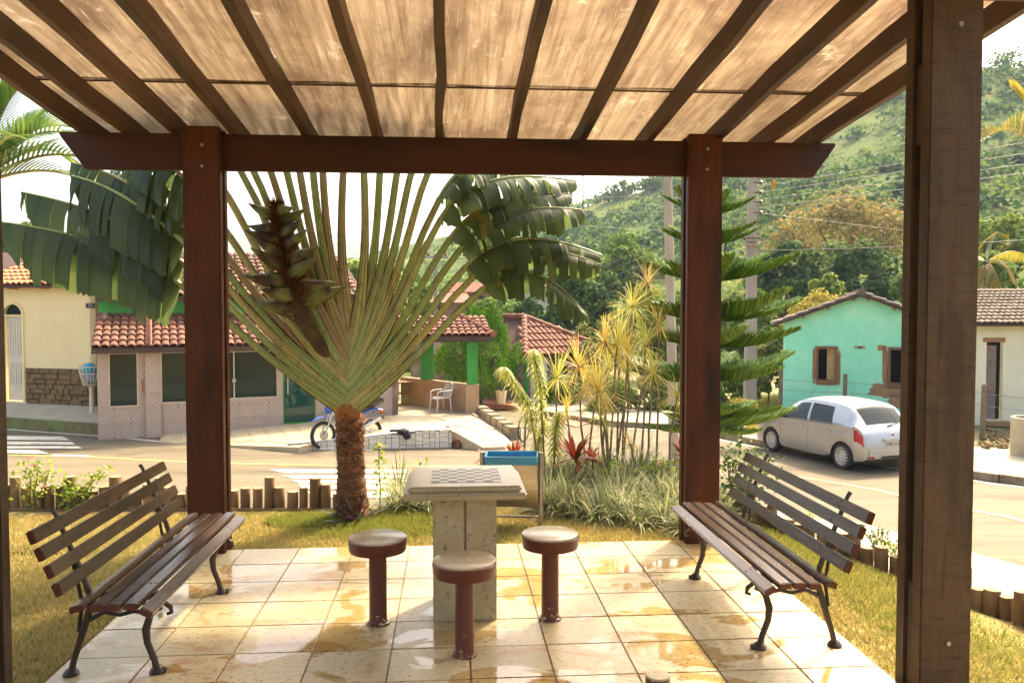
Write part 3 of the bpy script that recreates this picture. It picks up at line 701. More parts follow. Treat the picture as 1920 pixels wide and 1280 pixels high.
# ================================================================ BUILDINGS
def wall_grid(name, A, B, z0, z1, th, openings, m, parent, back):
    """wall from A to B with real openings (u0,u1,z0,z1); thickness th towards back"""
    A = Vector((A[0], A[1], 0)); B = Vector((B[0], B[1], 0)); u = (B - A).normalized(); L = (B - A).length; n = Vector(back).normalized() * th
    us = sorted({0, L} | {o[0] for o in openings} | {o[1] for o in openings}); zs = sorted({z0, z1} | {o[2] for o in openings} | {o[3] for o in openings})
    us = [x for x in us if 0 <= x <= L]; zs = [z for z in zs if z0 <= z <= z1]
    nu, nz = len(us) - 1, len(zs) - 1
    sol = [[not any(o[0] - 1e-6 <= (us[i] + us[i + 1]) / 2 <= o[1] + 1e-6 and o[2] - 1e-6 <= (zs[j] + zs[j + 1]) / 2 <= o[3] + 1e-6 for o in openings) for j in range(nz)] for i in range(nu)]
    P = lambda x, z, k: A + u * x + n * k + Vector((0, 0, z)); b = MB()
    def s(i, j): return 0 <= i < nu and 0 <= j < nz and sol[i][j]
    for i in range(nu):
        for j in range(nz):
            if not sol[i][j]: continue
            a, c, d, e = us[i], us[i + 1], zs[j], zs[j + 1]
            b.add([P(a, d, 0), P(c, d, 0), P(c, e, 0), P(a, e, 0)], [(0, 1, 2, 3)]); b.add([P(a, d, 1), P(c, d, 1), P(c, e, 1), P(a, e, 1)], [(3, 2, 1, 0)])
            if not s(i - 1, j): b.add([P(a, d, 0), P(a, e, 0), P(a, e, 1), P(a, d, 1)], [(0, 1, 2, 3)])
            if not s(i + 1, j): b.add([P(c, d, 0), P(c, e, 0), P(c, e, 1), P(c, d, 1)], [(3, 2, 1, 0)])
            if not s(i, j - 1): b.add([P(a, d, 0), P(c, d, 0), P(c, d, 1), P(a, d, 1)], [(3, 2, 1, 0)])
            if not s(i, j + 1): b.add([P(a, e, 0), P(c, e, 0), P(c, e, 1), P(a, e, 1)], [(0, 1, 2, 3)])
    return b.build(name, m, parent)
def uof(px, A, B, py=700):
    p = OnLine(px, py, A, B); A = Vector((A[0], A[1], 0)); B = Vector((B[0], B[1], 0)); return (Vector((p.x, p.y, 0)) - A).dot((B - A).normalized())
def zof(px, py, A, B): return OnLine(px, py, A, B).z
TILE_CACHE = {}
def tile_mesh(w, l, m):
    k = (round(w, 3), round(l, 3), m.name)
    if k in TILE_CACHE: return TILE_CACHE[k]
    b = MB(); n = 7; vs = []
    for y, r, zz in ((0, w * .52, .020), (l, w * .44, 0)):
        for i in range(n):
            a = math.pi * i / (n - 1); vs.append((-math.cos(a) * r, y, zz + math.sin(a) * r * .72))
    for y, r, zz in ((0, w * .41, .014),):
        for i in range(n):
            a = math.pi * i / (n - 1); vs.append((-math.cos(a) * r, y, zz + math.sin(a) * r * .72 - .004))
    fs = [(i, i + 1, n + i + 1, n + i) for i in range(n - 1)] + [(2 * n + i, 2 * n + i + 1, i + 1, i) for i in range(n - 1)]
    b.add(vs, fs); me = b.mesh('tile', m, smooth=True); TILE_CACHE[k] = me; return me
def tiled_slope(roof, A, B, C, m, w=.2, l=.36, mask=None, limit=290, deck=None):
    """barrel tiles over the slope with eave A-B and upper corner C above A; each tile its own object under the roof"""
    A, B, C = Vector(A), Vector(B), Vector(C); u = (B - A); Lu = u.length; u.normalize(); v = (C - A); v -= u * v.dot(u); Lv = v.length; v.normalize(); n = u.cross(v)
    if n.z < 0: n = -n; 
    org = Vector((0, 0, 0)); p = roof
    while p is not None: org += p.location; p = p.parent
    me = tile_mesh(w, l * 1.12, m); cnt = 0; extra = []
    for j in range(int(Lv / l) + 1):
        for i in range(int(Lu / w)):
            uu = (i + .5) * w; vv = j * l
            if mask and not mask(uu, vv, Lu, Lv): continue
            pos = A + u * uu + v * vv + n * (.02 + rnd.uniform(-.004, .006)); q = rnd.uniform(-.03, .03); tl = .035
            X = (u * math.cos(q) + v * math.sin(q)); Y = (v * math.cos(q) - u * math.sin(q)) * math.cos(tl) - n * math.sin(tl); Z = X.cross(Y)
            M = Matrix((( X.x, Y.x, Z.x, pos.x - org.x), (X.y, Y.y, Z.y, pos.y - org.y), (X.z, Y.z, Z.z, pos.z - org.z), (0, 0, 0, 1)))
            if cnt < limit:
                o = bpy.data.objects.new('tile', me); col.objects.link(o); o.parent = roof; o.matrix_basis = M; cnt += 1
            else: extra.append(M)
    if extra:
        b = MB(); co = [Vector(x.co) for x in me.vertices]; fc = [tuple(pg.vertices) for pg in me.polygons]
        for M in extra: b.add([M @ c for c in co], fc)
        o = b.build('tile_field', m, roof, smooth=True, world=False); o['kind'] = 'stuff'
m_clay = mat('clay_tile_dark', (.26, .10, .055), (.16, .065, .04), 5, .8, .3, perobj=.35, c=(.06, .04, .03), cscale=2.2, clo=.5, chi=.68)
m_clay_red = mat('clay_tile_red', (.28, .095, .05), (.18, .065, .038), 5, .8, .3, perobj=.28, c=(.10, .055, .035), cscale=2.0, clo=.55, chi=.7)
m_clay_new = mat('clay_tile_new', (.58, .25, .115), (.50, .19, .085), 5, .8, .2, perobj=.12)
m_clay_old = mat('old_roof_tile', (.20, .155, .115), (.13, .10, .075), 5, .9, .4, perobj=.3, c=(.24, .13, .08), cscale=2)
m_deck = mat('roof_deck', (.09, .045, .03), None, 5, .9)
m_cream = mat('cream_paint', (.86, .71, .41), (.82, .67, .37), 1.2, .75, .06, kind='Position', c=(.78, .60, .32), cscale=.5, clo=.55, chi=.8)
m_whitepaint = mat('white_paint', (.72, .66, .55), (.64, .58, .46), 3, .5, .1, kind='Position')
m_darkglass, _nt, _bs = nodes_of('tinted_glass')
_bs.inputs['Base Color'].default_value = (.005, .022, .016, 1); _bs.inputs['Roughness'].default_value = .02; _bs.inputs['Specular IOR Level'].default_value = .2
m_void = mat('dark_interior', (.012, .009, .007), None, 3, .95, 0)
m_stone = mat('cut_stone', (.23, .145, .065), (.17, .105, .045), 7, .85, .5, perobj=.16, kind='Position', bscale=40)
m_mortar = mat('dark_mortar', (.09, .06, .03), None, 8, .95)
m_moss = mat('mossy_concrete', (.21, .15, .075), (.10, .08, .035), 2.2, .9, .5, kind='Position', c=(.16, .20, .06), cscale=1.1, clo=.45, chi=.6)

# ---- cream house on the left
cA = G(-420, 735, -1.1); cB = G(182, 757, -1.1); cu = (cB - cA).normalized(); cn = Vector((-cu.y, cu.x, 0))
cream = thing('cream_house', 'cream house with orange tiled roof and stone-clad base', 'house', tuple(cB))
d0, d1 = uof(8, cA, cB), uof(46, cA, cB); dzt = zof(25, 592, cA, cB)
WT = 2.33
wall_grid('wall', cA, cB, -1.3, WT, .2, [(d0, d1, -1.12, dzt + .42)], m_cream, cream, cn)
b = MB(); b.extrude([cB - cn * 0, cB + cn * 6, cB + cn * 6 + Vector((0, 0, WT + 1.1)), cB + Vector((0, 0, WT + 1.1))], -cu * .2); b.build('side_wall', m_cream, cream)
P_ = lambda u_, z, o=0: Vector((cA.x, cA.y, 0)) + cu * u_ - cn * o + Vector((0, 0, z))
# door: leaf boards, frame with an arched head
dr = MB(); dr.extrude([P_(d0 + .05, -1.08, -.10), P_(d1 - .05, -1.08, -.10), P_(d1 - .05, dzt, -.10), P_(d0 + .05, dzt, -.10)], cn * .05); door = dr.build('door', m_whitepaint, cream)
wd = d1 - d0
for k in range(6):
    a = d0 + .10 + k * (wd - .2) / 6
    for z0_, z1_ in ((-.62, .05), (.28, dzt - .12)):
        b = MB(); b.extrude([P_(a + .01, z0_, -.095), P_(a + (wd - .2) / 6 - .02, z0_, -.095), P_(a + (wd - .2) / 6 - .02, z1_, -.095), P_(a + .01, z1_, -.095)], -cn * .018); b.build('board', m_whitepaint, door)
b = MB()
arc = [(d0 + wd * (1 - math.cos(math.pi * k / 10)) / 2, dzt + .02 + .36 * math.sin(math.pi * k / 10)) for k in range(11)]
b.extrude([P_(x, z, -.12) for x, z in arc], cn * .04); b.build('fanlight', m_darkglass, cream)
fr = MB()
for k in range(10): fr.bar(P_(arc[k][0], arc[k][1], .01), P_(arc[k + 1][0], arc[k + 1][1], .01), .06, .06, up=cn)
fr.bar(P_(d1 + .0, -1.1, .01), P_(d1, dzt + .02, .01), .07, .07, up=cn); fr.bar(P_(d0, -1.1, .01), P_(d0, dzt + .02, .01), .07, .07, up=cn); fr.bar(P_(d0, dzt + .01, -.02), P_(d1, dzt + .01, -.02), .05, .06, up=cn)
fr.build('door_frame', m_cream, cream)
sp = MB()   # spandrels fill the square opening above the arch
for k in range(10):
    sp.extrude([P_(arc[k][0], arc[k][1], -.004), P_(arc[k + 1][0], arc[k + 1][1], -.004), P_(arc[k + 1][0], dzt + .43, -.004), P_(arc[k][0], dzt + .43, -.004)], cn * .15)
sp.build('arch_spandrel', m_cream, cream)
# stone cladding
s0, s1, sz0, sz1 = d1 + .08, (cB - cA).length, -1.18, zof(110, 691, cA, cB)
b = MB(); b.extrude([P_(s0, sz0, .0), P_(s1 + .01, sz0, .0), P_(s1 + .01, sz1, .0), P_(s0, sz1, .0)], -cn * .035); clad = b.build('stone_cladding', m_mortar, cream)
nrow = 7; rh = (sz1 - sz0) / nrow
for j in range(nrow):
    x = s0 + .01
    while x < s1 - .06:
        w = min(rnd.uniform(.16, .55), s1 - x); g = .011
        h0, h1 = sz0 + j * rh + g * .5 + rnd.uniform(-.015, .015), sz0 + (j + 1) * rh - g * .5 + rnd.uniform(-.015, .015)
        if rnd.random() < .28 and j < nrow - 1: h1 += rh * .3
        q = [P_(x + g, h0 + rnd.uniform(0, .03), .035), P_(x + w - g, h0 + rnd.uniform(0, .03), .035), P_(x + w - g - rnd.uniform(0, .03), min(h1, sz1), .035), P_(x + g + rnd.uniform(0, .03), min(h1 - rnd.uniform(0, .02), sz1), .035)]
        b = MB(); b.extrude(q, -cn * rnd.uniform(.018, .035)); b.build('stone', m_stone, clad, bevel=.006); x += w
# number plate
npl = thing('house_number', 'small dark house number plate reading 11 on the cream wall', 'sign', tuple(P_(uof(170, cA, cB, 573), 1.75, .01)))
un, zn = uof(170, cA, cB, 573), zof(170, 573, cA, cB)
b = MB(); b.extrude([P_(un - .16, zn - .07, .004), P_(un + .16, zn - .07, .004), P_(un + .16, zn + .07, .004), P_(un - .16, zn + .07, .004)], -cn * .012); b.build('plate', mat('plate_dark', (.03, .03, .03), None, 8, .4), npl)
def text_mesh(body, size, m, name, ext=.002):
    cu_ = bpy.data.curves.new(name, 'FONT'); cu_.body = body; cu_.size = size; cu_.extrude = ext; cu_.align_x = 'CENTER'; cu_.align_y = 'CENTER'
    o = bpy.data.objects.new(name, cu_); col.objects.link(o); bpy.context.view_layer.update()
    me = bpy.data.meshes.new_from_object(o.evaluated_get(bpy.context.evaluated_depsgraph_get())); bpy.data.objects.remove(o); bpy.data.curves.remove(cu_); me.name = name
    me.materials.clear(); me.materials.append(m); return me
def text3(body, size, origin, xdir, m, parent, name='numeral', ext=.002):
    o = link(name, text_mesh(body, size, m, name, ext), parent)
    x = Vector(xdir).normalized(); up = Vector((0, 0, 1)); z = x.cross(up).normalized(); M = Matrix(((x.x, up.x, z.x), (x.y, up.y, z.y), (x.z, up.z, z.z)))
    o.rotation_euler = M.to_euler(); org = Vector((0, 0, 0)); p = parent
    while p is not None: org += p.location; p = p.parent
    o.location = Vector(origin) - org; return o
text3('11', .15, P_(un, zn, .019), cu, m_whitepaint, npl)
# roof
rf = MB(); e0, e1 = P_(-.2, WT + .02, .35), P_(s1 + .12, WT + .02, .35); ru = cn * 3.6 + Vector((0, 0, 1.28))
rf.extrude([e0, e1, e1 + ru, e0 + ru], (0, 0, -.07)); roof1 = rf.build('roof', m_deck, cream)
uu0 = uof(-40, cA, cB)
tiled_slope(roof1, e0 + cu * (uu0 + .2), e1, e0 + cu * (uu0 + .2) + ru, m_clay_new, .21, .38)
for k in range(6):
    b = MB(); c = P_(s1 - .5 - k * 1.15, WT - .04, .0); b.box(c - cn * .15, (.07, .34, .08), Matrix(((cu.x, cn.x, 0), (cu.y, cn.y, 0), (0, 0, 1)))); b.build('rafter_end', m_clay_new, roof1)
# raised pavement with mossy retaining edge
pf = [G(-420, 752, -1.4), G(20, 781, -1.42), G(200, 793, -1.42)]; pb = [cA, cB + cu * .9]
b = MB(); poly = [pf[0], pf[1], pf[2], cB + cu * .75 - cn * .3, cA]
b.prism([(p.x, p.y) for p in poly], -1.94, [-1.40, -1.42, -1.42, -1.13, -1.13]); tag(b.build('raised_pavement', m_side), kind='structure')
b = MB()
for i in range(2): 
    d_ = (pf[i + 1] - pf[i]).normalized(); o_ = Vector((d_.y, -d_.x, 0)) * .05
    b.bar(Vector((pf[i].x, pf[i].y, -1.64)) + o_, Vector((pf[i + 1].x, pf[i + 1].y, -1.64)) + o_, .12, .40)
b.box((pf[2].x + .10, pf[2].y + .3, -1.58), (.2, .75, .48)); tag(b.build('retaining_wall', m_moss), 'low mossy retaining wall along the raised pavement of the cream house', 'wall')
# wire litter basket
bk = G(172, 776, -1.3); bskt = thing('litter_basket', 'white wire litter basket on a post holding blue bags', 'litter basket', tuple(bk))
b = MB(); b.tube([bk + Vector((0, 0, -.2)), bk + Vector((0, 0, .80))], .055, 10); b.build('post', m_whitepaint, bskt, smooth=True)
b = MB(); zt, zb, rt, rb = 1.35, .83, .34, .20
for z, r in ((zt, rt), (zb, rb), (1.15, .285)):
    b.torus(bk + Vector((0, 0, z)), r, .012, 24, 6, 'Z')
for k in range(20):
    a = 6.283 * k / 20; b.tube([bk + Vector((math.cos(a) * rb, math.sin(a) * rb, zb)), bk + Vector((math.cos(a) * rt, math.sin(a) * rt, zt))], .008, 5)
b.build('wire_cage', m_whitepaint, bskt, smooth=True)
b = MB(); b.torus(bk + Vector((0, 0, .82)), .19, .018, 20, 6, 'Z'); b.lathe([(.19, .815), (.19, .825)], 20, bk); b.build('base_ring', mat('rust_brown', (.3, .13, .05), None, 6, .7), bskt)
def lump(c, r, seed, sq=(1, 1, 1)):
    bm = bmesh.new(); bmesh.ops.create_icosphere(bm, subdivisions=3, radius=1); g = random.Random(seed); ph = [g.uniform(0, 6) for _ in range(6)]
    b = MB(); vs = []
    for v in bm.verts:
        q = v.co; d = 1 + .12 * math.sin(q.x * 5 + ph[0]) * math.sin(q.y * 6 + ph[1]) + .08 * math.sin(q.z * 9 + ph[2] + q.x * 4); vs.append((c[0] + q.x * r * d * sq[0], c[1] + q.y * r * d * sq[1], c[2] + q.z * r * d * sq[2]))
    b.add(vs, [tuple(v.index for v in f.verts) for f in bm.faces]); bm.free(); return b
m_bag1 = mat('blue_bag', (.04, .42, .55), (.03, .3, .45), 6, .35, .4); m_bag2 = mat('grey_bag', (.25, .30, .36), (.2, .22, .3), 6, .4, .4)
tag(lump(bk + Vector((-.04, -.02, 1.27)), .18, 1).build('rubbish_bag', m_bag1, smooth='all'), 'turquoise rubbish bag on top in the wire basket', 'bag', 'bags in the basket')
tag(lump(bk + Vector((.04, .0, 1.03)), .19, 2).build('rubbish_bag', m_bag2, smooth='all'), 'grey rubbish bag lower in the wire basket', 'bag', 'bags in the basket')

# ---- shop house with tiled facade
sA = Vector((-9.55, 22.14, 0)); sB = Vector((-1.56, 24.83, 0)); sA = OnLine(182, 700, sA, sB); sA.z = 0; su = (sB - sA).normalized(); sn = Vector((-su.y, su.x, 0)); SL = (sB - sA).length
shop = thing('tiled_house', 'low house clad in pink patterned tiles under dark clay roofs', 'house', (sA.x, sA.y, -1.75))
Q_ = lambda u_, z, o=0: sA + su * u_ - sn * o + Vector((0, 0, z))
m_pink = mat('pink_ceramic_edge', (.42, .28, .22), None, 4, .4, .05)
def facade_tile_mat():
    m, nt, bs = nodes_of('pink_patterned_tile'); tc = nt.nodes.new('ShaderNodeTexCoord'); sx = nt.nodes.new('ShaderNodeSeparateXYZ'); nt.links.new(tc.outputs['Object'], sx.inputs[0])
    d = math_(nt, 'ABSOLUTE', math_(nt, 'SUBTRACT', sx.outputs[0], sx.outputs[2]))
    nz = noise(nt, coords(nt, 'Object'), 30, 5)
    base = ramp(nt, nz, [(.35, (.42, .33, .28)), (.65, (.33, .25, .21))])
    far_ = math_(nt, 'MAXIMUM', math_(nt, 'ABSOLUTE', sx.outputs[0]), math_(nt, 'ABSOLUTE', sx.outputs[2]))
    br = nt.nodes.new('ShaderNodeTexBrick'); br.inputs['Scale'].default_value = 26; br.inputs['Color1'].default_value = (.52, .30, .22, 1); br.inputs['Color2'].default_value = (.30, .20, .17, 1); br.inputs['Mortar'].default_value = (.55, .46, .38, 1); nt.links.new(tc.outputs['Object'], br.inputs['Vector'])
    base = mixc(nt, base, br.outputs[0], ramp(nt, math_(nt, 'ADD', sx.outputs[0], math_(nt, 'MULTIPLY', sx.outputs[2], -1)), [(.50, (0, 0, 0)), (.52, (.55, .55, .55))]))
    cc = mixc(nt, base, (.20, .16, .14), ramp(nt, d, [(.012, (1, 1, 1)), (.022, (0, 0, 0))]))
    cc = mixc(nt, cc, (.58, .46, .38), ramp(nt, d, [(.020, (0, 0, 0)), (.024, (.8, .8, .8)), (.042, (.8, .8, .8)), (.05, (0, 0, 0))]))
    nt.links.new(cc, bs.inputs['Base Color']); bs.inputs['Roughness'].default_value = .3; return m
m_ftile = facade_tile_mat()
wz = lambda px, py: zof(px, py, sA, sB); wu = lambda px: uof(px, sA, sB)
WTOP = .62
ops = [(wu(203), wu(259), wz(230, 763), wz(230, 661)), (wu(301), wu(397), wz(340, 755), wz(340, 659)), (wu(419), wu(521), wz(470, 747), wz(470, 657)), (wu(530), wu(591), -1.58, wz(560, 668)), (wu(640), wu(731), wz(690, 727), wz(690, 655))]
ops = [(a, c, d, WTOP - .02 if e > WTOP - .05 else e) for a, c, d, e in ops]
swall = wall_grid('wall', sA, sB, -1.9, WTOP, .18, ops, m_pink, shop, sn)
b = MB(); b.extrude([Q_(SL - .18, -1.9, 0), Q_(SL - .18, -1.9, -6), Q_(SL - .18, 1.75, -6), Q_(SL - .18, 1.6, -1.8), Q_(SL - .18, WTOP, 0)], su * .178); b.build('side_wall', m_pink, shop)
b = MB(); b.extrude([Q_(0, -1.9, -.2), Q_(0, -1.9, -5), Q_(0, 1.75, -5), Q_(0, 1.6, -1.8), Q_(0, WTOP, -.2)], su * .178); b.build('side_wall', m_pink, shop)
b = MB(); b.extrude([Q_(.2, -1.8, -2.6), Q_(SL - .2, -1.8, -2.6), Q_(SL - .2, 1.2, -2.6), Q_(.2, 1.2, -2.6)], sn * .05); b.build('inner_wall', m_void, shop)
ft = .39
fb = MB(); fb.box((0, 0, 0), (ft - .008, .012, ft - .008)); fme = fb.mesh('tile', m_ftile)
frot = Matrix(((su.x, sn.x, 0), (su.y, sn.y, 0), (0, 0, 1)))
for i in range(int(SL / ft) + 1):
    for j in range(7):
        uc, zc = (i + .5) * ft, WTOP - (j + .5) * ft - .01
        if uc + ft / 2 > SL + .01: continue
        rects = [(uc - ft / 2, uc + ft / 2, zc - ft / 2, zc + ft / 2)]
        for o in ops:
            nr_ = []
            for r_ in rects:
                a0, a1, z0_, z1_ = r_; b0, b1, y0_, y1_ = max(a0, o[0]), min(a1, o[1]), max(z0_, o[2]), min(z1_, o[3])
                if b0 >= b1 or y0_ >= y1_: nr_.append(r_); continue
                nr_ += [(a0, b0, z0_, z1_), (b1, a1, z0_, z1_), (b0, b1, z0_, y0_), (b0, b1, y1_, z1_)]
            rects = [r_ for r_ in nr_ if r_[1] - r_[0] > .02 and r_[3] - r_[2] > .02]
        mir = Matrix.Diagonal((-1 if (i + j) % 2 else 1, 1, 1, 1)); MM = Matrix.Translation(Q_(uc, zc, .007) - Vector(shop.location)) @ frot.to_4x4() @ mir
        for cl in rects:
            if cl[1] - cl[0] > ft - .01 and cl[3] - cl[2] > ft - .01: me_ = fme
            else:
                sx_ = -1 if (i + j) % 2 else 1
                cb = MB(); cb.box((sx_ * ((cl[0] + cl[1]) / 2 - uc), 0, (cl[2] + cl[3]) / 2 - zc), (max(.01, cl[1] - cl[0] - .008), .012, max(.01, cl[3] - cl[2] - .008))); me_ = cb.mesh('tile', m_ftile)
            link('tile', me_, swall).matrix_basis = MM
m_alu = mat('aluminium', (.55, .50, .42), None, 6, .35, 0, metal=.5)
m_greenp = mat('green_paint', (.02, .26, .035), (.025, .21, .03), 2, .5, .1, kind='Position', c=(.035, .33, .05), cscale=1)
m_doorglass, _nt, _bs = nodes_of('green_door_glass'); _bs.inputs['Base Color'].default_value = (.008, .055, .04, 1); _bs.inputs['Roughness'].default_value = .04
for k, o in enumerate(ops):
    isdoor = k == 3; nm = 'door' if isdoor else 'window'
    b = MB(); b.extrude([Q_(o[0], o[2], -.06), Q_(o[1], o[2], -.06), Q_(o[1], o[3], -.06), Q_(o[0], o[3], -.06)], sn * .012); w = b.build(nm, m_doorglass if isdoor else m_darkglass, shop)
    f = MB(); t = .035
    for (a, z, c, z2) in ((o[0], o[2] + t / 2, o[1], o[2] + t / 2), (o[0], o[3] - t / 2, o[1], o[3] - t / 2)): f.bar(Q_(a, z, -.045), Q_(c, z2, -.045), .05, t)
    for a in (o[0] + t / 2, o[1] - t / 2): f.bar(Q_(a, o[2] + t, -.045), Q_(a, o[3] - t, -.045), t, .05, up=sn)
    f.build('frame', m_greenp if isdoor else m_alu, w)
    if k == 2:
        f = MB(); mid = wu(439); f.bar(Q_(mid, o[2] + t, -.04), Q_(mid, o[3] - t, -.04), .03, .04, up=sn); f.build('mullion', m_alu, w)
        f = MB(); f.box(Q_(mid, (o[2] + o[3]) / 2 - .15, -.01), (.09, .04, .08)); f.build('latch', m_alu, w)
    if isdoor:
        f = MB(); hx = o[0] + .14; f.tube([Q_(hx, -.75, -.01), Q_(hx, -.1, -.01)], .018, 8); f.tube([Q_(hx, -.7, -.05), Q_(hx, -.7, -.01)], .01, 6); f.tube([Q_(hx, -.15, -.05), Q_(hx, -.15, -.01)], .01, 6); f.build('handle', m_alu, w, smooth=True)
# pilaster in front of the facade and its drainpipe
u0_, u1_ = wu(272), wu(301)
b = MB(); b.extrude([Q_(u0_, -1.9, .10), Q_(u1_, -1.9, .10), Q_(u1_, WTOP, .10), Q_(u0_, WTOP, .10)], sn * .08); pil = b.build('pilaster', m_pink, shop)
for j in range(6):
    zc = WTOP - (j + .5) * ft - .01; cb = MB(); cb.box((0, 0, 0), (u1_ - u0_ - .006, .012, ft - .008)); o = link('tile', cb.mesh('tile', m_ftile), pil)
    o.matrix_basis = Matrix.Translation(Q_((u0_ + u1_) / 2, zc, .107) - Vector(shop.location)) @ frot.to_4x4() @ Matrix.Diagonal((-1 if j % 2 else 1, 1, 1, 1))
hd = MB(); hd.bar(Q_(wu(267), -.55, .03), Q_(wu(267), -.2, .03), .05, .05, up=sn); hd.build('pull_handle', mat('brass_brown', (.35, .17, .06), None, 6, .4), shop)
# lower roof
RZ = WTOP + .03; run = 1.75; rise = .80
m_fascia = mat('dark_fascia', (.07, .04, .03), None, 6, .8)
def slope(part, e0, e1, up_, m, w=.2, l=.36, th=.06, mask=None, limit=290):
    b = MB(); b.extrude([e0, e1, e1 + up_, e0 + up_], (0, 0, -th)); r = b.build(part, m_deck, shop if part.startswith('lower') or part.startswith('upper') or part.startswith('porch') else None)
    return r
E0, E1 = Q_(-.1, RZ, .35), Q_(SL + .2, RZ, .35); UP = sn * (run + .35) + Vector((0, 0, rise))
b = MB(); b.extrude([E0, E1, E1 + UP, E0 + UP], (0, 0, -.06)); rlow = b.build('lower_roof', m_deck, shop)
tiled_slope(rlow, E0, E1, E0 + UP, m_clay, .205, .36)
b = MB(); b.bar(E0 + Vector((0, 0, -.10)), E1 + Vector((0, 0, -.10)), .04, .07); b.build('fascia', m_fascia, rlow)
b = MB(); b.extrude([Q_(-.05, WTOP + .3, -run), Q_(SL, WTOP + .3, -run), Q_(SL, 2.25, -run), Q_(-.05, 2.25, -run)], sn * .15); b.build('upper_wall', m_greenp, shop)
F0, F1 = Q_(-.1, 2.02, -run + .32), Q_(SL - .6, 2.02, -run + .32); UP2 = sn * 3.6 + Vector((0, 0, 1.35))
b = MB(); b.extrude([F0, F1, F1 + UP2, F0 + UP2], (0, 0, -.06)); rup = b.build('upper_roof', m_deck, shop)
tiled_slope(rup, F0, F1, F0 + UP2, m_clay, .205, .38)
b = MB(); b.bar(F0 + Vector((0, 0, -.10)), F1 + Vector((0, 0, -.10)), .04, .08); b.build('fascia', m_fascia, rup)
pp = Q_(wu(281), 0, .30); b = MB(); b.box((pp.x, pp.y, 1.22), (.11, .11, 1.05)); b.build('standpipe', mat('rusty_post', (.36, .17, .11), None, 8, .8), shop)

# ---- porch
m_porch_tile = mat('porch_wall_tile', (.42, .28, .17), (.34, .21, .12), 3.5, .4, .05, kind='Position', perobj=.12)
pC = G(880, 774, -1.46); pC2 = pC + Vector((-.1, 0, 0)); pBk = G(752, 755, -1.46)
porch = thing('porch', 'open porch with green pillars, tiled half wall and clay tile roof', 'porch', (pC.x, pC.y, -1.5))
b = MB(); fl_ = [sB, pC + Vector((.25, -.1, 0)), pBk + Vector((.6, .6, 0)), sB + sn * 3.6]; b.prism([(p.x, p.y) for p in fl_][::1], -1.94, -1.46); b.build('porch_floor', m_side, porch)
wd_ = (pBk - pC); wl_ = wd_.length; wd_.normalize(); wn_ = Vector((-wd_.y, wd_.x, 0)); 
if wn_.y < 0: wn_ = -wn_
zt_ = zof(870, 719, tuple(pC), tuple(pBk))
b = MB(); b.extrude([pC + Vector((0, 0, -.2)), pBk + Vector((0, 0, -.2)), Vector((pBk.x, pBk.y, zt_)), Vector((pC.x, pC.y, zt_))], wn_ * .2); hw = b.build('half_wall', m_porch_tile, porch)
nt_ = int(wl_ / .42); tb = MB(); tb.box((0, 0, 0), (wl_ / nt_ - .012, .012, (zt_ + 1.46) / 2 - .012)); tmesh = tb.mesh('tile', m_porch_tile)
wrot = Matrix(((wd_.x, wn_.x, 0), (wd_.y, wn_.y, 0), (0, 0, 1))).to_4x4()
for i in range(nt_):
    for j in range(2):
        o = link('tile', tmesh, hw); o.matrix_basis = Matrix.Translation(pC + wd_ * ((i + .5) * wl_ / nt_) - wn_ * .006 + Vector((0, 0, (j + .5) * (zt_ + 1.46) / 2)) - Vector(porch.location)) @ wrot
b = MB(); cp = pC + Vector((.09, -.02, 0)); b.box((cp.x, cp.y, (zt_ - 1.66) / 2 + .002), (.40, .34, zt_ + 1.66)); b.build('pillar_base', m_porch_tile, porch, bevel=.008)
for j in range(2):
    tb = MB(); tb.box((cp.x, cp.y - .176, -1.46 + (j + .5) * (zt_ + 1.46) / 2), (.385, .012, (zt_ + 1.46) / 2 - .012)); tb.build('tile', m_porch_tile, hw)
PT = .70
b = MB(); b.box((cp.x, cp.y, (zt_ + PT) / 2), (.32, .30, PT - zt_)); b.build('pillar', m_greenp, porch, bevel=.01)
q2 = OnLine(801, 700, tuple(pC + wn_ * .1), tuple(pBk + wn_ * .1)); b = MB(); b.box((q2.x, q2.y, (zt_ + PT) / 2), (.42, .42, PT - zt_)); b.build('pillar', m_greenp, porch, bevel=.01)
q3 = Q_(SL + .05, 0, -2.9); b = MB(); b.box((q3.x + .25, q3.y, -.4), (.3, .3, 2.2)); b.build('pillar', m_greenp, porch, bevel=.01)
b = MB(); b.bar(Vector((sB.x, sB.y + .1, PT + .08)), Vector((cp.x + .2, cp.y, PT + .08)), .2, .16); b.bar(Vector((cp.x, cp.y, PT + .08)), Vector((pBk.x, pBk.y, PT + .08)), .2, .16); b.build('ring_beam', m_greenp, porch)
pe0 = Q_(SL - .35, PT + .16, .45); pe1 = Vector((cp.x + .62, cp.y - .42, PT + .16)); pup = sn * 2.1 + Vector((-.25, 0, .52))
b = MB(); b.extrude([pe0, pe1, pe1 + pup, pe0 + pup], (0, 0, -.07)); pr_ = b.build('porch_roof', m_deck, porch)
tiled_slope(pr_, pe0, pe1, pe0 + pup, m_clay_red, .2, .36)
b = MB(); b.bar(pe0 + Vector((0, 0, -.12)), pe1 + Vector((0, 0, -.12)), .04, .09); b.build('fascia', m_fascia, pr_)
rgt = MB(); nrt = 9
for k in range(nrt):
    a = (pe1 + pup * .0).lerp(pe1 + pup, k / nrt); c = pe1.lerp(pe1 + pup, (k + 1.15) / nrt); bb = MB(); bb.tube([a + Vector((.0, 0, .07)), c + Vector((0, 0, .055))], [.10, .085], 8); bb.build('ridge_tile', m_clay_red, pr_, smooth=True)
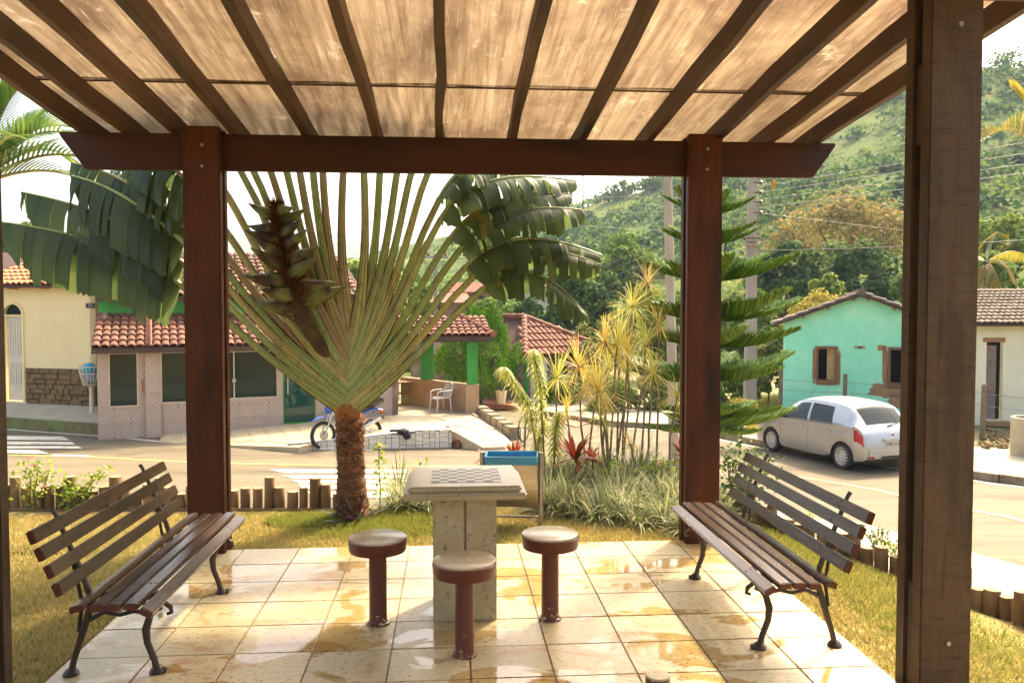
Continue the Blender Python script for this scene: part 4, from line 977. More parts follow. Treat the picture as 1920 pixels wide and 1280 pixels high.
# back wall of the porch, white tiled
bw0 = Q_(SL + .0, 0, -3.4); bw1 = Q_(SL + .95, 0, -3.4)
b = MB(); b.extrude([bw0 + Vector((0, 0, -1.5)), bw1 + Vector((0, 0, -1.5)), bw1 + Vector((0, 0, .75)), bw0 + Vector((0, 0, .75))], sn * .12); bwl = b.build('back_wall', m_whitepaint, porch)
for i in range(3):
    for j in range(6):
        tb = MB(); c = Q_(SL + .16 + i * .31, -1.3 + j * .33, -3.39); tb.box(c, (.30, .016, .32), frot); tb.build('tile', m_whitepaint, bwl)
# forecourt
m_fore = mat('forecourt_paving', (.50, .40, .25), (.43, .33, .20), 5, .6, .15, kind='Position', c=(.36, .27, .16), cscale=.8)
_nt = m_fore.node_tree
fa = [G(300, 827, -1.73), G(430, 834, -1.70), G(560, 838, -1.62), Vector((-3.2, 20.45, -1.58)), Vector((-1.6, 20.5, -1.40)), Vector((.08, 20.5, -1.36)), G(905, 838, -1.66), G(965, 836, -1.70)]
fbk = [Q_(wu(300), -1.70, 0), Q_(wu(430), -1.66, 0), Q_(wu(560), -1.575, 0), Q_(SL * .72, -1.54, 0), Q_(SL, -1.475, 0), pC + Vector((-.8, .1, -.012)), pC + Vector((.3, .1, -.012)), G(906, 772, -1.50)]
b = MB(); vs = []
for p, q in zip(fa, fbk):
    for k in range(5): vs.append(tuple(Vector(p).lerp(Vector(q), k / 4)))
b.add(vs, [(i * 5 + k, i * 5 + k + 1, (i + 1) * 5 + k + 1, (i + 1) * 5 + k) for i in range(7) for k in range(4)])
b.add([tuple(p) for p in fa] + [(p.x, p.y, -1.95) for p in fa], [(i, i + 1, 9 + i, 8 + i) for i in range(7)])
fore = b.build('forecourt', m_fore); tag(fore, kind='structure')
# lay square paving slabs on the forecourt
ps = .42; pbm = MB(); pbm.box((0, 0, 0), (ps - .014, ps - .014, .012)); pme = pbm.mesh('paving_slab', mat('paving_slab', (.54, .43, .27), (.46, .355, .215), 6, .55, .1, perobj=.1))
def fore_z(x, y):
    for i in range(7):
        for k in range(4):
            a, b_, c, d = [Vector(vs[j]) for j in (i * 5 + k, (i + 1) * 5 + k, (i + 1) * 5 + k + 1, i * 5 + k + 1)]
            for T in ((a, b_, c), (a, c, d)):
                den = (T[1].y - T[2].y) * (T[0].x - T[2].x) + (T[2].x - T[1].x) * (T[0].y - T[2].y)
                if abs(den) < 1e-9: continue
                l0 = ((T[1].y - T[2].y) * (x - T[2].x) + (T[2].x - T[1].x) * (y - T[2].y)) / den; l1 = ((T[2].y - T[0].y) * (x - T[2].x) + (T[0].x - T[2].x) * (y - T[2].y)) / den; l2 = 1 - l0 - l1
                if min(l0, l1, l2) >= 0:
                    n = (T[1] - T[0]).cross(T[2] - T[0]).normalized(); return l0 * T[0].z + l1 * T[1].z + l2 * T[2].z, n
    return None
for i in range(-4, 26):
    for j in range(-8, 12):
        p = sA + su * (2.6 + i * ps) + sn * (-.35 - j * ps); hit = fore_z(p.x, p.y)
        if hit is None or any(fore_z((p + su * a + sn * c).x, (p + su * a + sn * c).y) is None for a in (-.2, .2) for c in (-.2, .2)): continue
        z, n = hit; n = n if n.z > 0 else -n; X = (su - n * su.dot(n)).normalized(); Y = n.cross(X)
        o = link('paving_slab', pme, fore); o.matrix_basis = Matrix(((X.x, Y.x, n.x, p.x), (X.y, Y.y, n.y, p.y), (X.z, Y.z, n.z, z + .010), (0, 0, 0, 1)))

# broken-marble garden wall at the road edge
m_marble = mat('white_marble_shard', (.72, .68, .60), (.60, .56, .48), 6, .3, .05, perobj=.12, c=(.42, .38, .34), cscale=4, clo=.6, chi=.7); m_dkgrout = mat('grey_grout', (.24, .21, .18), None, 8, .9)
mA, mB = Vector((-3.95, 20.34, 0)), Vector((.02, 20.40, 0)); mwall = thing('marble_wall', 'low wall faced with broken white marble at the road edge', 'wall', (mA.x, mA.y, ROADZ))
topz = lambda t: -1.60 + .10 * min(1, t / .35) + .19 * max(0, min(1, (t - .35) / .45))
N = 24; b = MB(); pts = [(mA.lerp(mB, k / N), topz(k / N)) for k in range(N + 1)]
b.add([v for p, z in pts for v in ((p.x, p.y, -1.93), (p.x, p.y, z), (p.x, p.y + .22, z), (p.x, p.y + .22, -1.93))], [(4 * k + a, 4 * k + 4 + a, 4 * k + 4 + (a + 1) % 4, 4 * k + (a + 1) % 4) for k in range(N) for a in range(4)] + [(0, 1, 2, 3), (4 * N + 3, 4 * N + 2, 4 * N + 1, 4 * N)])
b.build('core', m_dkgrout, mwall)
x = .01
L_ = (mB - mA).length
while x < L_ - .05:
    w = rnd.uniform(.11, .24); z = -1.745
    while z < topz(x / L_) - .05:
        h = min(rnd.uniform(.07, .16), topz(x / L_) - z); q = [(x + rnd.uniform(.002, .012), z + rnd.uniform(.002, .010)), (min(L_, x + w) - rnd.uniform(.002, .012), z + rnd.uniform(.002, .010)), (min(L_, x + w) - rnd.uniform(.002, .012), z + h - rnd.uniform(.002, .010)), (x + rnd.uniform(.002, .012), z + h - rnd.uniform(.002, .010))]
        d_ = (mB - mA).normalized(); bb = MB(); bb.extrude([mA + d_ * a + Vector((0, -.001, c)) for a, c in q], (0, -.014, 0)); bb.build('marble_piece', m_marble, mwall); z += h
    bb = MB(); bb.box(mA + d_ * (x + w / 2) + Vector((0, .105, topz((x + w / 2) / L_) + .008)), (w - .015, .225, .014), (0, -.04, 0)); bb.build('marble_piece', m_marble, mwall); x += w
m_terra = mat('terracotta', (.45, .20, .10), (.36, .15, .07), 5, .75, .2)
pp = Vector((.13, 20.30, -1.66)); b = MB(); b.tube([pp, pp + Vector((.1, .55, 0))], .10, 16, cap=False); b.tube([pp + Vector((.1, .55, 0)), pp], .082, 16, cap=False); b.tube([pp + Vector((.005, .02, 0)), pp + Vector((.02, .12, 0))], [.122, .115], 16, cap=False); tag(b.build('drain_pipe', m_terra, smooth=True), 'terracotta drain pipe end beside the marble wall', 'pipe')
cp_ = mA.lerp(mB, .70); b = lump((cp_.x, cp_.y - .03, -1.33), .13, 5, (1.1, .7, .6)); b.tube([(cp_.x - .32, cp_.y + .02, -1.315), (cp_.x - .1, cp_.y, -1.30), (cp_.x + .02, cp_.y - .06, -1.33)], [.05, .07, .09], 8, flat=.5); b.tube([(cp_.x + .06, cp_.y - .06, -1.30), (cp_.x + .1, cp_.y - .09, -1.42), (cp_.x + .13, cp_.y - .09, -1.50)], [.10, .10, .06], 8, flat=.4)
tag(b.build('dark_cloth', mat('black_cloth', (.012, .013, .016), None, 8, .7), smooth='all'), 'crumpled black cloth left on the marble wall', 'cloth')
# concrete kerb wall at the right of the forecourt
k0, k1 = G(892, 776, -1.5), G(958, 822, -1.72); b = MB(); n_ = 6
for i in range(n_):
    p, q = k0.lerp(k1, i / n_), k0.lerp(k1, (i + .97) / n_); b.box((p + q) * .5 + Vector((.12, 0, .06)), ((q - p).length, .34, .42 + .02 * rnd.random()), (0, 0, math.atan2((q - p).y, (q - p).x)))
tag(b.build('stone_kerb', m_kerb, bevel=.03), 'rough stone kerb wall sloping down beside the forecourt', 'wall')
# ---- hipped house in the lane
m_brick = mat('brick_paving', (.40, .17, .10), (.30, .12, .07), 5, .75, .2, kind='Position', perobj=.2)
m_greyst = mat('grey_rubble_wall', (.24, .22, .18), (.14, .13, .11), 4, .9, .5, kind='Position', c=(.32, .30, .25), cscale=3)
hc = D(983, 700, 29.6); hip = thing('hipped_house', 'small house with red hipped tile roof beyond the cypress', 'house', (hc.x, hc.y, -1.95))
hl = Vector((-.80, .60, 0)); hr = Vector((.83, .56, 0)); hz = 1.65 - 88 * 29.6 / FPX
Hc = Vector((hc.x, hc.y, 0)); Ll, Lr = 5.2, 3.6
b = MB(); b.prism([(p.x, p.y) for p in (Hc, Hc + hr * Lr, Hc + hr * Lr + hl * Ll, Hc + hl * Ll)], -1.95, hz); b.build('wall', m_greyst, hip)
ov = .35; c0 = Hc - (hl + hr) * ov + Vector((0, 0, hz)); cl = Hc + hl * (Ll + ov) - hr * ov + Vector((0, 0, hz)); cr = Hc + hr * (Lr + ov) - hl * ov + Vector((0, 0, hz)); cf = cl + (cr - c0)
r0 = (c0 + cr) * .5 + hl * 2.0 + Vector((0, 0, 1.32)); r1 = (cl + cf) * .5 - hl * 2.0 + Vector((0, 0, 1.32))
b = MB(); b.add([c0, cr, cf, cl, r0, r1], [(0, 1, 4), (1, 2, 5, 4), (2, 3, 5), (3, 0, 4, 5), (3, 2, 1, 0)]); rh_ = b.build('roof', m_deck, hip)
def trimask(apex0, apex1, u, vtot):
    return lambda uu, vv, Lu, Lv: (vv / Lv) * apex0 < uu < Lu - (vv / Lv) * (Lu - apex1)
Lsl = (cl - c0).length; Lsr = (cr - c0).length
tiled_slope(rh_, c0, cl, c0 + (r0 - c0) - hl * (r0 - c0).dot(hl) / 1.0 * 1.0, m_clay_red, .24, .42, mask=trimask((r0 - c0).dot(hl), (r1 - c0).dot(hl), 0, 0))
tiled_slope(rh_, c0, cr, c0 + (r0 - c0) - hr * (r0 - c0).dot(hr), m_clay_red, .24, .42, mask=trimask((r0 - c0).dot(hr), (r0 - c0).dot(hr), 0, 0))
for a_, e_ in ((c0, r0), (r0, r1), (cr, r0)):
    for k in range(10):
        bb = MB(); p, q = a_.lerp(e_, k / 10), a_.lerp(e_, (k + 1.1) / 10); bb.tube([p + Vector((0, 0, .08)), q + Vector((0, 0, .07))], [.13, .11], 8); bb.build('ridge_tile', m_clay_red, rh_, smooth=True)
b = MB(); d0_ = Hc + hr * .25 - hl * .02; b.extrude([d0_ + Vector((0, 0, -1.9)), d0_ + hr * .75 + Vector((0, 0, -1.9)), d0_ + hr * .75 + Vector((0, 0, hz - .1)), d0_ + Vector((0, 0, hz - .1))], -hl * .05); dd = b.build('door', m_whitepaint, hip)
for k in range(7):
    bb = MB(); p = d0_ + hr * (.05 + k * .1) - hl * .052; bb.bar(p + Vector((0, 0, -1.88)), p + Vector((0, 0, hz - .12)), .05, .02, up=hl); bb.build('rib', m_whitepaint, dd)
b = MB(); b.extrude([Hc - hl * .02 + Vector((0, 0, -1.9)), Hc - hl * .02 + hr * .12 + Vector((0, 0, -1.9)), Hc - hl * .02 + hr * .12 + Vector((0, 0, hz - .05)), Hc - hl * .02 + Vector((0, 0, hz - .05))], -hl * .04); b.build('corner_strip', m_greenp, hip)
b = MB(); p0_ = Hc + hr * 1.1 - hl * .9; b.extrude([p0_ + Vector((0, 0, hz - .35)), p0_ + hr * 2.6 + Vector((0, 0, hz - .35)), p0_ + hr * 2.6 + hl * 1.1 + Vector((0, 0, hz - .05)), p0_ + hl * 1.1 + Vector((0, 0, hz - .05))], (0, 0, -.08)); lean = b.build('lean_to_roof', m_clay_old, hip)
# brick steps with potted plant
b = MB(); q0 = G(908, 764, -1.9); st = MB(); st.prism([tuple(p.xy) for p in (G(903, 764, -1.72), G(975, 768, -1.72), G(1080, 800, -1.72), G(1130, 785, -1.72), G(975, 742, -1.72), G(905, 742, -1.72))], -1.94, -1.72); tag(st.build('brick_path', m_brick), kind='structure')
st = MB(); st.prism([tuple(p.xy) for p in (G(905, 756, -1.55), G(972, 760, -1.55), G(972, 742, -1.55), G(908, 740, -1.55))], -1.72, -1.55); stp = st.build('brick_step', m_brick); tag(stp, 'low red brick step beside the potted plant', 'step')
pt = G(940, 757, -1.55); pot = thing('plant_pot', 'cream tapered pot with small palm on the brick step', 'potted plant', tuple(pt))
b = MB(); b.lathe([(.13, 0), (.16, .2), (.19, .40), (.20, .41), (.20, .45), (.17, .45), (.17, .40)], 6, pt); b.build('pot', m_cream, pot)
m_palmleaf = leafmat('small_palm_leaf', [(0, (.05, .13, .02)), (1, (.13, .22, .04))], .3)
b = MB(); b.tube([pt + Vector((0, 0, .4)), pt + Vector((0, 0, .75))], [.035, .02], 6)
for k in range(22):
    a = k * 2.4; l = rnd.uniform(.25, .42); d_ = Vector((math.cos(a), math.sin(a), 0)); p0 = pt + Vector((0, 0, .65 + .005 * k)); up_ = rnd.uniform(.2, .9)
    pts_ = [p0, p0 + d_ * l * .5 + Vector((0, 0, l * up_ * .6)), p0 + d_ * l + Vector((0, 0, l * up_ * .4))]; sd = Vector((-d_.y, d_.x, 0)) * .02
    b.add([pts_[0] - sd * .4, pts_[0] + sd * .4, pts_[1] + sd, pts_[1] - sd, pts_[2]], [(0, 1, 2, 3), (3, 2, 4)])
b.build('foliage', m_palmleaf, pot)

# ---- mint house on the right
def mint_material():
    m, nt, bs = nodes_of('mint_plaster'); P = coords(nt, 'Position')
    cc = ramp(nt, noise(nt, P, 1.3, 8, .7), [(.3, (.22, .70, .48)), (.5, (.27, .75, .53)), (.68, (.42, .78, .56))])
    cc = mixc(nt, cc, (.62, .74, .58), ramp(nt, noise(nt, P, 5, 6, .75), [(.62, (0, 0, 0)), (.72, (.9, .9, .9))]))
    cc = mixc(nt, cc, (.10, .36, .20), ramp(nt, noise(nt, coords(nt, 'Position', (1, 1, .5)), .9, 6, .65), [(.58, (0, 0, 0)), (.75, (.6, .6, .6))]))
    nt.links.new(cc, bs.inputs['Base Color']); bs.inputs['Roughness'].default_value = .85; bump(nt, bs, noise(nt, P, 14, 6), .2, .01); return m
m_mint = mint_material(); m_mud = mat('bare_mud_plaster', (.36, .21, .11), (.26, .15, .08), 8, .95, .5, kind='Position')
m_frame = mat('brown_window_wood', (.22, .09, .035), (.15, .06, .025), 6, .6, .2, kind='Position'); m_plank = mat('pale_plank', (.42, .29, .14), (.32, .21, .10), 4, .7, .2, stretch=(6, 6, .6))
gA = G(1467, 776, -1.6); gB = D(1762, 700, 24.4); gA = Vector((gA.x, gA.y, 0)); gB = Vector((gB.x, gB.y, 0)); gu = (gB - gA).normalized(); gn = Vector((-gu.y, gu.x, 0)); GL = (gB - gA).length
mint = thing('mint_house', 'mint green gabled house with bare plaster round its windows', 'house', (gA.x, gA.y, -1.6))
K_ = lambda u_, z, o=0: gA + gu * u_ - gn * o + Vector((0, 0, z)); gz = lambda px, py: zof(px, py, gA, gB); gU = lambda px: uof(px, gA, gB)
ez, pz, pu = 1.30, gz(1612, 556), gU(1612); ezr = ez - .02
w1 = (gU(1529), gU(1570), gz(1550, 716), gz(1550, 649)); w2 = (gU(1664), gU(1712), gz(1690, 722), gz(1690, 651))
gwall = wall_grid('wall', gA, gB, -1.95, ez, .2, [w1, w2], m_mint, mint, gn)
b = MB(); b.extrude([K_(0, ez), K_(GL, ez), K_(pu, pz)], gn * .2); b.build('gable', m_mint, mint)
for o_ in (0, GL):
    b = MB(); b.extrude([K_(o_, -1.95, -.2), K_(o_, -1.95, -7), K_(o_, ez, -7), K_(o_, ez, -.2)], gu * (.2 if o_ == 0 else -.2)); b.build('side_wall', m_mint, mint)
b = MB(); b.extrude([K_(.3, -1.6, -1.6), K_(GL - .3, -1.6, -1.6), K_(GL - .3, 1.2, -1.6), K_(.3, 1.2, -1.6)], gn * .05); b.build('inner_wall', m_void, mint)
for k, w in enumerate((w1, w2)):
    f = MB(); t = .075
    for z in (w[2] + t / 2, w[3] - t / 2): f.bar(K_(w[0], z, .015), K_(w[1], z, .015), .12, t)
    for u_ in (w[0] + t / 2, w[1] - t / 2): f.bar(K_(u_, w[2] + t, .015), K_(u_, w[3] - t, .015), t, .12, up=gn)
    win = f.build('window', m_frame, mint)
    s_ = MB(); a0 = w[0] + (w[1] - w[0]) * (.52 if k == 0 else .78); s_.extrude([K_(a0, w[2] + t, -.05), K_(w[1] - t, w[2] + t, -.02), K_(w[1] - t, w[3] - t, -.02), K_(a0, w[3] - t, -.05)], gn * .03); s_.build('shutter', m_plank, win)
def patch(u0, z0, u1, z1, seed, n=18, m=None, parent=gwall, name='bare_patch'):
    g = random.Random(seed); cu_, cz_ = (u0 + u1) / 2, (z0 + z1) / 2; pts = []
    for k in range(n):
        a = 6.283 * k / n; q = 1 + g.uniform(-.16, .14); ca, sa = math.cos(a), math.sin(a); e = max(abs(ca), abs(sa)) ** .65
        pts.append(K_(cu_ + ca / e * (u1 - u0) / 2 * q, cz_ + sa / e * (z1 - z0) / 2 * q, .0))
    b = MB(); b.extrude(pts, -gn * .006); return b.build(name, m or m_mud, parent)
# bare plaster strips round the windows
g_ = lambda a, b_: None
for k, w in enumerate((w1, w2)):
    e = .09 if k == 0 else .15
    patch(w[0] - e, w[2] - .05, w[0] + .0, w[3] + .0 + .03 * k, 3 + k); patch(w[1] - .0, w[2] - .1, w[1] + e, w[3] - .1, 7 + k); patch(w[0] - .03, w[2] - .10, w[1] + e, w[2] + .0, 9 + k)
    if k: patch(w[0] - .3, w[3] - .12, w[0] - .02, w[3] + .06, 21)
patch(gU(1630), gz(1650, 745), gU(1730), gz(1650, 718), 31, 26)
patch(gU(1668), gz(1680, 765), gU(1740), gz(1680, 738), 33, 22)
b = MB(); us = gU(1611), gz(1611, 651); b.extrude([K_(us[0] - .15, us[1] - .04, .006), K_(us[0] + .15, us[1] - .04, .006), K_(us[0] + .15, us[1] + .045, .006), K_(us[0] - .15, us[1] + .045, .006)], -gn * .01); npm = b.build('number_plate', m_plank, mint); b = MB(); b.box(K_(us[0], us[1], .022), (.10, .012, .06), Matrix(((gu.x, gn.x, 0), (gu.y, gn.y, 0), (0, 0, 1)))); b.build('number_mark', mat('dark_blue_mark', (.03, .04, .10), None, 5, .5), npm)
for sgn, (a_, ez_) in ((-1, (-.35, ez - .02)), (1, (GL + .35, ez - .04))):
    lo_ = K_(a_, ez_ - .13, .30); hi_ = K_(pu, pz + .07, .30); dp = gn * 7.3
    b = MB(); b.extrude([lo_, hi_, hi_ + dp, lo_ + dp], (0, 0, -.05)); rr = b.build('roof', m_deck, mint)
    if sgn < 0: tiled_slope(rr, lo_ + dp, lo_, lo_ + dp + (hi_ - lo_), m_clay_old, .23, .40, limit=150)
    else: tiled_slope(rr, lo_, lo_ + dp, hi_, m_clay_old, .23, .40, limit=290)
    for k in range(4):
        p = lo_.lerp(hi_, .08 + k * .28) + Vector((0, 0, -.085)); bb = MB(); bb.bar(p, p + gn * .5, .06, .07); bb.build('purlin_end', m_frame, rr)
for k in range(14):
    p = K_(pu, pz + .14, .3 - k * .42); bb = MB(); bb.tube([p, p + gn * .46 + Vector((0, 0, -.01))], [.12, .10], 8); bb.build('ridge_tile', m_clay_old, rr, smooth=True)

# ---- white house at the right edge
wA = D(1800, 700, 23.3); wB = D(2300, 700, 22.2); wA = Vector((wA.x, wA.y, 0)); wB = Vector((wB.x, wB.y, 0)); wu_ = (wB - wA).normalized(); wn2 = Vector((-wu_.y, wu_.x, 0)); WL = (wB - wA).length
wh = thing('white_house', 'stained white house with old tile roof behind the wire fence', 'house', (wA.x, wA.y, -1.6))
m_whstain = mat('stained_white_plaster', (.74, .70, .55), (.66, .62, .46), 1.2, .85, .15, kind='Position', c=(.55, .30, .12), cscale=.9, clo=.62, chi=.78)
V_ = lambda u_, z, o=0: wA + wu_ * u_ - wn2 * o + Vector((0, 0, z)); dw = (uof(1849, wA, wB), uof(1880, wA, wB), zof(1865, 787, wA, wB), zof(1865, 641, wA, wB))
wall_grid('wall', wA, wB, -1.95, 1.25, .2, [dw], m_whstain, wh, wn2)
b = MB(); b.extrude([V_(0, -1.95, -.2), V_(0, -1.95, -6), V_(0, 1.25, -6), V_(0, 1.25, -.2)], wu_ * .2); b.build('side_wall', m_whstain, wh)
b = MB(); b.extrude([V_(dw[0] + .02, dw[2], -.12), V_(dw[0] + (dw[1] - dw[0]) * .68, dw[2], -.10), V_(dw[0] + (dw[1] - dw[0]) * .68, dw[3] - .1, -.10), V_(dw[0] + .02, dw[3] - .1, -.12)], wn2 * .05); b.build('door', mat('grey_door', (.22, .20, .18), (.15, .13, .12), 4, .7, .2, c=(.28, .10, .06), cscale=2.5), wh)
b = MB(); b.extrude([V_(dw[0] - .1, dw[2] - .2, -.9), V_(dw[1] + .3, dw[2] - .2, -.9), V_(dw[1] + .3, dw[3] + .1, -.9), V_(dw[0] - .1, dw[3] + .1, -.9)], wn2 * .05); b.build('inner_wall', m_void, wh)
b = MB(); b.bar(V_(dw[0] - .1, dw[3] + .06, .006), V_(dw[1] + .05, dw[3] + .06, .006), .02, .13); b.build('lintel_patch', m_mud, wh)
b = MB(); b.bar(V_(dw[0], dw[2] - .08, .12), V_(dw[1] + .6, dw[2] - .08, .12), .35, .12); b.build('door_step', m_mud, wh)
lo_, hi_ = V_(-.5, 1.24, .35), V_(WL, 1.24, .35); up3 = wn2 * 3.4 + Vector((0, 0, .95)); b = MB(); b.extrude([lo_, hi_, hi_ + up3, lo_ + up3], (0, 0, -.05)); wr = b.build('roof', m_deck, wh); tiled_slope(wr, lo_, hi_, lo_ + up3, m_clay_old, .15, .34)

# concrete ring, fence, rubble
cr_ = G(1942, 853, -1.6); ring = thing('concrete_ring', 'pale concrete well ring standing on the far pavement', 'well ring', tuple(cr_))
b = MB(); b.lathe([(.50, 0), (.50, .84), (.43, .84), (.43, .02)], 32, cr_); b.build('shell', m_side, ring, smooth=True)
m_fpost = mat('grey_fence_post', (.20, .15, .10), (.13, .10, .07), 5, .9, .3, kind='Position')
fps = [G(1462, 783, -1.6), G(1582, 790, -1.6), D(1730, 790, 22.6), D(1842, 790, 20.8), D(2000, 790, 19.3)]
fence = thing('wire_fence', 'wire fence on rough posts in front of the mint and white houses', 'fence', (fps[0].x, fps[0].y, -1.6))
for k, p in enumerate(fps):
    b = MB(); b.tube([(p.x, p.y, -1.7), (p.x + .02, p.y, -.9), (p.x + .03, p.y, -.22 if k else -.05)], [.07, .065, .06], 7); b.build('post', m_fpost, fence, smooth=True)
m_wire = mat('grey_wire', (.20, .19, .17), None, 5, .5, 0, metal=.3)
for z in (-.45, -.75, -1.05, -1.3):
    for k in range(len(fps) - 1):
        p, q = fps[k], fps[k + 1]; mid = (p + q) * .5; b = MB(); b.tube([(p.x, p.y - .06, z), (mid.x, mid.y - .06, z - .03), (q.x, q.y - .06, z + rnd.uniform(-.03, .03))], .006, 4); b.build('wire', m_wire, fence)
m_rub = mat('rubble_soil', (.22, .15, .07), (.14, .09, .04), 6, .95, .6, kind='Position')
b = MB()
for k in range(120):
    p = G(rnd.uniform(1840, 1892), rnd.uniform(805, 842), -1.6); s_ = rnd.uniform(.04, .13); b.box((p.x, p.y, -1.59 + s_ * .2), (s_, s_ * rnd.uniform(.3, 1), s_ * .5), (rnd.random(), rnd.random(), rnd.random() * 6))
tag(b.build('rubble', m_rub), 'brown rubble and leaf litter below the white house door', 'rubble', None, 'stuff')

# ---- distant houses on the slope
m_dw = mat('far_white_wall', (.55, .50, .42), None, 1, .9, 0); m_db = mat('far_brick_wall', (.36, .17, .11), None, 2, .9, 0)
def far_house(px, py, depth, w, h, dp, m, label, rz=.2):
    p = D(px, py, depth); t = thing('far_house', label, 'house', tuple(p), rz, 'small houses on the slope')
    b = MB(); b.box((0, 0, h / 2 - 2), (w, dp, h + 4)); b.build('wall', m, t, world=False)
    b = MB(); b.add([(-w * .56, -dp * .6, h), (w * .56, -dp * .6, h), (w * .56, dp * .6, h), (-w * .56, dp * .6, h), (-w * .56, 0, h + dp * .26), (w * .56, 0, h + dp * .26)], [(0, 1, 5, 4), (2, 3, 4, 5), (0, 4, 3), (1, 2, 5), (3, 2, 1, 0)]); r = b.build('roof', m_clay_red, t, world=False)
    for sx in (-.28, .25):
        b = MB(); b.box((sx * w, -dp / 2 - .01, h * .55), (w * .14, .06, h * .32)); wn_ = b.build('window', m_void, t, world=False); b = MB(); b.box((sx * w, -dp / 2 - .02, h * .37), (w * .18, .1, .1)); b.build('sill', m_dw, wn_, world=False)
far_house(832, 590, 62, 3.2, .9, 2.8, m_db, 'far brick-red house behind the concrete T pole', .3)
far_house(893, 574, 66, 3.2, 1.1, 3, m_db, 'far house with orange roof under the yellowed palm leaf', -.25)
far_house(1040, 572, 64, 4.0, 1.4, 3, m_dw, 'far pale house half hidden by the large mango tree', .15)

# ---- poles and cables
m_conc = mat('concrete_pole', (.36, .32, .27), (.29, .25, .21), 3, .85, .2, kind='Position', stretch=(1, 1, .3)); m_cable = mat('black_cable', (.02, .02, .02), None, 4, .6, 0); m_pcable = mat('pale_cable', (.32, .30, .26), None, 4, .5, 0); m_ins = mat('brown_insulator', (.12, .06, .04), None, 5, .3, 0)
up0 = G(1406, 772, -1.6); UD = 26.7
pole = thing('utility_pole', 'square concrete utility pole with insulators left of the mint house', 'pole', tuple(up0))
b = MB(); b.box(up0 + Vector((0, 0, 4.3)), (.36, .30, 8.8), None, 0, .62); b.build('shaft', m_conc, pole, bevel=.015)
for z in (5.55, 5.25, 4.95, 4.62):
    b = MB(); b.lathe([(.03, 0), (.07, .02), (.05, .06), (.07, .09), (.03, .12)], 10, up0 + Vector((.24, -.1, z + 1.6))); b.tube([up0 + Vector((0, -.1, z + 1.66)), up0 + Vector((.24, -.1, z + 1.66))], .018, 6); b.build('insulator', m_ins, pole, smooth=True)
b = MB(); cl_ = D(1383, 468, UD - .2); b.torus((cl_.x, cl_.y, cl_.z), .42, .035, 22, 6); b.build('cable_coil', m_cable, pole, smooth=True)
b = MB(); zz = D(1400, 455, UD).z
for k in range(3): b.box((up0.x, up0.y, zz + .12 * k - .1), (.42, .40, .05))
b.build('clamp', m_conc, pole)
lp0 = G(1265, 903, -1.7); lpole = thing('lamp_pole', 'plain round grey steel pole rising behind the planted bed', 'pole', tuple(lp0))
lt = W(1252, 335, lp0.y); dir_ = (Vector((lt.x, lp0.y, lt.z)) - lp0).normalized(); b = MB(); b.tube([lp0 + Vector((0, 0, -.1)), lp0 + dir_ * 4.6, lp0 + dir_ * 9.2], [.10, .088, .075], 16); b.build('shaft', m_conc, lpole, smooth=True)
b = MB(); b.lathe([(.17, 0), (.17, .05), (.1, .1)], 16, lp0); b.build('base_flange', m_conc, lpole)
tp = D(817, 600, 46); tpole = thing('utility_pole', 'slender concrete pole with crossarm behind the porch roof', 'pole', (tp.x, tp.y, -1.9)); b = MB(); zt2 = D(817, 476, 46).z; b.box((tp.x, tp.y, (zt2 - 1.9) / 2), (.28, .28, zt2 + 1.9), None, 0, .7); b.build('shaft', m_conc, tpole)
b = MB(); zc2 = D(805, 483, 46).z; b.bar((tp.x - 1.1, tp.y - .15, zc2), (tp.x + .7, tp.y - .15, zc2), .12, .14); ca_ = b.build('crossarm', m_conc, tpole)
for dx in (-1.0, -.4, .55):
    b = MB(); b.lathe([(.05, 0), (.09, .08), (.04, .2)], 8, (tp.x + dx, tp.y - .15, zc2 + .07)); b.build('insulator', m_ins, ca_)
hp = D(1093, 395, 160); hpole = thing('utility_pole', 'thin dark pole standing on the hill skyline', 'pole', tuple(hp)); b = MB(); b.tube([hp + Vector((0, 0, -3)), hp + Vector((0, 0, 8.5))], .14, 6); b.build('shaft', m_cable, hpole); b = MB(); b.bar(hp + Vector((-.7, 0, 7.3)), hp + Vector((.7, 0, 7.3)), .12, .14); b.build('crossarm', m_cable, hpole)
def cable(p, q, r, m, label, sag=.0, n=14):
    b = MB(); b.tube([p.lerp(q, k / n) + Vector((0, 0, -sag * 4 * (k / n) * (1 - k / n))) for k in range(n + 1)], r * .65, 5); tag(b.build('cable', m, smooth=True), label, 'cable', 'overhead cables')
for k, (ya, yb) in enumerate(((352, 306), (363, 322), (376, 339), (392, 355))):
    cable(D(1412, ya, UD - .2), D(1690 + 700, yb + (yb - ya) * 700 / 278, 13 + .2 * k), .013, m_pcable, ('topmost', 'second', 'third', 'lowest')[k] + ' of the four pale cables running right from the square pole')
cable(D(1420, 470, UD - .2), D(2300, 424, 16), .022, m_cable, 'black cable running right at mid height from the square pole', .1)
cable(D(1405, 397, UD - .2), D(1760, 440, 48), .012, m_pcable, 'thin cable dropping right from the square pole to the trees')
for k in range(5):
    cable(D(1398, 388 + 14 * k, UD), D(985, 560 + 13 * k, 62), .014, m_pcable, ('highest', 'second highest', 'middle', 'second lowest', 'lowest')[k] + ' of five cables slanting down left across the mango tree')
for k, (y0_, y1_) in enumerate(((372, 352), (398, 381), (440, 402))):
    cable(D(1400, y0_, UD), D(560, y0_ - (y0_ - y1_) * 1.9, 55), .012, m_pcable, ('upper', 'middle', 'lower')[k] + ' of three cables crossing the sky behind the fan palm', .3)
cable(D(600, 400, 44), D(860, 720, 34), .013, m_pcable, 'pale stay cable slanting behind the porch')
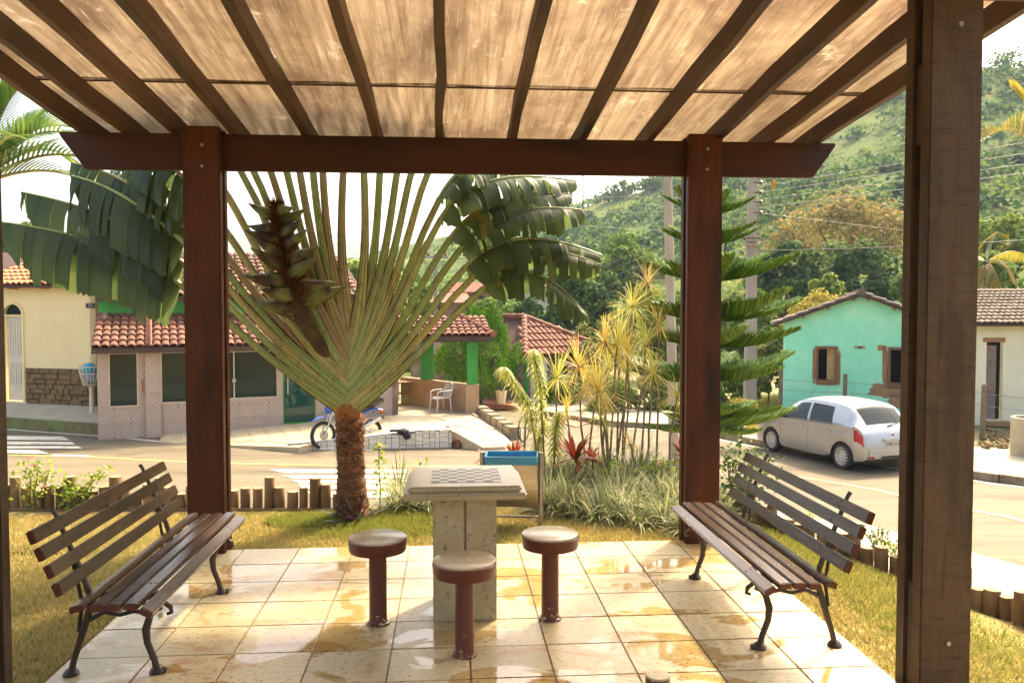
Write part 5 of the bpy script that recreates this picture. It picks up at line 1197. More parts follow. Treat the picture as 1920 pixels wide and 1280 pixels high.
bp = D(1451, 345, UD - 1.4); b = lump(bp + Vector((0, 0, .02)), .075, 3, (.8, .8, 1.3)); b.add([v for v in lump(bp + Vector((.03, 0, .13)), .045, 4).v], []); b.tube([bp + Vector((-.01, .0, -.05)), bp + Vector((-.05, .05, -.2))], [.03, .015], 5)
tag(b.build('bird', mat('orange_bird', (.55, .24, .03), None, 5, .8), smooth='all'), 'tiny orange bird perched on the upper cable', 'bird')
# ================================================================ CAR (local: x from nose to tail, y to the car's left is -, z up)
m_silver, _nt, _bs = nodes_of('silver_car_paint'); _bs.inputs['Base Color'].default_value = (.40, .41, .42, 1); _bs.inputs['Metallic'].default_value = .7; _bs.inputs['Roughness'].default_value = .32; _bs.inputs['Coat Weight'].default_value = .6; _bs.inputs['Coat Roughness'].default_value = .06
m_cglass, _nt, _bs = nodes_of('car_glass'); _bs.inputs['Base Color'].default_value = (.012, .022, .020, 1); _bs.inputs['Roughness'].default_value = .03; _bs.inputs['Specular IOR Level'].default_value = .35
m_black = mat('black_plastic', (.018, .018, .018), None, 8, .45, .05); m_rubber = mat('tyre_rubber', (.022, .020, .018), None, 8, .8, .2)
m_rim = mat('silver_rim', (.62, .60, .56), None, 6, .35, 0, metal=.25); m_red = mat('red_lamp', (.42, .012, .02), (.34, .01, .016), 10, .12, .05, spec=.6); m_lampw = mat('clear_lamp', (.55, .50, .45), None, 10, .1, 0)
XW1, XW2, RA = .80, 3.17, .335
def ip(x, pts): return float(np.interp(x, [p[0] for p in pts], [p[1] for p in pts]))
def sec(x, s):
    """surface point at station x; s 0..1 runs from the sill over the belt and roof edge to the centre line (left side)"""
    zt = ip(x, [(0, .52), (.03, .62), (.10, .70), (.25, .765), (.55, .84), (.98, .93), (1.05, .965), (1.30, 1.17), (1.55, 1.335), (1.75, 1.40), (2.1, 1.435), (2.5, 1.435), (2.9, 1.415), (3.15, 1.375), (3.27, 1.33), (3.40, 1.20), (3.60, .985), (3.66, .94), (3.72, .88), (3.78, .78), (3.815, .62), (3.83, .50)])
    zb = ip(x, [(0, .30), (.06, .24), (.3, .20), (3.5, .22), (3.75, .27), (3.83, .33)])
    for xw in (XW1, XW2):
        d = abs(x - xw)
        if d < RA: zb = max(zb, .285 + math.sqrt(RA * RA - d * d) - .02)
    zl = min(ip(x, [(0, .60), (.6, .80), (1.05, .875), (2.2, .905), (3.3, .935), (3.6, .93), (3.75, .80), (3.83, .45)]), zt - .02)
    wm = ip(x, [(0, .52), (.04, .64), (.12, .72), (.35, .785), (.8, .815), (2.6, .82), (3.3, .81), (3.6, .785), (3.75, .75), (3.81, .70), (3.83, .64)])
    wr = ip(x, [(0, .40), (.25, .60), (.98, .70), (1.05, .69), (1.3, .625), (1.6, .575), (2.2, .565), (2.9, .56), (3.2, .555), (3.4, .57), (3.62, .62), (3.75, .60), (3.83, .5)])
    zl = max(zl, zb + .03); ze = max(zl + .01, zt - ip(x, [(0, .03), (.9, .045), (1.3, .05), (3.2, .055), (3.6, .03), (3.83, .02)]))
    if s < .45:
        t = s / .45; z = zb + (zl - zb) * t; y = wm * (.945 + .055 * math.sin(math.pi * min(1, .15 + .75 * t))) 
    elif s < .80:
        t = (s - .45) / .35; z = zl + (ze - zl) * t; y = wm * .985 + (wr - wm * .985) * t + .028 * math.sin(math.pi * t)
    else:
        t = (s - .80) / .20; y = wr * (1 - t ** 1.0); z = ze + (zt - ze) * math.sin(t * math.pi / 2) ** .8
    return Vector((x, -y, z))
SV = [0, .08, .16, .24, .32, .40, .45, .53, .62, .71, .80, .83, .88, .94, 1.0]
xsn = sorted(set([0, .02, .05, .10, .16, .25, .35] + [XW1 + RA * math.cos(a * math.pi / 12) * q for a in range(7) for q in (-1, 1)] + [XW2 + RA * math.cos(a * math.pi / 12) * q for a in range(7) for q in (-1, 1)] + [1.2, 1.3, 1.42, 1.55, 1.65, 1.75, 1.95, 2.15, 2.35, 2.6, 3.27, 3.34, 3.40, 3.46, 3.54, 3.60, 3.63, 3.66, 3.69, 3.72, 3.75, 3.78, 3.80, 3.815, 3.83]))
rearw = G(1583, 879, ROADZ); head = Vector((-.265, .964, 0)); car_rz = math.atan2(-head.y, -head.x)
carx = Vector((-head.x, -head.y, 0)); cary = Vector((-carx.y, carx.x, 0))
corg = Vector((rearw.x, rearw.y, ROADZ)) - carx * XW2 + cary * .70
car = thing('parked_car', 'silver five-door hatchback parked at the far kerb', 'car', tuple(corg), car_rz)
b = MB(); n = len(SV); vs = []
for x in xsn: vs += [sec(x, s) for s in SV]
fs = [(i * n + j, i * n + j + 1, (i + 1) * n + j + 1, (i + 1) * n + j) for i in range(len(xsn) - 1) for j in range(n - 1)]
b.add(vs, fs); k0 = len(vs); b.add([Vector((v.x, -v.y, v.z)) for v in vs], [tuple(reversed(f)) for f in fs])
b.add([sec(0, s) for s in SV] + [Vector((0, -sec(0, s).y, sec(0, s).z)) for s in SV[::-1]], [tuple(range(2 * n))]); b.add([sec(3.83, s) for s in SV] + [Vector((3.83, -sec(3.83, s).y, sec(3.83, s).z)) for s in SV[::-1]], [tuple(range(2 * n - 1, -1, -1))])
bm_ = b.mesh('body', m_silver, smooth='all'); bb_ = bmesh.new(); bb_.from_mesh(bm_); bmesh.ops.remove_doubles(bb_, verts=bb_.verts, dist=.0008); bmesh.ops.recalc_face_normals(bb_, faces=bb_.faces); bb_.to_mesh(bm_); bb_.free(); bm_.set_sharp_from_angle(angle=R(35))
body = link('body', bm_, car)
def cpatch(name, fn, m, parent, off=.004, nu=10, nv=5, both=False, mirror=False):
    """patch on the body surface; fn(u,v) -> (x,s)"""
    out = []
    for sg in ((1, -1) if both else ((-1,) if mirror else (1,))):
        b = MB(); vs = []
        for i in range(nu + 1):
            for j in range(nv + 1):
                x, s = fn(i / nu, j / nv); p = sec(x, s); e = .004
                du = sec(x + e, s) - sec(x - e, s); dv = sec(x, min(1, s + e)) - sec(x, max(0, s - e)); nn = du.cross(dv)
                nn = nn.normalized() if nn.length > 1e-12 else Vector((0, -1, 0))
                if nn.y > .2 and s < .9: nn = -nn
                if s >= .8 and nn.z < 0: nn = -nn
                p = p + nn * off; vs.append(Vector((p.x, p.y * sg, p.z)))
        b.add(vs, [(i * (nv + 1) + j, i * (nv + 1) + j + 1, (i + 1) * (nv + 1) + j + 1, (i + 1) * (nv + 1) + j) for i in range(nu) for j in range(nv)])
        out.append(b.build(name, m, parent, smooth='all', world=False))
    return out
quad = lambda a, b_, c, d: (lambda u, v: tuple((1 - v) * ((1 - u) * a[k] + u * b_[k]) + v * ((1 - u) * d[k] + u * c[k]) for k in (0, 1)))
cpatch('door_window', quad((1.22, .475), (2.08, .475), (2.02, .745), (1.68, .745)), m_cglass, body, .005, both=True)
cpatch('door_window', quad((2.17, .475), (2.88, .475), (2.78, .735), (2.11, .745)), m_cglass, body, .005, both=True)
cpatch('quarter_trim', quad((2.10, .472), (2.16, .472), (2.10, .75), (2.04, .75)), m_silver, body, .006, 3, 5, both=True)
cpatch('rear_window', quad((3.585, .835), (3.585, 1.0), (3.235, 1.0), (3.235, .815)), m_cglass, body, .005, 10, 8, both=True)
cpatch('windscreen', quad((1.09, .82), (1.09, 1.0), (1.58, 1.0), (1.58, .82)), m_cglass, body, .005, 10, 8, both=True)
for xa, sa, xb, sb in ((1.20, .05, 1.17, .44), (2.13, .05, 2.12, .46), (2.86, .22, 2.93, .46), (1.22, .46, 2.9, .46)):
    wdt = .004; cpatch('door_seam', (lambda xa, sa, xb, sb: (lambda u, v: (xa + (xb - xa) * u + (v - .5) * 2 * wdt * (abs(sb - sa) > .05), sa + (sb - sa) * u + (v - .5) * .012 * (abs(sb - sa) <= .05))))(xa, sa, xb, sb), m_black, body, .002, 10, 1, both=True)
cpatch('side_moulding', lambda u, v: (1.16 + 1.62 * u, .03 + .035 * v), m_silver, body, .012, 14, 2, both=True)
cpatch('tail_lamp', quad((3.54, .27), (3.775, .27), (3.705, .53), (3.49, .50)), m_red, body, .007, 8, 6, both=True)
cpatch('tail_lamp_clear', quad((3.58, .22), (3.785, .22), (3.775, .27), (3.54, .27)), m_lampw, body, .006, 6, 3, both=True)
cpatch('headlamp', quad((.06, .33), (.50, .37), (.55, .46), (.10, .46)), m_lampw, body, .007, 8, 4, both=True)
for xh in (1.90, 2.68):
    for sg in (-1, 1): 
        p = sec(xh, .385); b = MB(); b.box((p.x, sg * abs(p.y) + sg * .012, p.z), (.20, .03, .032)); b.build('door_handle', m_silver, body, bevel=.008, world=False)
for sg in (-1, 1):
    b = lump((1.22, sg * .86, .95), .085, 8, (.75, 1.1, .75)); b.tube([(1.22, sg * .78, .92), (1.22, sg * .84, .94)], .03, 6); b.build('wing_mirror', m_black, body, smooth='all', world=False)
# tailgate details
b = MB(); b.box((3.795, 0, .60), (.05, .50, .16)); b.build('plate_recess', m_silver, body, bevel=.01, world=False)
b = MB(); b.box((3.825, 0, .60), (.012, .40, .13)); pl = b.build('licence_plate', mat('plate_grey', (.50, .48, .42), None, 10, .4, 0), body, world=False)
link('plate_letters', text_mesh('PPE 2145', .098, m_black, 'plate_letters', .001), pl, (3.8325, 0, .592), (R(90), 0, R(90)))
b = MB(); b.box((3.82, 0, .70), (.04, .56, .035)); b.build('plate_trim', m_silver, body, bevel=.01, world=False)
b = MB(); b.tube([(3.765, 0, .795), (3.782, 0, .792)], .036, 18); b.build('tail_badge', m_rim, body, smooth=True, world=False)
b = MB(); b.tube([(3.775, 0, .792), (3.786, 0, .791)], .028, 16); b.build('badge_disc', mat('badge_red', (.30, .02, .03), None, 5, .3, 0), body, smooth=True, world=False)
b = MB(); b.tube([(3.66, -.02, .955), (3.64, .18, .985), (3.60, .36, 1.01)], [.018, .012, .008], 6); b.build('rear_wiper', m_black, body, smooth=True, world=False)
b = MB(); b.box((3.80, 0, .40), (.09, 1.38, .19)); b.build('rear_bumper', m_silver, body, bevel=.035, world=False)
b = MB(); b.box((3.842, .12, .345), (.018, .95, .055)); b.build('bumper_strip', m_black, body, bevel=.008, world=False)
for sg in (-1, 1):
    b = MB(); b.box((3.842, sg * .60, .345), (.018, .16, .05)); b.build('bumper_reflector', m_red, body, bevel=.006, world=False)
b = MB(); b.box((1.92, 0, .30), (3.3, 1.30, .22)); b.build('underbody', m_black, car, world=False)
b = MB(); b.tube([(1.75, -.45, 1.38), (1.95, -.46, 1.62)], .004, 5); b.build('aerial', m_black, body, world=False)
b = MB(); tyre = MB(); tyre.lathe([(.19, -.085), (.262, -.088), (.283, -.07), (.287, 0), (.283, .07), (.262, .088), (.19, .085)], 30, cap=False)
M90 = Matrix.Rotation(R(90), 4, 'X'); tyre.xf(M90); tme_ = tyre.mesh('tyre', m_rubber, smooth=True)
rim = MB()
for sg in (-1, 1):
    rim.lathe([(.03, sg * .072), (.05, sg * .07), (.06, sg * .055)], 16); rim.lathe([(.185, sg * .080), (.202, sg * .087), (.196, sg * .06), (.17, sg * .045)], 28, cap=False)
    for k in range(14):
        a = 6.283 * k / 14; rim.bar((math.cos(a) * .05, math.sin(a) * .05, sg * .064), (math.cos(a) * .19, math.sin(a) * .19, sg * .076), .030, .012)
rim.xf(M90); rme = rim.mesh('rim', m_rim, smooth=True); disc = MB(); disc.lathe([(.185, -.03), (.185, .03)], 24); disc.xf(M90); dme = disc.mesh('brake_disc', m_black)
for xw in (XW1, XW2):
    for sg in (-1, 1):
        w = link('wheel', tme_, car, (xw, sg * .70, .287), (0, rnd.random() * 3, 0))
        for nm, me in (('rim', rme), ('brake_disc', dme)): link(nm, me, w)

# ================================================================ MOTORCYCLE (local x forward)
m_bblue = mat('blue_plastic', (.02, .10, .42), (.02, .08, .36), 5, .3, 0, spec=.5); m_chrome = mat('chrome', (.6, .57, .52), None, 5, .15, 0, metal=.9); m_seat = mat('black_vinyl', (.015, .015, .017), None, 9, .4, .1)
fw = G(606, 842, ROADZ); hd_ = Vector((-.80, -.60, 0)); mrz = math.atan2(hd_.y, hd_.x); morg = Vector((fw.x, fw.y, ROADZ)) - Vector((math.cos(mrz), math.sin(mrz), 0)) * .70
moto = thing('motorcycle', 'blue trail motorcycle parked behind the palm trunk', 'motorcycle', tuple(morg), mrz)
def mwheel(x, r, w):
    b = MB(); b.torus((0, 0, 0), r - w, w, 36, 10); o = link('wheel', b.mesh('tyre', m_rubber, smooth=True), moto, (x, 0, r))
    b = MB(); b.torus((0, 0, 0), r - 2 * w - .008, .016, 32, 6); link('rim', b.mesh('rim', m_chrome, smooth=True), o)
    b = MB(); b.tube([(0, -.05, 0), (0, .05, 0)], .05, 14); b.tube([(0, .04, 0), (0, .055, 0)], .12, 20); link('hub', b.mesh('hub', m_chrome, smooth=True), o)
    b = MB()
    for k in range(28):
        a = 6.283 * k / 28; a2 = a + (.25 if k % 2 else -.25); b.tube([(math.cos(a) * .05, (.03 if k % 2 else -.03), math.sin(a) * .05), (math.cos(a2) * (r - 2 * w), 0, math.sin(a2) * (r - 2 * w))], .0025, 4)
    link('spokes', b.mesh('spokes', m_chrome), o)
mwheel(.70, .345, .042); mwheel(-.66, .31, .052)
def mp(name, fnc, m, sm=True): b = MB(); fnc(b); return b.build(name, m, moto, smooth=sm, world=False)
mp('fork', lambda b: [b.tube([(.70, s * .085, .345), (.45, s * .085, .98)], [.027, .024], 10) for s in (-1, 1)] + [b.box((.46, 0, .92), (.08, .22, .05))], m_chrome)
mp('front_fender', lambda b: b.tube([(.98, 0, .70), (.85, 0, .78), (.66, 0, .80), (.50, 0, .76)], [(.05, .012), (.07, .014), (.075, .014), (.06, .012)], 8, ref=(0, 1, 0)), m_bblue)
mp('handlebar', lambda b: b.tube([(.30, -.38, 1.10), (.38, -.2, 1.06), (.42, 0, 1.02), (.38, .2, 1.06), (.30, .38, 1.10)], .014, 8), m_black)
mp('headlight', lambda b: (b.tube([(.60, 0, .93), (.48, 0, .93)], [.09, .07], 14), b.box((.55, 0, 1.02), (.04, .20, .16), (0, -.5, 0))), m_bblue)
mp('fuel_tank', lambda b: b.tube([(.36, 0, .88), (.22, 0, .95), (.02, 0, .90), (-.08, 0, .84)], [(.09, .06), (.14, .11), (.12, .09), (.07, .05)], 14, ref=(0, 1, 0)), m_bblue)
mp('seat', lambda b: b.tube([(.05, 0, .88), (-.15, 0, .87), (-.45, 0, .90), (-.72, 0, .95)], [(.09, .05), (.13, .06), (.12, .06), (.09, .04)], 12, ref=(0, 1, 0)), m_seat)
mp('tail', lambda b: b.tube([(-.35, 0, .80), (-.70, 0, .88), (-.98, 0, .84)], [(.10, .05), (.09, .035), (.05, .02)], 10, ref=(0, 1, 0)), m_bblue)
mp('top_box', lambda b: b.tube([(-.48, 0, 1.02), (-.66, 0, 1.10), (-.86, 0, 1.12), (-.98, 0, 1.06)], [(.13, .11), (.17, .17), (.17, .16), (.10, .08)], 14, ref=(0, 1, 0)), m_seat)
mp('engine', lambda b: (b.box((.06, 0, .45), (.36, .24, .28)), b.tube([(.16, 0, .55), (.22, 0, .78)], [.10, .09], 12), [b.tube([(.16 + .012 * k, 0, .58 + .035 * k), (.163 + .012 * k, 0, .59 + .035 * k)], .13, 12) for k in range(5)]), m_black, False)
mp('frame', lambda b: [b.tube(q, .02, 8) for q in ([(.42, 0, .88), (.30, 0, .55), (.22, 0, .30), (-.18, 0, .30), (-.25, 0, .45)], [(.42, 0, .92), (-.05, 0, .82), (-.70, 0, .84)], [(-.25, .08, .42), (-.66, .12, .31)], [(-.25, -.08, .42), (-.66, -.12, .31)])], m_chrome)
mp('exhaust', lambda b: b.tube([(.22, .1, .5), (.32, .13, .36), (.1, .16, .30), (-.25, .18, .42), (-.80, .18, .66)], [.02, .022, .025, .045, .05], 10), m_chrome)
mp('rear_fender', lambda b: b.tube([(-.70, 0, .80), (-.92, 0, .74), (-1.03, 0, .60)], [(.08, .01), (.08, .012), (.07, .01)], 8, ref=(0, 1, 0)), m_seat)
mp('tail_lamp', lambda b: b.box((-.99, 0, .78), (.06, .10, .07)), m_red, False)
mp('side_stand', lambda b: b.tube([(-.05, -.08, .32), (-.02, -.28, .0)], .013, 6), m_black)
mp('indicator', lambda b: [b.tube([(-.88, s * .03, .82), (-.88, s * .16, .82)], [.01, .03], 8) for s in (-1, 1)], mat('amber_lamp', (.5, .2, .02), None, 5, .2, 0))

# ================================================================ PLASTIC CHAIR, PICNIC TABLE AND BENCH in the porch
m_plastic = mat('white_plastic', (.60, .60, .58), None, 5, .35, .03)
ch = G(826, 771, -1.46); chair = thing('plastic_chair', 'white plastic armchair standing in the porch', 'chair', tuple(ch), R(-62))
def cpart(name, f): b = MB(); f(b); return b.build(name, m_plastic, chair, smooth=True, world=False)
for sx in (-1, 1):
    for sy, zt_2 in ((-1, .62), (1, .43)):
        cpart('leg', lambda b: b.tube([(sx * .25, sy * .25, 0), (sx * .235, sy * .22, .25), (sx * .225, sy * .21, zt_2)], [(.030, .02), (.034, .024), (.028, .02)], 8))
cpart('seat', lambda b: (b.box((0, 0, .42), (.44, .44, .03)), b.box((0, -.22, .40), (.42, .03, .05))))
for k in range(7):
    x = (k - 3) * .062; cpart('back_slat', lambda b: b.tube([(x, .21, .43), (x * 1.05, .27, .62), (x * .95, .31, .86 - .02 * abs(k - 3))], [(.022, .007), (.024, .007), (.02, .006)], 6, ref=(1, 0, 0)))
cpart('back_rail', lambda b: b.tube([(-.23, .22, .45), (-.25, .28, .66), (-.20, .315, .84), (0, .33, .885), (.20, .315, .84), (.25, .28, .66), (.23, .22, .45)], .02, 8))
for sx in (-1, 1):
    cpart('arm', lambda b: b.tube([(sx * .235, -.22, .60), (sx * .26, -.1, .645), (sx * .265, .1, .65), (sx * .25, .27, .66)], [(.032, .014)] * 4, 8, ref=(1, 0, 0)))
m_tbl = wood_mat('picnic_wood', (.30, .13, .05), (.38, .17, .07), (.18, .07, .03), 'X', .5, .3)
def xtable(name, label, cat, base, rz, L, Wd, H):
    t = thing(name, label, cat, tuple(base), rz)
    for k in range(4):
        b = MB(); b.box((0, (k - 1.5) * Wd / 4, H - .02), (L, Wd / 4 - .012, .04)); b.build('plank', m_tbl, t, bevel=.004, world=False)
    for sx in (-1, 1):
        for s in (-1, 1):
            b = MB(); b.bar((sx * L * .36 + s * .025, -s * Wd * .45, 0), (sx * L * .36 + s * .025, s * Wd * .36, H - .04), .05, .09, up=(1, 0, 0)); b.build('leg', m_tbl, t, world=False)
    b = MB(); b.bar((-L * .36, 0, H * .48), (L * .36, 0, H * .48), .06, .06); b.build('stretcher', m_tbl, t, world=False)
xtable('picnic_table', 'brown picnic table with crossed legs at the porch edge', 'table', G(742, 758, -1.46), R(20), 1.6, .8, .76)
xtable('picnic_bench', 'brown bench with crossed legs beside the porch table', 'bench', G(778, 752, -1.46), R(100), 1.2, .36, .46)
# bicycle half hidden by the plants
m_bike = mat('rusty_bicycle', (.14, .07, .04), None, 6, .5, .1); bw = G(982, 828, ROADZ); bike = thing('bicycle', 'old bicycle half hidden behind the variegated plants', 'bicycle', tuple(bw), R(58))
for x in (0, 1.02):
    b = MB(); b.torus((x, 0, .33), .31, .018, 32, 6); o = b.build('wheel', m_rubber, bike, smooth=True, world=False)
    b = MB()
    for k in range(16): a = 6.283 * k / 16; b.tube([(x, 0, .33), (x + math.cos(a) * .3, 0, .33 + math.sin(a) * .3)], .0025, 4)
    b.build('spokes', m_chrome, o, world=False)
b = MB()
for q in ([(0, 0, .33), (.42, 0, .30), (.36, 0, .82)], [(.42, 0, .30), (.86, 0, .74), (.38, 0, .76)], [(0, 0, .33), (.38, 0, .74)], [(1.02, 0, .33), (.84, 0, .90), (.83, 0, .98)]): b.tube(q, .016, 8)
b.build('frame', m_bike, bike, smooth=True, world=False)
b = MB(); b.tube([(.70, -.26, 1.0), (.82, -.1, .99), (.82, .1, .99), (.70, .26, 1.0)], .012, 8); b.build('handlebar', m_chrome, bike, smooth=True, world=False)
b = MB(); b.tube([(.22, 0, .88), (.34, 0, .90), (.50, 0, .88)], [(.08, .03), (.07, .03), (.02, .02)], 10, ref=(0, 1, 0)); b.build('saddle', m_seat, bike, smooth=True, world=False)
# ================================================================ TRAVELLER'S PALM
FY = 6.71
def fp(px, py, dy=0.0):
    p = W(px, py, FY); return Vector((p.x, FY + dy, p.z))
palm = thing('fan_palm', 'large fan-shaped traveller palm with a scarred brown trunk in the lawn', 'palm tree', tuple(G(660, 972, LAWN)))
def pet_mat():
    m, nt, bs = nodes_of('palm_petiole'); P = coords(nt, 'Position', (1, 1, .35)); 
    oi = nt.nodes.new('ShaderNodeObjectInfo')
    a = ramp(nt, oi.outputs['Random'], [(0, (.22, .33, .10)), (.3, (.32, .38, .14)), (.5, (.38, .35, .13)), (.65, (.28, .20, .10)), (.8, (.30, .37, .13)), (1, (.24, .33, .11))])
    a = mixc(nt, a, (.22, .11, .05), ramp(nt, noise(nt, coords(nt, 'Position', (2.2, 1, 1)), 11, 7, .75), [(.50, (0, 0, 0)), (.66, (.8, .8, .8))]))
    sp = nt.nodes.new('ShaderNodeSeparateXYZ'); nt.links.new(coords(nt, 'Position'), sp.inputs[0])
    a = mixc(nt, a, (.34, .12, .045), ramp(nt, math_(nt, 'ADD', sp.outputs[2], math_(nt, 'MULTIPLY', noise(nt, P, 6), .25)), [(.90, (.9, .9, .9)), (1.12, (.12, .12, .12)), (1.5, (0, 0, 0))]))
    nt.links.new(a, bs.inputs['Base Color']); bs.inputs['Roughness'].default_value = .42; bump(nt, bs, noise(nt, coords(nt, 'Position', (6, 6, 1)), 12, 5), .2, .004); return m
m_pet = pet_mat()
m_blade = leafmat('palm_blade', [(0, (.045, .075, .03)), (.5, (.075, .115, .045)), (.94, (.11, .15, .058)), (.97, (.20, .19, .045)), (1, (.40, .26, .03))], .42, .38, .5)
def blade(mid, hw, side, droop, strips=(3, 11), tipward=.45, seed=0, fold=0.0, thick=None):
    g = random.Random(seed); n = len(mid) - 1; b = MB(); gv = Vector((0, 0, -1))
    for s in (-1, 1):
        i = 0
        while i < n:
            k = min(g.randint(*strips) if i < n * .5 else g.randint(3, max(4, strips[1] // 2)), n - i); dr = droop * g.uniform(.7, 1.35); tw = tipward * g.uniform(.6, 1.5); gap = g.uniform(0, .25); sc = g.uniform(.86, 1.08); jit = Vector((g.uniform(-.15, .15), g.uniform(-.15, .15), g.uniform(-.12, .12)))
            rows = []
            for j in range(k + 1):
                t = (i + j) / n; tt = t
                if k > 1 and j == k: tt = t - gap / n
                a = mid[min(i + j, n)]; tan = (mid[min(i + j + 1, n)] - mid[max(i + j - 1, 0)]).normalized()
                w = hw * sc * g.uniform(.95, 1.03) * min(1, (t / .10) ** .6 if t < .10 else 1) * min(1, ((1 - t) / .22) ** .5 if t > .78 else 1) + .01
                o = side - tan * side.dot(tan); o = o.normalized() * s; row = [a]; p = a.copy(); d = (o + tan * tw + jit + gv * fold).normalized()
                for m_ in range(6):
                    d = (d + gv * dr * (.35 + .20 * m_)).normalized(); p = p + d * (w / 6); row.append(p.copy() + tan.cross(d) * (.0016 if (i + j) % 2 else -.0016))
                if j == k and k > 1:
                    row = [q + (-tan * gap * .02 * q_) for q_, q in enumerate(row)]
                rows.append(row)
            vs = [q for r_ in rows for q in r_]; b.add(vs, [(j * 7 + m_, j * 7 + m_ + 1, (j + 1) * 7 + m_ + 1, (j + 1) * 7 + m_) for j in range(k) for m_ in range(6)]); i += k
    return b
m_margin = mat('petiole_margin', (.075, .03, .02), (.15, .06, .03), 6, .6, .1, kind='Position')
def palm_leaf(target, k, sgn, yb, Lpx, bend, blen, hw, side, droop, fold, seed, end=None, ybend=0.0):
    g = random.Random(seed); base = fp(658 + sgn * 2, yb, -.035 + .0035 * k); tg = fp(*target); dirv = (tg - base); dirv.y = 0; dirv.normalize()
    L = Lpx / FPX * 6.7; marg = MB(); perp = Vector((-dirv.z * sgn, 0, dirv.x * sgn))
    if perp.z > 0: perp = -perp
    pts, rad = [], []; N = 16
    for i in range(N + 1):
        t = i / N; bow = .055 * math.sin(math.pi * min(1, t * 1.25)) * (1 - t * .3)
        p = base + dirv * L * t + perp * bow * L * .55; p.y += -.02 * (1 - t) * (1 if k % 2 else .3) + .03 * t * math.sin(k * 2.1) + .0025 * k
        pts.append(p); w = .023 + .012 * (1 - t) + .042 * max(0, 1 - t / .38) ** 1.2; rad.append((w, .015 + .022 * max(0, 1 - t / .5)))
    b = MB(); b.tube(pts, rad, 10, ref=tuple(perp)); leaf = b.build('leaf', m_pet, palm, smooth=True)
    for q_ in (-1, -.36, .32, 1): marg.tube([p_ + perp * q_ * r_[0] * .96 + Vector((0, -r_[1] * (.25 if abs(q_) == 1 else .95 * math.sqrt(1 - q_ * q_)), 0)) for p_, r_ in zip(pts, rad)], [.0048 if abs(q_) == 1 else .0026] * 8 + [.0028 if abs(q_) == 1 else .001] * (N - 7), 5)
    marg.build('margin', m_margin, leaf, smooth=True)
    tan = (pts[-1] - pts[-3]).normalized(); mid = [pts[-1].copy()]; d = tan.copy(); nn = 64
    if end is not None:
        e = fp(*end, ybend); c = pts[-1] + tan * blen * .45
        mid = [(1 - t) ** 2 * pts[-1] + 2 * t * (1 - t) * c + t * t * e for t in [i / nn for i in range(nn + 1)]]
    else:
        for i in range(nn): 
            d = (d + Vector((0, 0, -bend / nn)) + Vector((0, ybend / nn, 0))).normalized(); mid.append(mid[-1] + d * blen / nn)
    bl = blade(mid, hw, side, droop, seed=seed, fold=fold); o = bl.build('blade', m_blade, leaf, smooth=True)
    b = MB(); b.tube(mid, [(.017 * (1 - i / (nn + 1)) + .004) for i in range(nn + 1)], 6); b.build('midrib', m_pet, leaf, smooth=True)
LT = [(420, 592), (420, 558), (420, 525), (420, 501), (420, 471), (420, 427), (420, 357), (455, 330), (480, 330), (510, 330), (540, 330), (567, 330), (592, 330), (611, 330)]
RT = [(820, 619), (820, 589), (820, 562), (820, 525), (820, 484), (820, 424), (820, 382), (796, 340), (770, 330), (742, 330), (708, 330), (678, 330), (648, 330)]
# left blades hang from a nearly straight midrib; ends given by where the tips stand beyond the pergola
Lend = [(30, 422), (55, 364), (135, 330), (120, 300), (190, 300), (225, 260), (250, 190)]
Rend = [(1085, 590), (1115, 500), (1122, 480), (1100, 395), (1080, 360), (1095, 330), (1000, 300)]
for k, tg in enumerate(LT):
    yb = 768 - k * 9; Lp = 372 + k * 7
    if k < 7:
        Lp = math.hypot(tg[0] - 657, tg[1] - yb) + (85 if k < 5 else 60)
        palm_leaf(tg, k, -1, yb, Lp, .8, 1.35, .42 if k < 3 else .34, Vector((0, 1, .05)), .6, 1.6 if k < 4 else .8, 100 + k, Lend[k], -.25 + .12 * k)
    else:
        palm_leaf(tg, k, -1, yb, Lp + 30, .5 - .05 * (k - 7), 1.5, .30, Vector((.25, 1, 0)), .2, 0, 100 + k)
for k, tg in enumerate(RT):
    yb = 764 - k * 9; Lp = 372 + k * 7
    if k < 7:
        Lp = math.hypot(tg[0] - 657, tg[1] - yb) + (112, 96, 78, 70, 40, 12, 8)[k]
        palm_leaf(tg, k, 1, yb, Lp, .9, 1.15, .27, Vector((.0, 1, .30)), .36, .35, 200 + k, Rend[k], -.45 + .15 * k)
    else:
        palm_leaf(tg, k, 1, yb, Lp + 25, .5 - .05 * (k - 7), 1.45, .30, Vector((-.25, 1, 0)), .2, 0, 200 + k)
def trunk_mat():
    m, nt, bs = nodes_of('palm_trunk_fibre'); P = coords(nt, 'Position', (1, 1, 3.2)); nz = noise(nt, P, 9, 8, .75, .8)
    cc = ramp(nt, nz, [(.28, (.025, .012, .007)), (.45, (.11, .045, .018)), (.6, (.24, .11, .045)), (.78, (.36, .22, .11))])
    sp = nt.nodes.new('ShaderNodeSeparateXYZ'); nt.links.new(coords(nt, 'Position'), sp.inputs[0])
    cc = mixc(nt, cc, (.40, .13, .03), ramp(nt, math_(nt, 'ADD', sp.outputs[2], math_(nt, 'MULTIPLY', nz, .2)), [(.83, (0, 0, 0)), (.95, (.75, .75, .75))]))
    nt.links.new(cc, bs.inputs['Base Color']); bs.inputs['Roughness'].default_value = .8; bump(nt, bs, nz, .8, .02); return m
m_trunk = trunk_mat()
b = MB(); pts, rad = [], []; n = 64
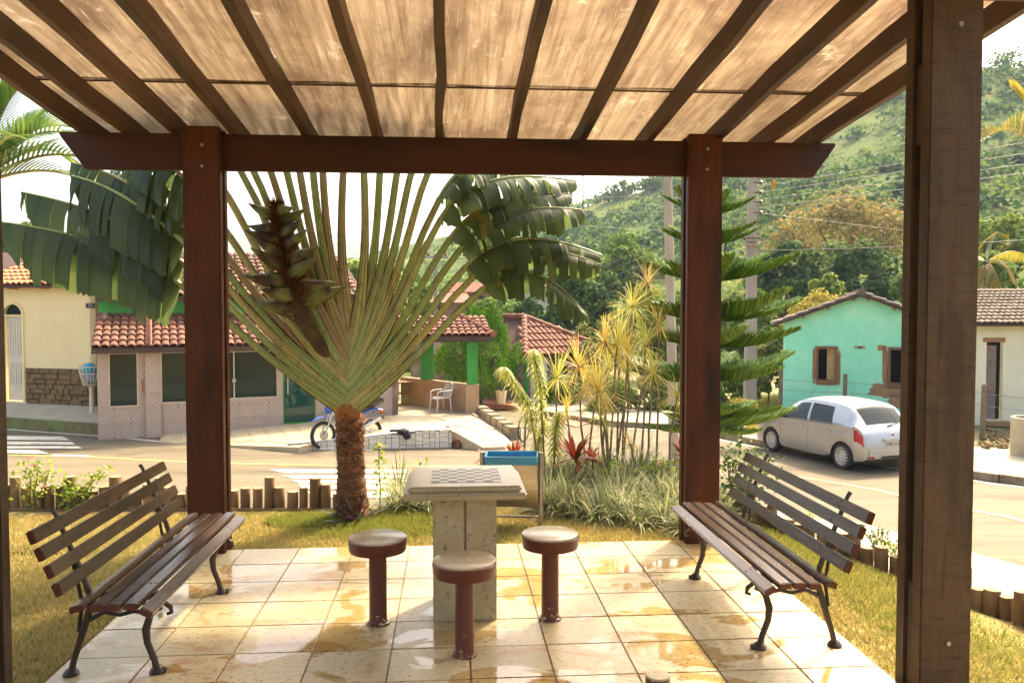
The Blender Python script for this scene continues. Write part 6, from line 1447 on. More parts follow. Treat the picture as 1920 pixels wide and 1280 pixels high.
for i in range(n + 1):
    t = i / n; z = LAWN - .03 + (.885 - LAWN) * t; c = fp(662 - 8 * t, 900); saw = (t * 15 + .25 * math.sin(t * 9)) % 1.0
    r_ = .132 - .03 * min(1, t / .5) + .020 * max(0, 1 - t / .12) + (.017 * (1 - saw) ** .8) - .006; pts.append((c.x, FY + .01 * math.sin(i), z)); rad.append(r_)
b.tube(pts, rad, 22)
b.v = [(v[0] + rnd.uniform(-.006, .006), v[1] + rnd.uniform(-.006, .006), v[2] + rnd.uniform(-.006, .006)) for v in b.v]
trunk = b.build('trunk', m_trunk, palm, smooth=True)
m_fibre = leafmat('palm_fibre', [(0, (.05, .02, .01)), (.5, (.16, .07, .03)), (1, (.36, .20, .09))], .1, .8, .1)
n = 2600; a = nrng.random(n) * 6.283; zz = nrng.random(n) ** .9 * .86; cx = fp(658, 900).x; rr = .105 + .03 * np.clip(1 - zz / .3, 0, 1)
p = np.stack([cx + np.cos(a) * rr, FY + np.sin(a) * rr, LAWN + zz], 1); out = np.stack([np.cos(a), np.sin(a), 0 * a], 1); d = out * (.03 * nrng.random(n))[:, None] + rand_unit(n) * .025; d[:, 2] -= .012 ; d *= (.5 + nrng.random(n))[:, None]
tg_ = np.stack([-np.sin(a), np.cos(a), 0 * a], 1) * (.003 + .006 * nrng.random(n))[:, None]
v = np.stack([p - tg_, p + tg_, p + d], 1).reshape(-1, 3) - np.array(palm.location); link('fibre', npmesh('fibre', v, np.arange(n * 3).reshape(-1, 3), m_fibre, tri=True), palm)
# spent flower spike with boat-shaped bracts
m_bract = mat('green_bract', (.17, .20, .06), (.10, .11, .035), 5, .5, .1, c=(.05, .025, .015), cscale=6, clo=.44, chi=.56)
ax = [fp(628, 700, .06), fp(572, 592, -.13), fp(548, 520, -.16), fp(535, 450, -.16), fp(524, 385, -.16)]
m_spike = mat('dark_spike', (.05, .028, .016), (.09, .06, .025), 9, .8, .4)
b = MB(); b.tube(ax, [.05, .065, .06, .045, .015], 10); stalk = b.build('flower_stalk', m_spike, palm, smooth=True)
def axp(t): 
    q = t * 4; i = min(3, int(q)); return ax[i].lerp(ax[i + 1], q - i)
for k in range(16):
    t = .30 + k * .043; s = 1 if k % 2 else -1; p = axp(min(1, t)); l = .42 * (1 - .55 * t) * rnd.uniform(.8, 1.2); d = Vector((s * .9, -.25 + rnd.uniform(-.6, .5), .15 + rnd.uniform(-.25, .4))).normalized()
    bb = MB(); w = .085 * (1 - .45 * t); bb.tube([p - d * .02, p + d * l * .3, p + d * l * .7 + Vector((0, 0, .01)), p + d * l + Vector((0, 0, .03))], [(w * .6, w * .5), (w, w * .8), (w * .55, w * .45), (.003, .003)], 8, ref=(0, 0, 1)); bb.build('bract', m_bract, stalk, smooth=True)
n = 4200; tt = nrng.random(n) * .7 + .3; P0 = np.array([axp(min(1, t)) for t in tt]); d = rand_unit(n); d[:, 2] = np.abs(d[:, 2]) * .8; P0 = P0 + d * (.12 * (1.25 - tt) * nrng.random(n))[:, None]; Ld = (.06 + .10 * nrng.random(n)) * (1.25 - .6 * tt); sd = rand_unit(n) * .004
v = np.stack([P0 - sd, P0 + sd, P0 + d * Ld[:, None]], 1).reshape(-1, 3) - np.array(palm.location)
link('dry_flower_tufts', npmesh('dry_flower_tufts', v, np.arange(n * 3).reshape(-1, 3), leafmat('dry_flower', [(0, (.03, .008, .006)), (.6, (.13, .03, .015)), (1, (.28, .10, .04))], .05, .7, .1), tri=True), stalk)

# ================================================================ GENERIC PLANT BUILDERS
def ribbon(b, p0, d, L, w, droop, segs=4, up=Vector((0, 0, 1))):
    d = d.normalized(); sdv = d.cross(up); sdv = sdv.normalized() if sdv.length > 1e-4 else Vector((1, 0, 0)); p = p0.copy(); rows = []
    for i in range(segs + 1):
        t = i / segs; ww = w * (.55 + .9 * t * (1 - t) * 2) * (1 - t) ** .35 if t < 1 else 0
        rows.append((p - sdv * ww / 2, p + sdv * ww / 2)); d = (d + Vector((0, 0, -droop / segs))).normalized(); p = p + d * L / segs
    vs = []
    for i, (a, c) in enumerate(rows):
        if i < segs: vs += [a, c]
        else: vs += [(a + c) * .5]
    fs = [(2 * i, 2 * i + 1, 2 * i + 3, 2 * i + 2) for i in range(segs - 1)] + [(2 * segs - 2, 2 * segs - 1, 2 * segs)]
    b.add(vs, fs)
def tuft(n, Lr, w, droop, spread, seed, base_r=.05, segs=4):
    g = random.Random(seed); b = MB()
    for _ in range(n):
        a = g.uniform(0, 6.283); e = g.uniform(*spread); d = Vector((math.cos(a) * math.cos(e), math.sin(a) * math.cos(e), math.sin(e))); r_ = base_r * g.random()
        ribbon(b, Vector((math.cos(a) * r_, math.sin(a) * r_, 0)), d, g.uniform(*Lr), w * g.uniform(.8, 1.2), droop * g.uniform(.6, 1.3), segs)
    return b
m_lily = leafmat('variegated_lilyturf', [(0, (.09, .13, .04)), (.35, (.21, .24, .10)), (.7, (.40, .40, .21)), (1, (.55, .52, .32))], .25, .5, .3)
lil = [tuft(150, (.24, .42), .012, 1.5, (.5, 1.45), s, .07).mesh('lilyturf', m_lily) for s in (1, 2, 3)]
spots = []
for k in range(700):
    if len(spots) >= 70: break
    px = rnd.uniform(1000, 1345); yf = 966 + (px - 1000) * .125; py = yf - 92 * rnd.random() ** 1.2; p = G(px, py, -.05)
    if all((p - q).length > .11 for q in spots): spots.append(p)
for px, py in ((742, 957), (770, 955), (802, 957), (835, 955), (865, 957), (748, 930), (800, 925)): spots.append(G(px, py, -.04))
for i, p in enumerate(spots):
    s_ = rnd.uniform(.85, 1.2); o = link('lilyturf_clump', lil[i % 3], None, tuple(p), (0, 0, rnd.uniform(0, 6.28)), (s_, s_, s_ * rnd.uniform(.85, 1.1)))
    w_ = 'behind the stone table near the palm' if p.x < .35 else ('in the row bordering the lawn' if p.y < 6.75 - .35 * (p.x - .7) + .35 else 'at the back among the dracaena stems')
    tag(o, 'arching pale-striped lilyturf clump ' + w_, 'grass clump', 'lilyturf clumps edging the bed')
m_stem = mat('grey_plant_stem', (.22, .17, .10), (.15, .11, .06), 8, .8, .2, kind='Position')
m_drac = leafmat('dracaena_leaf', [(0, (.26, .28, .06)), (.35, (.55, .46, .12)), (.7, (.62, .46, .17)), (1, (.62, .32, .14))], .4, .45, .3)
m_drac_y = leafmat('dracaena_leaf_young', [(0, (.25, .30, .06)), (.5, (.48, .46, .12)), (1, (.58, .50, .20))], .4, .45, .3)
drm = [tuft(70, (.26, .44), .0125, .7, (-.6, 1.5), 20 + s, .02).mesh('rosette', m_drac if s % 2 else m_drac_y) for s in range(4)]
dlist = [(1185, 575, 8.3, 1.0, 1150, 'tallest tip, beside the grey pole'), (1214, 530, 9.0, .8, 1180, 'single rosette reaching highest near the pole'), (1156, 646, 8.0, 1.05, 1140, 'full yellow head left of the pine'), (1177, 668, 8.2, 1.1, 1165, 'second full head against the pine'), (1209, 650, 8.8, 1.0, 1200, 'rosette behind the pine branch tips'),
         (1085, 687, 8.3, .95, 1105, 'upright pale head in the middle of the bed'), (1044, 708, 8.6, .95, 1062, 'orange-tinged head by the variegated stems'), (1123, 735, 7.7, 1.05, 1150, 'low wide head on a leaning stem'), (1270, 745, 8.6, .8, 1255, 'small head beside the foot of the pole'), (1236, 610, 9.0, .8, 1230, 'head half hidden by the pine'), (1142, 690, 8.8, .8, 1128, 'inner head behind the low wide one'), (1062, 770, 8.8, .6, 1070, 'small low head left in the bed'), (986, 775, 8.0, .55, 992, 'small green head by the bicycle'), (1182, 832, 7.8, .5, 1184, 'short sprout low in the bed'), (1225, 700, 8.4, .8, 1215, 'drooping head under the pine tier')]
for i, (px, py, dp, sc, bx, what) in enumerate(dlist):
    top_ = D(px, py, dp); base = W(bx, 900, top_.y); base.z = -.12
    t = thing('dracaena', 'thin-stemmed yellow dracaena, ' + what, 'dracaena', tuple(base), 0, 'dracaenas in the bed'); q = (base + top_) * .5 + Vector((rnd.uniform(-.06, .06), rnd.uniform(-.05, .05), 0))
    b = MB(); b.tube([base, base.lerp(q, .5), q, q.lerp(top_, .6), top_], [.013, .012, .011, .010, .010], 7); b.build('stem', m_stem, t, smooth=True)
    if i in (0, 2, 3, 5, 7):
        b = MB(); e = base + Vector((rnd.uniform(-.25, .25), rnd.uniform(-.1, .15), top_.z - base.z - rnd.uniform(.15, .5))); b.tube([base.lerp(q, .3), q.lerp(e, .5) + Vector((.04, 0, 0)), e], [.011, .010, .009], 7); b.build('stem', m_stem, t, smooth=True); link('rosette', drm[(i + 1) % 4], t, tuple(e - base), (0, 0, i), (sc * .8,) * 3)
    r_ = link('rosette', drm[i % 4], t, tuple(top_ - base), (rnd.uniform(-.2, .2), rnd.uniform(-.2, .2), i * 1.3), (sc,) * 3)
# variegated devil's-backbone stems
m_var = leafmat('variegated_leaf', [(0, (.20, .28, .05)), (.4, (.42, .46, .12)), (.75, (.62, .60, .26)), (1, (.70, .64, .36))], .35, .45, .3)
for i, (pp_, what) in enumerate((([(1012, 905), (1005, 840), (990, 760), (962, 715), (944, 688)], 'leaning left stem'), ([(1022, 905), (1018, 820), (1013, 740), (1006, 690), (1000, 655)], 'tallest upright stem'), ([(1035, 900), (1040, 850), (1043, 800), (1052, 770)], 'short stem to the right'), ([(1020, 900), (1012, 870), (1010, 830), (1022, 790)], 'short inner stem'))):
    P = [D(x, y, 7.6 + .15 * i) for x, y in pp_]; P[0].z = -.1; t = thing('variegated_plant', 'yellow-variegated drooping-leaf plant in the bed, ' + what, 'plant', tuple(P[0]), 0, 'variegated plants behind the bin'); S_ = smoothline([tuple(p) for p in P], 10)
    b = MB(); b.tube(S_, .010, 6); b.build('stem', m_stem, t, smooth=True); b = MB(); N = len(S_)
    for k in range(int(N * .35), N):
        for a_ in range(6):
            an = a_ * 1.047 + k * .5; d = Vector((math.cos(an), math.sin(an), .55)); ribbon(b, S_[k], d, rnd.uniform(.10, .16), .026, 2.3, 4)
    b.build('leaves', m_var, t)
# red cordylines
m_red_l = leafmat('red_cordyline', [(0, (.12, .10, .03)), (.3, (.38, .09, .05)), (.7, (.52, .16, .09)), (1, (.42, .28, .10))], .35, .4, .3)
rc = [tuft(34, (.18, .30), .046, .9, (-.05, 1.35), 40 + s, .02).mesh('foliage', m_red_l) for s in range(2)]
for px, py, dp, sc, what in ((1079, 838, 7.7, 1.15, 'large bright red cordyline in the middle of the bed'), (1110, 838, 7.9, .7, 'small orange-red cordyline right of the large one'), (1285, 838, 7.9, 1.0, 'red cordyline beside the wooden post'), (965, 835, 7.6, .75, 'brownish-red cordyline above the bin'), (1096, 915, 7.0, .55, 'small dark red cordyline among the lilyturf'), (908, 838, 7.7, .5, 'pale spiky seedling left of the bin top'), (790, 868, 7.6, .4, 'dry orange tuft behind the table corner')):
    p = D(px, py + 22, dp); t = thing('cordyline', what, 'cordyline', (p.x, p.y, -.1), 0, 'cordylines in the bed'); b = MB(); b.tube([(p.x, p.y, -.1), (p.x + .01, p.y, p.z)], [.012, .009], 6); b.build('stem', m_stem, t); link('foliage', rc[int(px) % 2], t, (0, 0, p.z + .1), (0, 0, px), (sc,) * 3)
# purple rhoeo at the palm foot
m_rhoeo = leafmat('purple_rhoeo', [(0, (.035, .07, .035)), (.5, (.05, .035, .04)), (1, (.20, .02, .09))], .2, .35, .4)
p = G(668, 980, LAWN); t = thing('rhoeo_plant', 'dark purple-green spiky plant at the foot of the palm trunk', 'plant', tuple(p)); o = link('foliage', tuft(26, (.18, .32), .045, .35, (.35, 1.4), 55, .03).mesh('foliage', m_rhoeo), t)
b = MB(); b.lathe([(.05, -.02), (.04, .03)], 10); b.build('crown_base', m_rhoeo, t, world=False)
# orange-flowered seedling
def leafy_stems(name, label, cat, base, stems, leafm, lsize, per, flm=None, nfl=0, spread=.06, group=None):
    t = thing(name, label, cat, tuple(base), 0, group); b = MB(); C = []
    for pts in stems:
        Sg = smoothline(pts, 5); b.tube(Sg, [.007 - .004 * i / len(Sg) for i in range(len(Sg))], 5)
        for i in range(len(Sg) // 4, len(Sg)):
            for _ in range(per): C.append(np.array(Sg[i]) + nrng.normal(size=3) * spread)
    b.build('stems', m_stem, t); C = np.array(C); nn = rand_unit(len(C)); nn[:, 2] = np.abs(nn[:, 2]) + .3; nn /= np.linalg.norm(nn, axis=1, keepdims=True); v, f = leaf_quads(C, nn, lsize, lsize * .55); link('leaves', npmesh('leaves', v - np.array(base), f, leafm), t)
    if flm is not None:
        for k in range(nfl):
            c = Vector(C[int(len(C) * (.55 + .45 * rnd.random())) - 1]); bb = MB()
            for q in range(7): a = q * .9; d = Vector((math.cos(a), math.sin(a), .5)); ribbon(bb, c, d, .032, .026, .5, 2)
            bb.build('flower', flm, t)
    return t
m_fresh = leafmat('fresh_leaf', [(0, (.12, .22, .03)), (.6, (.26, .34, .06)), (1, (.42, .42, .10))], .4, .45, .3)
m_orange_f = leafmat('orange_flower', [(0, (.6, .16, .02)), (1, (.75, .3, .03))], .3); m_pink_f = leafmat('pink_flower', [(0, (.65, .03, .14)), (1, (.75, .12, .28))], .3)
p = G(712, 958, LAWN); q = lambda dx, dz, dy=0: (p.x + dx, p.y + dy, LAWN + dz)
leafy_stems('orange_flower_plant', 'slender green plant with one orange flower right of the palm', 'plant', p, [[q(0, 0), q(.005, .2), q(-.005, .38), q(.0, .56)]], m_fresh, .055, 5, m_orange_f, 1, .025)
p2 = G(915, 895, -.06); leafy_stems('small_shrub', 'small yellow-green shrub behind the left table corner', 'shrub', G(790, 955, LAWN), [[tuple(G(790, 955, LAWN)), tuple(D(788, 900, 6.95)), tuple(D(795, 875, 6.95))]], m_fresh, .05, 6, None, 0, .035)
# rose bushes on the left by the logs
for i, (bx, st_, what, nf) in enumerate(((55, [[(52, 950), (58, 900), (40, 880)], [(58, 950), (70, 890), (62, 866)], [(60, 950), (85, 905), (92, 880)]], 'pink-flowered rose bush behind the logs at the left edge', 7), (130, [[(112, 952), (120, 925), (115, 905)], [(122, 952), (150, 920), (180, 892)], [(130, 952), (165, 915), (190, 880)], [(126, 952), (140, 925), (138, 905)]], 'leafy green bush trailing over the logs left of the bench', 0))):
    base = G(bx, 951, LAWN); leafy_stems('rose_bush', what, 'bush', base, [[tuple(D(x, y, 6.95)) for x, y in s] for s in st_], m_fresh, .05, 7, m_pink_f if nf else None, nf, .045)
for i, (px, py, what) in enumerate(((1140, 868, 'pink periwinkle in front of the dracaena stems'), (1225, 862, 'pink periwinkle left of the grey pole'), (1252, 870, 'pink periwinkle at the foot of the grey pole'), (915, 858, 'pink periwinkle beside the bin'), (1205, 880, 'low pink periwinkle in the lilyturf'))):
    base = D(px, py + 45, 7.6); base.z = -.1; e = D(px, py, 7.6); leafy_stems('periwinkle', what, 'flower', base, [[tuple(base), tuple(base.lerp(e, .6)), tuple(e)], [tuple(base), tuple(base.lerp(e, .6) + Vector((.06, 0, 0))), tuple(e + Vector((.09, .02, -.02)))]], m_fresh, .05, 6, m_pink_f, 5, .04, 'periwinkles in the bed')
# red-flowered shrub behind the right bench, low weeds by the logs
m_dkleaf = leafmat('dark_small_leaf', [(0, (.03, .07, .015)), (.6, (.09, .15, .03)), (1, (.20, .22, .05))], .3, .5, .3); m_redf = leafmat('red_flower', [(0, (.45, .03, .02)), (1, (.6, .1, .03))], .2)
base = G(1388, 965, -.05); leafy_stems('flowering_shrub', 'bushy green shrub with red flowers between post and right bench', 'shrub', base, [[tuple(D(1375 + 8 * k, 955, 6.7)), tuple(D(1368 + 13 * k, 900 + 6 * (k % 3), 6.7)), tuple(D(1362 + 17 * k, 850 + 18 * (k % 3), 6.75))] for k in range(5)], m_dkleaf, .05, 16, m_redf, 6, .07)
for i, (px, py, what) in enumerate(((1510, 1015, 'small weedy plant by the logs under the bench slats'), (1640, 1050, 'small dry plant over the logs right of the bench'), (1685, 1075, 'small leafy plant by the logs beside the near post'))):
    base = G(px, py, -.12); leafy_stems('edge_plant', what, 'plant', base, [[tuple(base), tuple(base + Vector((.03 * k, .02, .1))), tuple(base + Vector((.07 * (k - 1), .03, .2)))] for k in range(3)], m_fresh if i != 1 else m_dkleaf, .035, 6, m_redf, 2, .035, 'weeds along the log edging')
# ================================================================ NORFOLK PINE
m_pine = leafmat('pine_needles', [(0, (.06, .13, .025)), (.6, (.12, .23, .04)), (1, (.21, .32, .06))], .28, .5, .3); m_bark = mat('grey_bark', (.14, .10, .065), (.08, .055, .035), 7, .9, .4, kind='Position')
def pine_branch(seed):
    g = random.Random(seed); b = MB(); N = 46; ax_ = []
    for i in range(N + 1):
        t = i / N; ax_.append(Vector((t, .02 * math.sin(t * 3 + seed), -.05 * math.sin(t * 3.0) + .16 * t * t)))
    for i in range(4, N + 1):
        t = i / N; L = .30 * (1 - t) ** .55 * min(1, t / .18) + .05
        for s in (-1, 1):
            for rep in range(1):
                d0 = Vector((.55 + .25 * t, s * .75, .28 + g.uniform(-.08, .12))).normalized(); p = ax_[i].copy(); d = d0.copy(); rows = []
                for k in range(5):
                    rows.append(p.copy()); d = (d + Vector((.03, 0, .13))).normalized(); p = p + d * L / 4
                b.tube(rows, [.013, .015, .014, .011, .003], 4, cap=False)
                for k in range(1, 5):       # needles
                    for q in range(5):
                        a = g.uniform(0, 6.28); nd = (d0 * .8 + Vector((0, math.cos(a), math.sin(a)))).normalized(); o = nd.cross(Vector((0, .3, 1))).normalized() * .0035; w_ = rows[k - 1].lerp(rows[k], g.random()); b.add([w_ - o, w_ + o, w_ + nd * .032], [(0, 1, 2)])
    b.tube(ax_, [.016 * (1 - i / N) + .004 for i in range(N + 1)], 5); return b.mesh('branch', m_pine)
pbr = [pine_branch(s) for s in (1, 2, 3)]
pc = D(1322, 900, 9.4); pc.z = -.3; pine = thing('norfolk_pine', 'Norfolk pine with flat feathery tiers behind the far right post', 'pine tree', tuple(pc))
b = MB(); topz = 3.9; b.tube([pc, pc + Vector((0, 0, 2)), pc + Vector((0, 0, topz + .3))], [.06, .045, .015], 10); b.build('trunk', m_bark, pine, smooth=True)
tiers = [(795, .78, -.06), (770, .62, 0), (705, .98, .10), (640, .80, .06), (592, .86, .16), (520, .93, .22), (450, .58, .3), (395, .50, .38), (330, .42, .5), (290, .36, .55), (245, .3, .6)]
for i, (py, L, tilt) in enumerate(tiers):
    z = D(1322, py, 9.4).z - pc.z - .02; n = 6
    for k in range(n):
        a = 6.283 * k / n + i * .55 + rnd.uniform(-.15, .15); s = L * rnd.uniform(.85, 1.18) * (1.12 if math.cos(a) > .3 else .95)
        link('branch', pbr[(i + k) % 3], pine, (0, 0, z + rnd.uniform(-.03, .03)), (rnd.uniform(-.15, .15), -tilt * .5 + rnd.uniform(-.07, .07), a), (s, s, s))

# ================================================================ TREES
def tree(name, label, px, ytop, ybot, wpx, depth, leafm, nleaf=3500, lsize=.28, clumps=34, group='trees behind the houses', ground=None, trunk_r=.16, open_=.55, seed=0, trunkm=None, cat='tree', flat=1.0):
    k = depth / FPX; c = D(px, (ytop + ybot) / 2, depth); rx_ = wpx / 2 * k; rz_ = (ybot - ytop) / 2 * k
    gz_ = ground if ground is not None else max(-1.9, hill_height(px, depth))
    base = Vector((c.x, c.y, min(gz_, c.z - rz_ * .5))); t = thing(name, label, cat, tuple(base), 0, group)
    cl = blob_clumps(clumps, rx_ * .82, rx_ * .72, rz_ * .80, c.z - base.z, rx_ * .20, rx_ * .38, seed)
    P, N_ = crown_points(nleaf, cl, .7, open_); v, f = leaf_quads(P, N_, lsize, lsize * .6); link('crown', npmesh('crown', v, f, leafm), t)
    b = MB(); h = c.z - base.z; b.tube([(0, 0, -.2), (.04, 0, h * .45), (0, .05, h)], [trunk_r, trunk_r * .8, trunk_r * .4], 8)
    g = random.Random(seed)
    for q in range(6):
        cc = cl[g.randrange(len(cl))]; b.tube([(0, 0, h * .5), (cc[0] * .5, cc[1] * .5, (h * .5 + cc[2]) / 2 + .1), cc[:3]], [trunk_r * .5, trunk_r * .35, trunk_r * .12], 6)
    b.build('trunk', trunkm or m_bark, t, smooth=True, world=False); return t
L_dark = leafmat('mango_leaf', [(0, (.025, .06, .02)), (.5, (.055, .115, .034)), (.85, (.10, .175, .048)), (1, (.18, .24, .065))], .22, .75, .08)
L_mid = leafmat('mid_leaf', [(0, (.06, .12, .025)), (.6, (.13, .22, .045)), (1, (.25, .32, .075))], .22, .75, .08)
L_light = leafmat('light_leaf', [(0, (.10, .16, .03)), (.6, (.20, .28, .05)), (1, (.34, .38, .09))], .22, .75, .08)
L_olive = leafmat('olive_leaf', [(0, (.10, .13, .04)), (.6, (.19, .22, .07)), (1, (.30, .30, .11))], .22, .75, .08)
L_brown = leafmat('acacia_leaf', [(0, (.15, .14, .04)), (.5, (.27, .22, .07)), (1, (.38, .28, .10))], .22, .75, .08)
L_yel = leafmat('yellow_leaf', [(0, (.22, .22, .04)), (.6, (.38, .33, .07)), (1, (.52, .40, .10))], .22, .75, .08)
tree('mango_tree', 'large dark mango tree crossed by cables above the lane', 1105, 488, 650, 160, 45, L_dark, 6500, .30, 46, seed=1)
tree('broad_tree', 'rounded tree with sunlit top behind the large mango', 1170, 440, 570, 165, 68, L_mid, 5000, .42, 40, seed=2)
tree('lane_tree', 'pale olive small tree in front of the red hipped roof', 1130, 590, 720, 150, 31, L_olive, 4200, .20, 36, seed=3, trunk_r=.08)
tree('mango_tree', 'dark mango tree right of the square pole', 1475, 446, 610, 150, 47, L_dark, 6000, .30, 44, seed=4)
tree('mango_tree', 'dark mango tree above the mint house gable', 1600, 455, 620, 190, 50, L_dark, 6500, .32, 46, seed=5)
tree('mango_tree', 'dark tree low behind the mint house left wall', 1420, 540, 690, 130, 40, L_mid, 4500, .26, 36, seed=15)
tree('acacia_tree', 'wide brownish-yellow tree with open crown on the slope', 1575, 366, 520, 290, 70, L_brown, 6500, .38, 60, seed=6, open_=.35, trunk_r=.3)
tree('shrub', 'yellow-green shrub behind the mint house roof ridge', 1545, 556, 640, 170, 33, L_yel, 3500, .17, 36, seed=7, trunk_r=.05, cat='shrub')
tree('young_tree', 'light green young tree among the dark mangoes', 1558, 502, 600, 80, 42, L_light, 1600, .26, 20, seed=8, trunk_r=.06)
tree('bushy_tree', 'light green bushy tree seen through the fan palm stems', 700, 478, 640, 190, 40, L_light, 5000, .28, 44, seed=9)
tree('bushy_tree', 'yellow-green tree seen left through the palm stems', 620, 520, 640, 120, 44, L_light, 3000, .28, 30, seed=29)
tree('tree', 'green tree above the cream house roof at the left edge', 45, 392, 560, 130, 46, L_mid, 4000, .28, 36, seed=10)
tree('tree', 'green tree below the far houses behind the cypress', 950, 562, 640, 150, 52, L_mid, 3600, .30, 34, seed=11)
tree('tree', 'green tree left of the concrete T pole', 770, 500, 620, 110, 56, L_mid, 3200, .32, 30, seed=12)
tree('tree', 'dark tree behind the hipped roof ridge', 1010, 560, 640, 110, 44, L_dark, 2800, .28, 30, seed=13)
tree('tree', 'green tree behind the pine and grey pole', 1250, 540, 720, 170, 38, L_mid, 5000, .26, 40, seed=14)
tree('tree', 'olive tree behind the pine right of the post', 1370, 520, 700, 150, 42, L_olive, 4500, .26, 40, seed=16)
tree('tree', 'bright green tree right of the near post above the white house', 1890, 408, 520, 150, 52, L_light, 4200, .34, 36, seed=17)
tree('tree', 'dark green tree low behind the white house roof', 1860, 470, 600, 150, 40, L_mid, 4000, .28, 36, seed=18)
tree('tree', 'green tree hidden behind the near post', 1750, 480, 600, 160, 46, L_mid, 3500, .3, 34, seed=19)
tree('bush', 'green bush beside the hipped house door', 1050, 690, 775, 90, 29, L_mid, 2200, .15, 24, seed=20, trunk_r=.04, cat='bush', ground=-1.9)
tree('bush', 'dense green bush in the lane behind the dracaenas', 1130, 690, 785, 120, 27, L_mid, 3200, .15, 30, seed=21, trunk_r=.04, cat='bush', ground=-1.9)
tree('bush', 'olive bush behind the pine lower tiers', 1225, 690, 790, 120, 27.5, L_olive, 3200, .15, 30, seed=22, trunk_r=.04, cat='bush', ground=-1.9)
tree('bush', 'weedy bush left of the mint house', 1440, 620, 780, 80, 28, L_olive, 3200, .15, 30, seed=23, trunk_r=.04, cat='bush', ground=-1.7)
tree('bush', 'weedy green bush at the foot of the square pole', 1355, 680, 790, 110, 29, L_mid, 3000, .15, 30, seed=24, trunk_r=.04, cat='bush', ground=-1.7)
tree('croton_bush', 'bright yellow bush right of the far post', 1388, 748, 800, 80, 20.5, L_yel, 1500, .09, 20, seed=25, trunk_r=.03, cat='bush', ground=-1.6)
tree('skyline_tree', 'lone thin tree on the hill skyline left of the pole', 1172, 330, 372, 46, 215, L_mid, 500, .8, 10, seed=26, open_=.3, trunk_r=.2, group='trees on the hill')
tree('skyline_tree', 'low tree clump on the hill skyline beside the grey pole', 1222, 335, 362, 60, 215, L_mid, 700, .9, 12, seed=27, group='trees on the hill')
tree('skyline_tree', 'small round tree on the grassy ridge behind the palm', 790, 462, 486, 34, 210, L_mid, 500, .8, 10, seed=28, group='trees on the hill')
# cypress: upright flame-shaped plumes
m_cyp = leafmat('cypress_foliage', [(0, (.05, .13, .015)), (.5, (.11, .25, .025)), (.85, (.18, .36, .04)), (1, (.28, .46, .06))], .10, .6, .12)
cyb = D(895, 760, 29.0); cyb.z = -1.8; cyp = thing('cypress', 'broad bright green cypress behind the porch pillar', 'cypress tree', tuple(cyb)); kk = 29.0 / FPX
n = 26000; cl = []; g = random.Random(5)
for _ in range(95):
    a = g.uniform(0, 6.283); h = g.random() ** .8; rr = 1.72 * (1 - .72 * h ** 1.5) * (1 if h > .25 else .45 + 2.2 * h) * (.55 + .45 * g.random()); cl.append((math.cos(a) * rr, math.sin(a) * rr, .35 + h * 2.55, .27 + .17 * g.random(), a))
cl = np.array(cl); idx = nrng.integers(0, len(cl), n); u_ = nrng.random(n); rad_ = cl[idx, 3] * (1 - u_) ** .7 * (.75 + .25 * nrng.random(n)); an = nrng.random(n) * 6.283
P = np.stack([cl[idx, 0] + np.cos(an) * rad_ * .8 + np.cos(cl[idx, 4]) * .1 * u_, cl[idx, 1] + np.sin(an) * rad_ * .8 + np.sin(cl[idx, 4]) * .1 * u_, cl[idx, 2] + u_ * .72], 1)
dd_ = np.stack([np.cos(an) * .4, np.sin(an) * .4, 1 + 0 * an], 1) + rand_unit(n) * .35; dd_ /= np.linalg.norm(dd_, axis=1, keepdims=True); sd = np.cross(dd_, rand_unit(n)); sd /= np.linalg.norm(sd, axis=1, keepdims=True); LL = (.07 + .07 * nrng.random(n))[:, None]
v = np.stack([P, P + dd_ * LL * .5 + sd * .018, P + dd_ * LL, P + dd_ * LL * .5 - sd * .018], 1).reshape(-1, 3); link('crown', npmesh('crown', v, np.arange(n * 4).reshape(-1, 4), m_cyp), cyp)
b = MB(); b.tube([(0, 0, -.1), (0, 0, 1.6), (0, 0, 2.6)], [.14, .10, .03], 8); b.build('trunk', m_bark, cyp, smooth=True, world=False)
# feather palms
def frond(b, base, tip, arch, leaf_l, n=34, up=Vector((0, 0, 1)), hang=.4, w=.035):
    base, tip = Vector(base), Vector(tip); pts = []
    for i in range(n + 1):
        t = i / n; pts.append(base.lerp(tip, t) + up * arch * math.sin(math.pi * t * .85))
    for i in range(3, n + 1):
        t = i / n; tan = (pts[min(i + 1, n)] - pts[i - 1]).normalized(); sdv = tan.cross(up).normalized(); L = leaf_l * (math.sin(math.pi * (.15 + .82 * t)) ** .7)
        for s in (-1, 1): ribbon(b, pts[i], (sdv * s * .8 + tan * .75 + up * .25), L, w, hang, 4)
    return pts
def feather_palm(name, label, base, crown, fronds, leafm, group=None, tr=.09, leaf_l=.5, hang=.9, w=.04):
    base, crown = Vector(base), Vector(crown); t = thing(name, label, 'palm tree', tuple(base), 0, group); b = MB(); b.tube([base, base.lerp(crown, .5) + Vector((.05, 0, 0)), crown], [tr * 1.3, tr, tr * .8], 10); b.build('trunk', m_bark, t, smooth=True)
    for tip, arch in fronds:
        b = MB(); pts = frond(b, crown, tip, arch, leaf_l, n=26, hang=hang, w=w); fr_ = b.build('frond', leafm, t); b = MB(); b.tube(pts, [.018 * (1 - i / len(pts)) + .004 for i in range(len(pts))], 5); b.build('rachis', m_pet, fr_)
L_palm_y = leafmat('yellow_palm_leaf', [(0, (.12, .15, .03)), (.5, (.26, .22, .05)), (1, (.40, .24, .06))], .4); L_palm_g = leafmat('green_palm_leaf', [(0, (.04, .09, .025)), (.6, (.08, .16, .04)), (1, (.18, .24, .06))], .35, .4, .4)
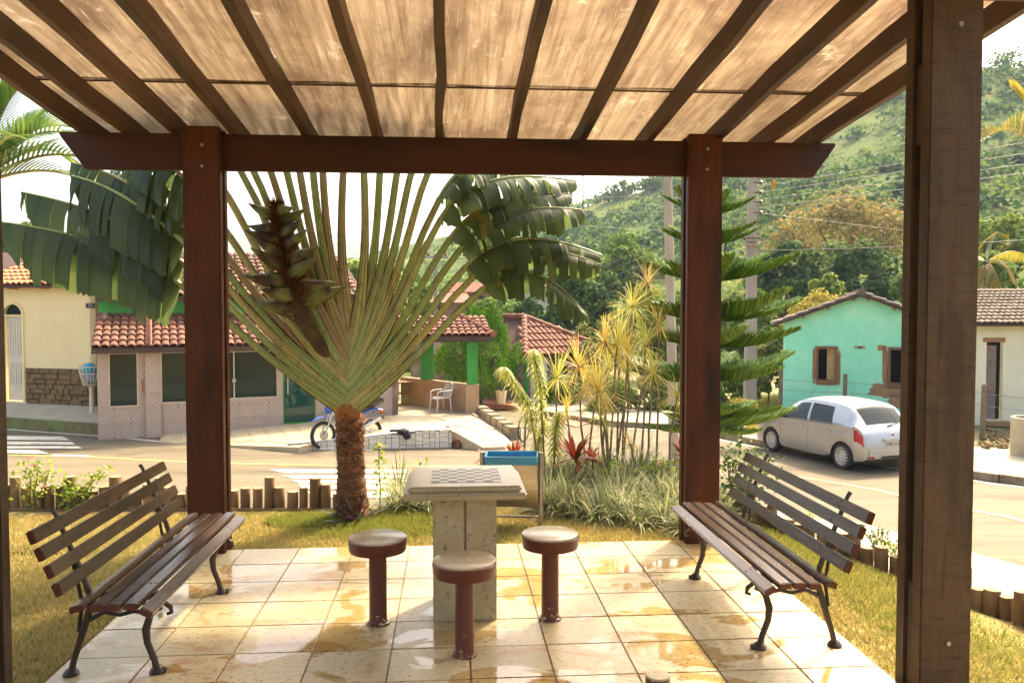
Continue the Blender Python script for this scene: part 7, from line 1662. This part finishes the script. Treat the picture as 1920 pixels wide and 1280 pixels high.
c = D(1850, 492, 30); feather_palm('coconut_palm', 'yellow-green coconut palm rising behind the white house', (c.x, c.y, -1.8), c, [(D(1905, 545, 29.5), .55), (D(1880, 560, 29), .35), (D(1800, 520, 30), .5), (D(1935, 500, 31), .5), (D(1870, 440, 30.5), .2), (D(1820, 560, 30), .3), (D(1850, 570, 29), .3)], L_palm_y, None, .14, .75, 1.5, .07)
c = D(1985, 330, 8.2); feather_palm('areca_palm', 'feathery yellowing palm frond reaching in at the upper right edge', (c.x + .25, c.y, -1.7), c, [(D(1838, 292, 8.0), .32), (D(1900, 180, 8.4), .15), (D(2150, 250, 8.2), .3), (D(2100, 420, 8.0), .3), (D(2050, 150, 8.6), .2), (D(1990, 200, 7.4), .25), (D(2120, 330, 9.0), .3), (D(1950, 250, 9.3), .25)], L_palm_y, None, .05, .42, .15, .022)
c = D(-40, 345, 8.0); feather_palm('areca_palm', 'dark green feather palm at the upper left edge behind the leaves', (c.x, c.y, -.03), c, [(D(165, 300, 7.8), .35), (D(130, 260, 8.3), .25), (D(190, 370, 8.2), .2), (D(40, 180, 8.0), .2), (D(-150, 260, 8.0), .3), (D(110, 220, 8.6), .2), (D(150, 330, 8.8), .3), (D(60, 300, 7.2), .3), (D(-130, 380, 8.4), .3), (D(-60, 170, 8.5), .2), (D(200, 335, 7.9), .25)], L_palm_g, None, .06, .55, .35, .030)
# hillside shrubbery: far vegetation that reads as a mass
def scatter_bushes(name, n, pxr, dr, size, per, m, label, bias=1.0):
    V = []; 
    for _ in range(n):
        px = rnd.uniform(*pxr); d = dr[0] + (dr[1] - dr[0]) * rnd.random() ** bias; q = D(px, 580, d); z = hill_height(px, d); amp = max(0, min(1, (d - 50) / 120)); z += amp * (2.0 * hn(q.x, q.y, .045) + 1.0 * hn(q.x + 40, q.y, .11)) * min(1, abs(z + 2) / 14); s = rnd.uniform(*size)
        dv = rand_unit(per); dv[:, 2] = np.abs(dv[:, 2]) * .8; V.append(np.array([q.x, q.y, z]) + dv * s * (.5 + .5 * nrng.random(per))[:, None])
    P = np.concatenate(V); N_ = rand_unit(len(P)); N_[:, 2] = np.abs(N_[:, 2]) + .3; N_ /= np.linalg.norm(N_, axis=1, keepdims=True); v, f = leaf_quads(P, N_, size[0] * .55, size[0] * .4); o = link(name, npmesh(name, v, f, m)); return tag(o, label, 'shrubbery', None, 'stuff')
scatter_bushes('hillside_shrubbery', 650, (640, 2100), (75, 235), (1.2, 3.2), 46, L_mid, 'green scrub spread over the hillside', .8)
scatter_bushes('dark_shrubbery', 330, (900, 2100), (90, 235), (2.0, 5.2), 80, L_dark, 'dark tree clumps spread over the hillside', .8)
scatter_bushes('valley_shrubbery', 330, (560, 1500), (46, 72), (.8, 1.8), 60, L_olive, 'mixed low vegetation at the foot of the hill')
# weeds on the verge by the mint house
def reg_verge():
    px, py = rnd.uniform(1400, 1475), rnd.uniform(745, 815); p = G(px, py, -1.59); return p.x, p.y
pts = np.array([(*reg_verge(), -1.59) for _ in range(5000)]); n = len(pts); d = rand_unit(n) * .5; d[:, 2] = 1; L = (.06 + .22 * nrng.random(n))[:, None]; sd = rand_unit(n) * .008
v = np.stack([pts - sd, pts + sd, pts + d * L], 1).reshape(-1, 3); o = link('weeds', npmesh('weeds', v, np.arange(n * 3).reshape(-1, 3), L_yel, tri=True)); tag(o, 'dry yellow weeds on the verge left of the mint house', 'weeds', None, 'stuff')
# ================================================================ AIR
HAZE = 0.00042
if HAZE > 0:
    b = MB(); b.box((200, 700, 70), (3200, 1900, 150)); hz_ = nodes_of('haze_air'); m, nt, bs = hz_; nt.nodes.remove(bs); pv_ = nt.nodes.new('ShaderNodeVolumePrincipled'); pv_.inputs['Density'].default_value = HAZE; pv_.inputs['Color'].default_value = (.66, .80, 1.0, 1); pv_.inputs['Anisotropy'].default_value = 0.0; nt.links.new(pv_.outputs[0], nt.nodes['Material Output'].inputs['Volume'])
    tag(b.build('haze', m), 'thin bluish haze over the valley', 'haze', None, 'stuff')
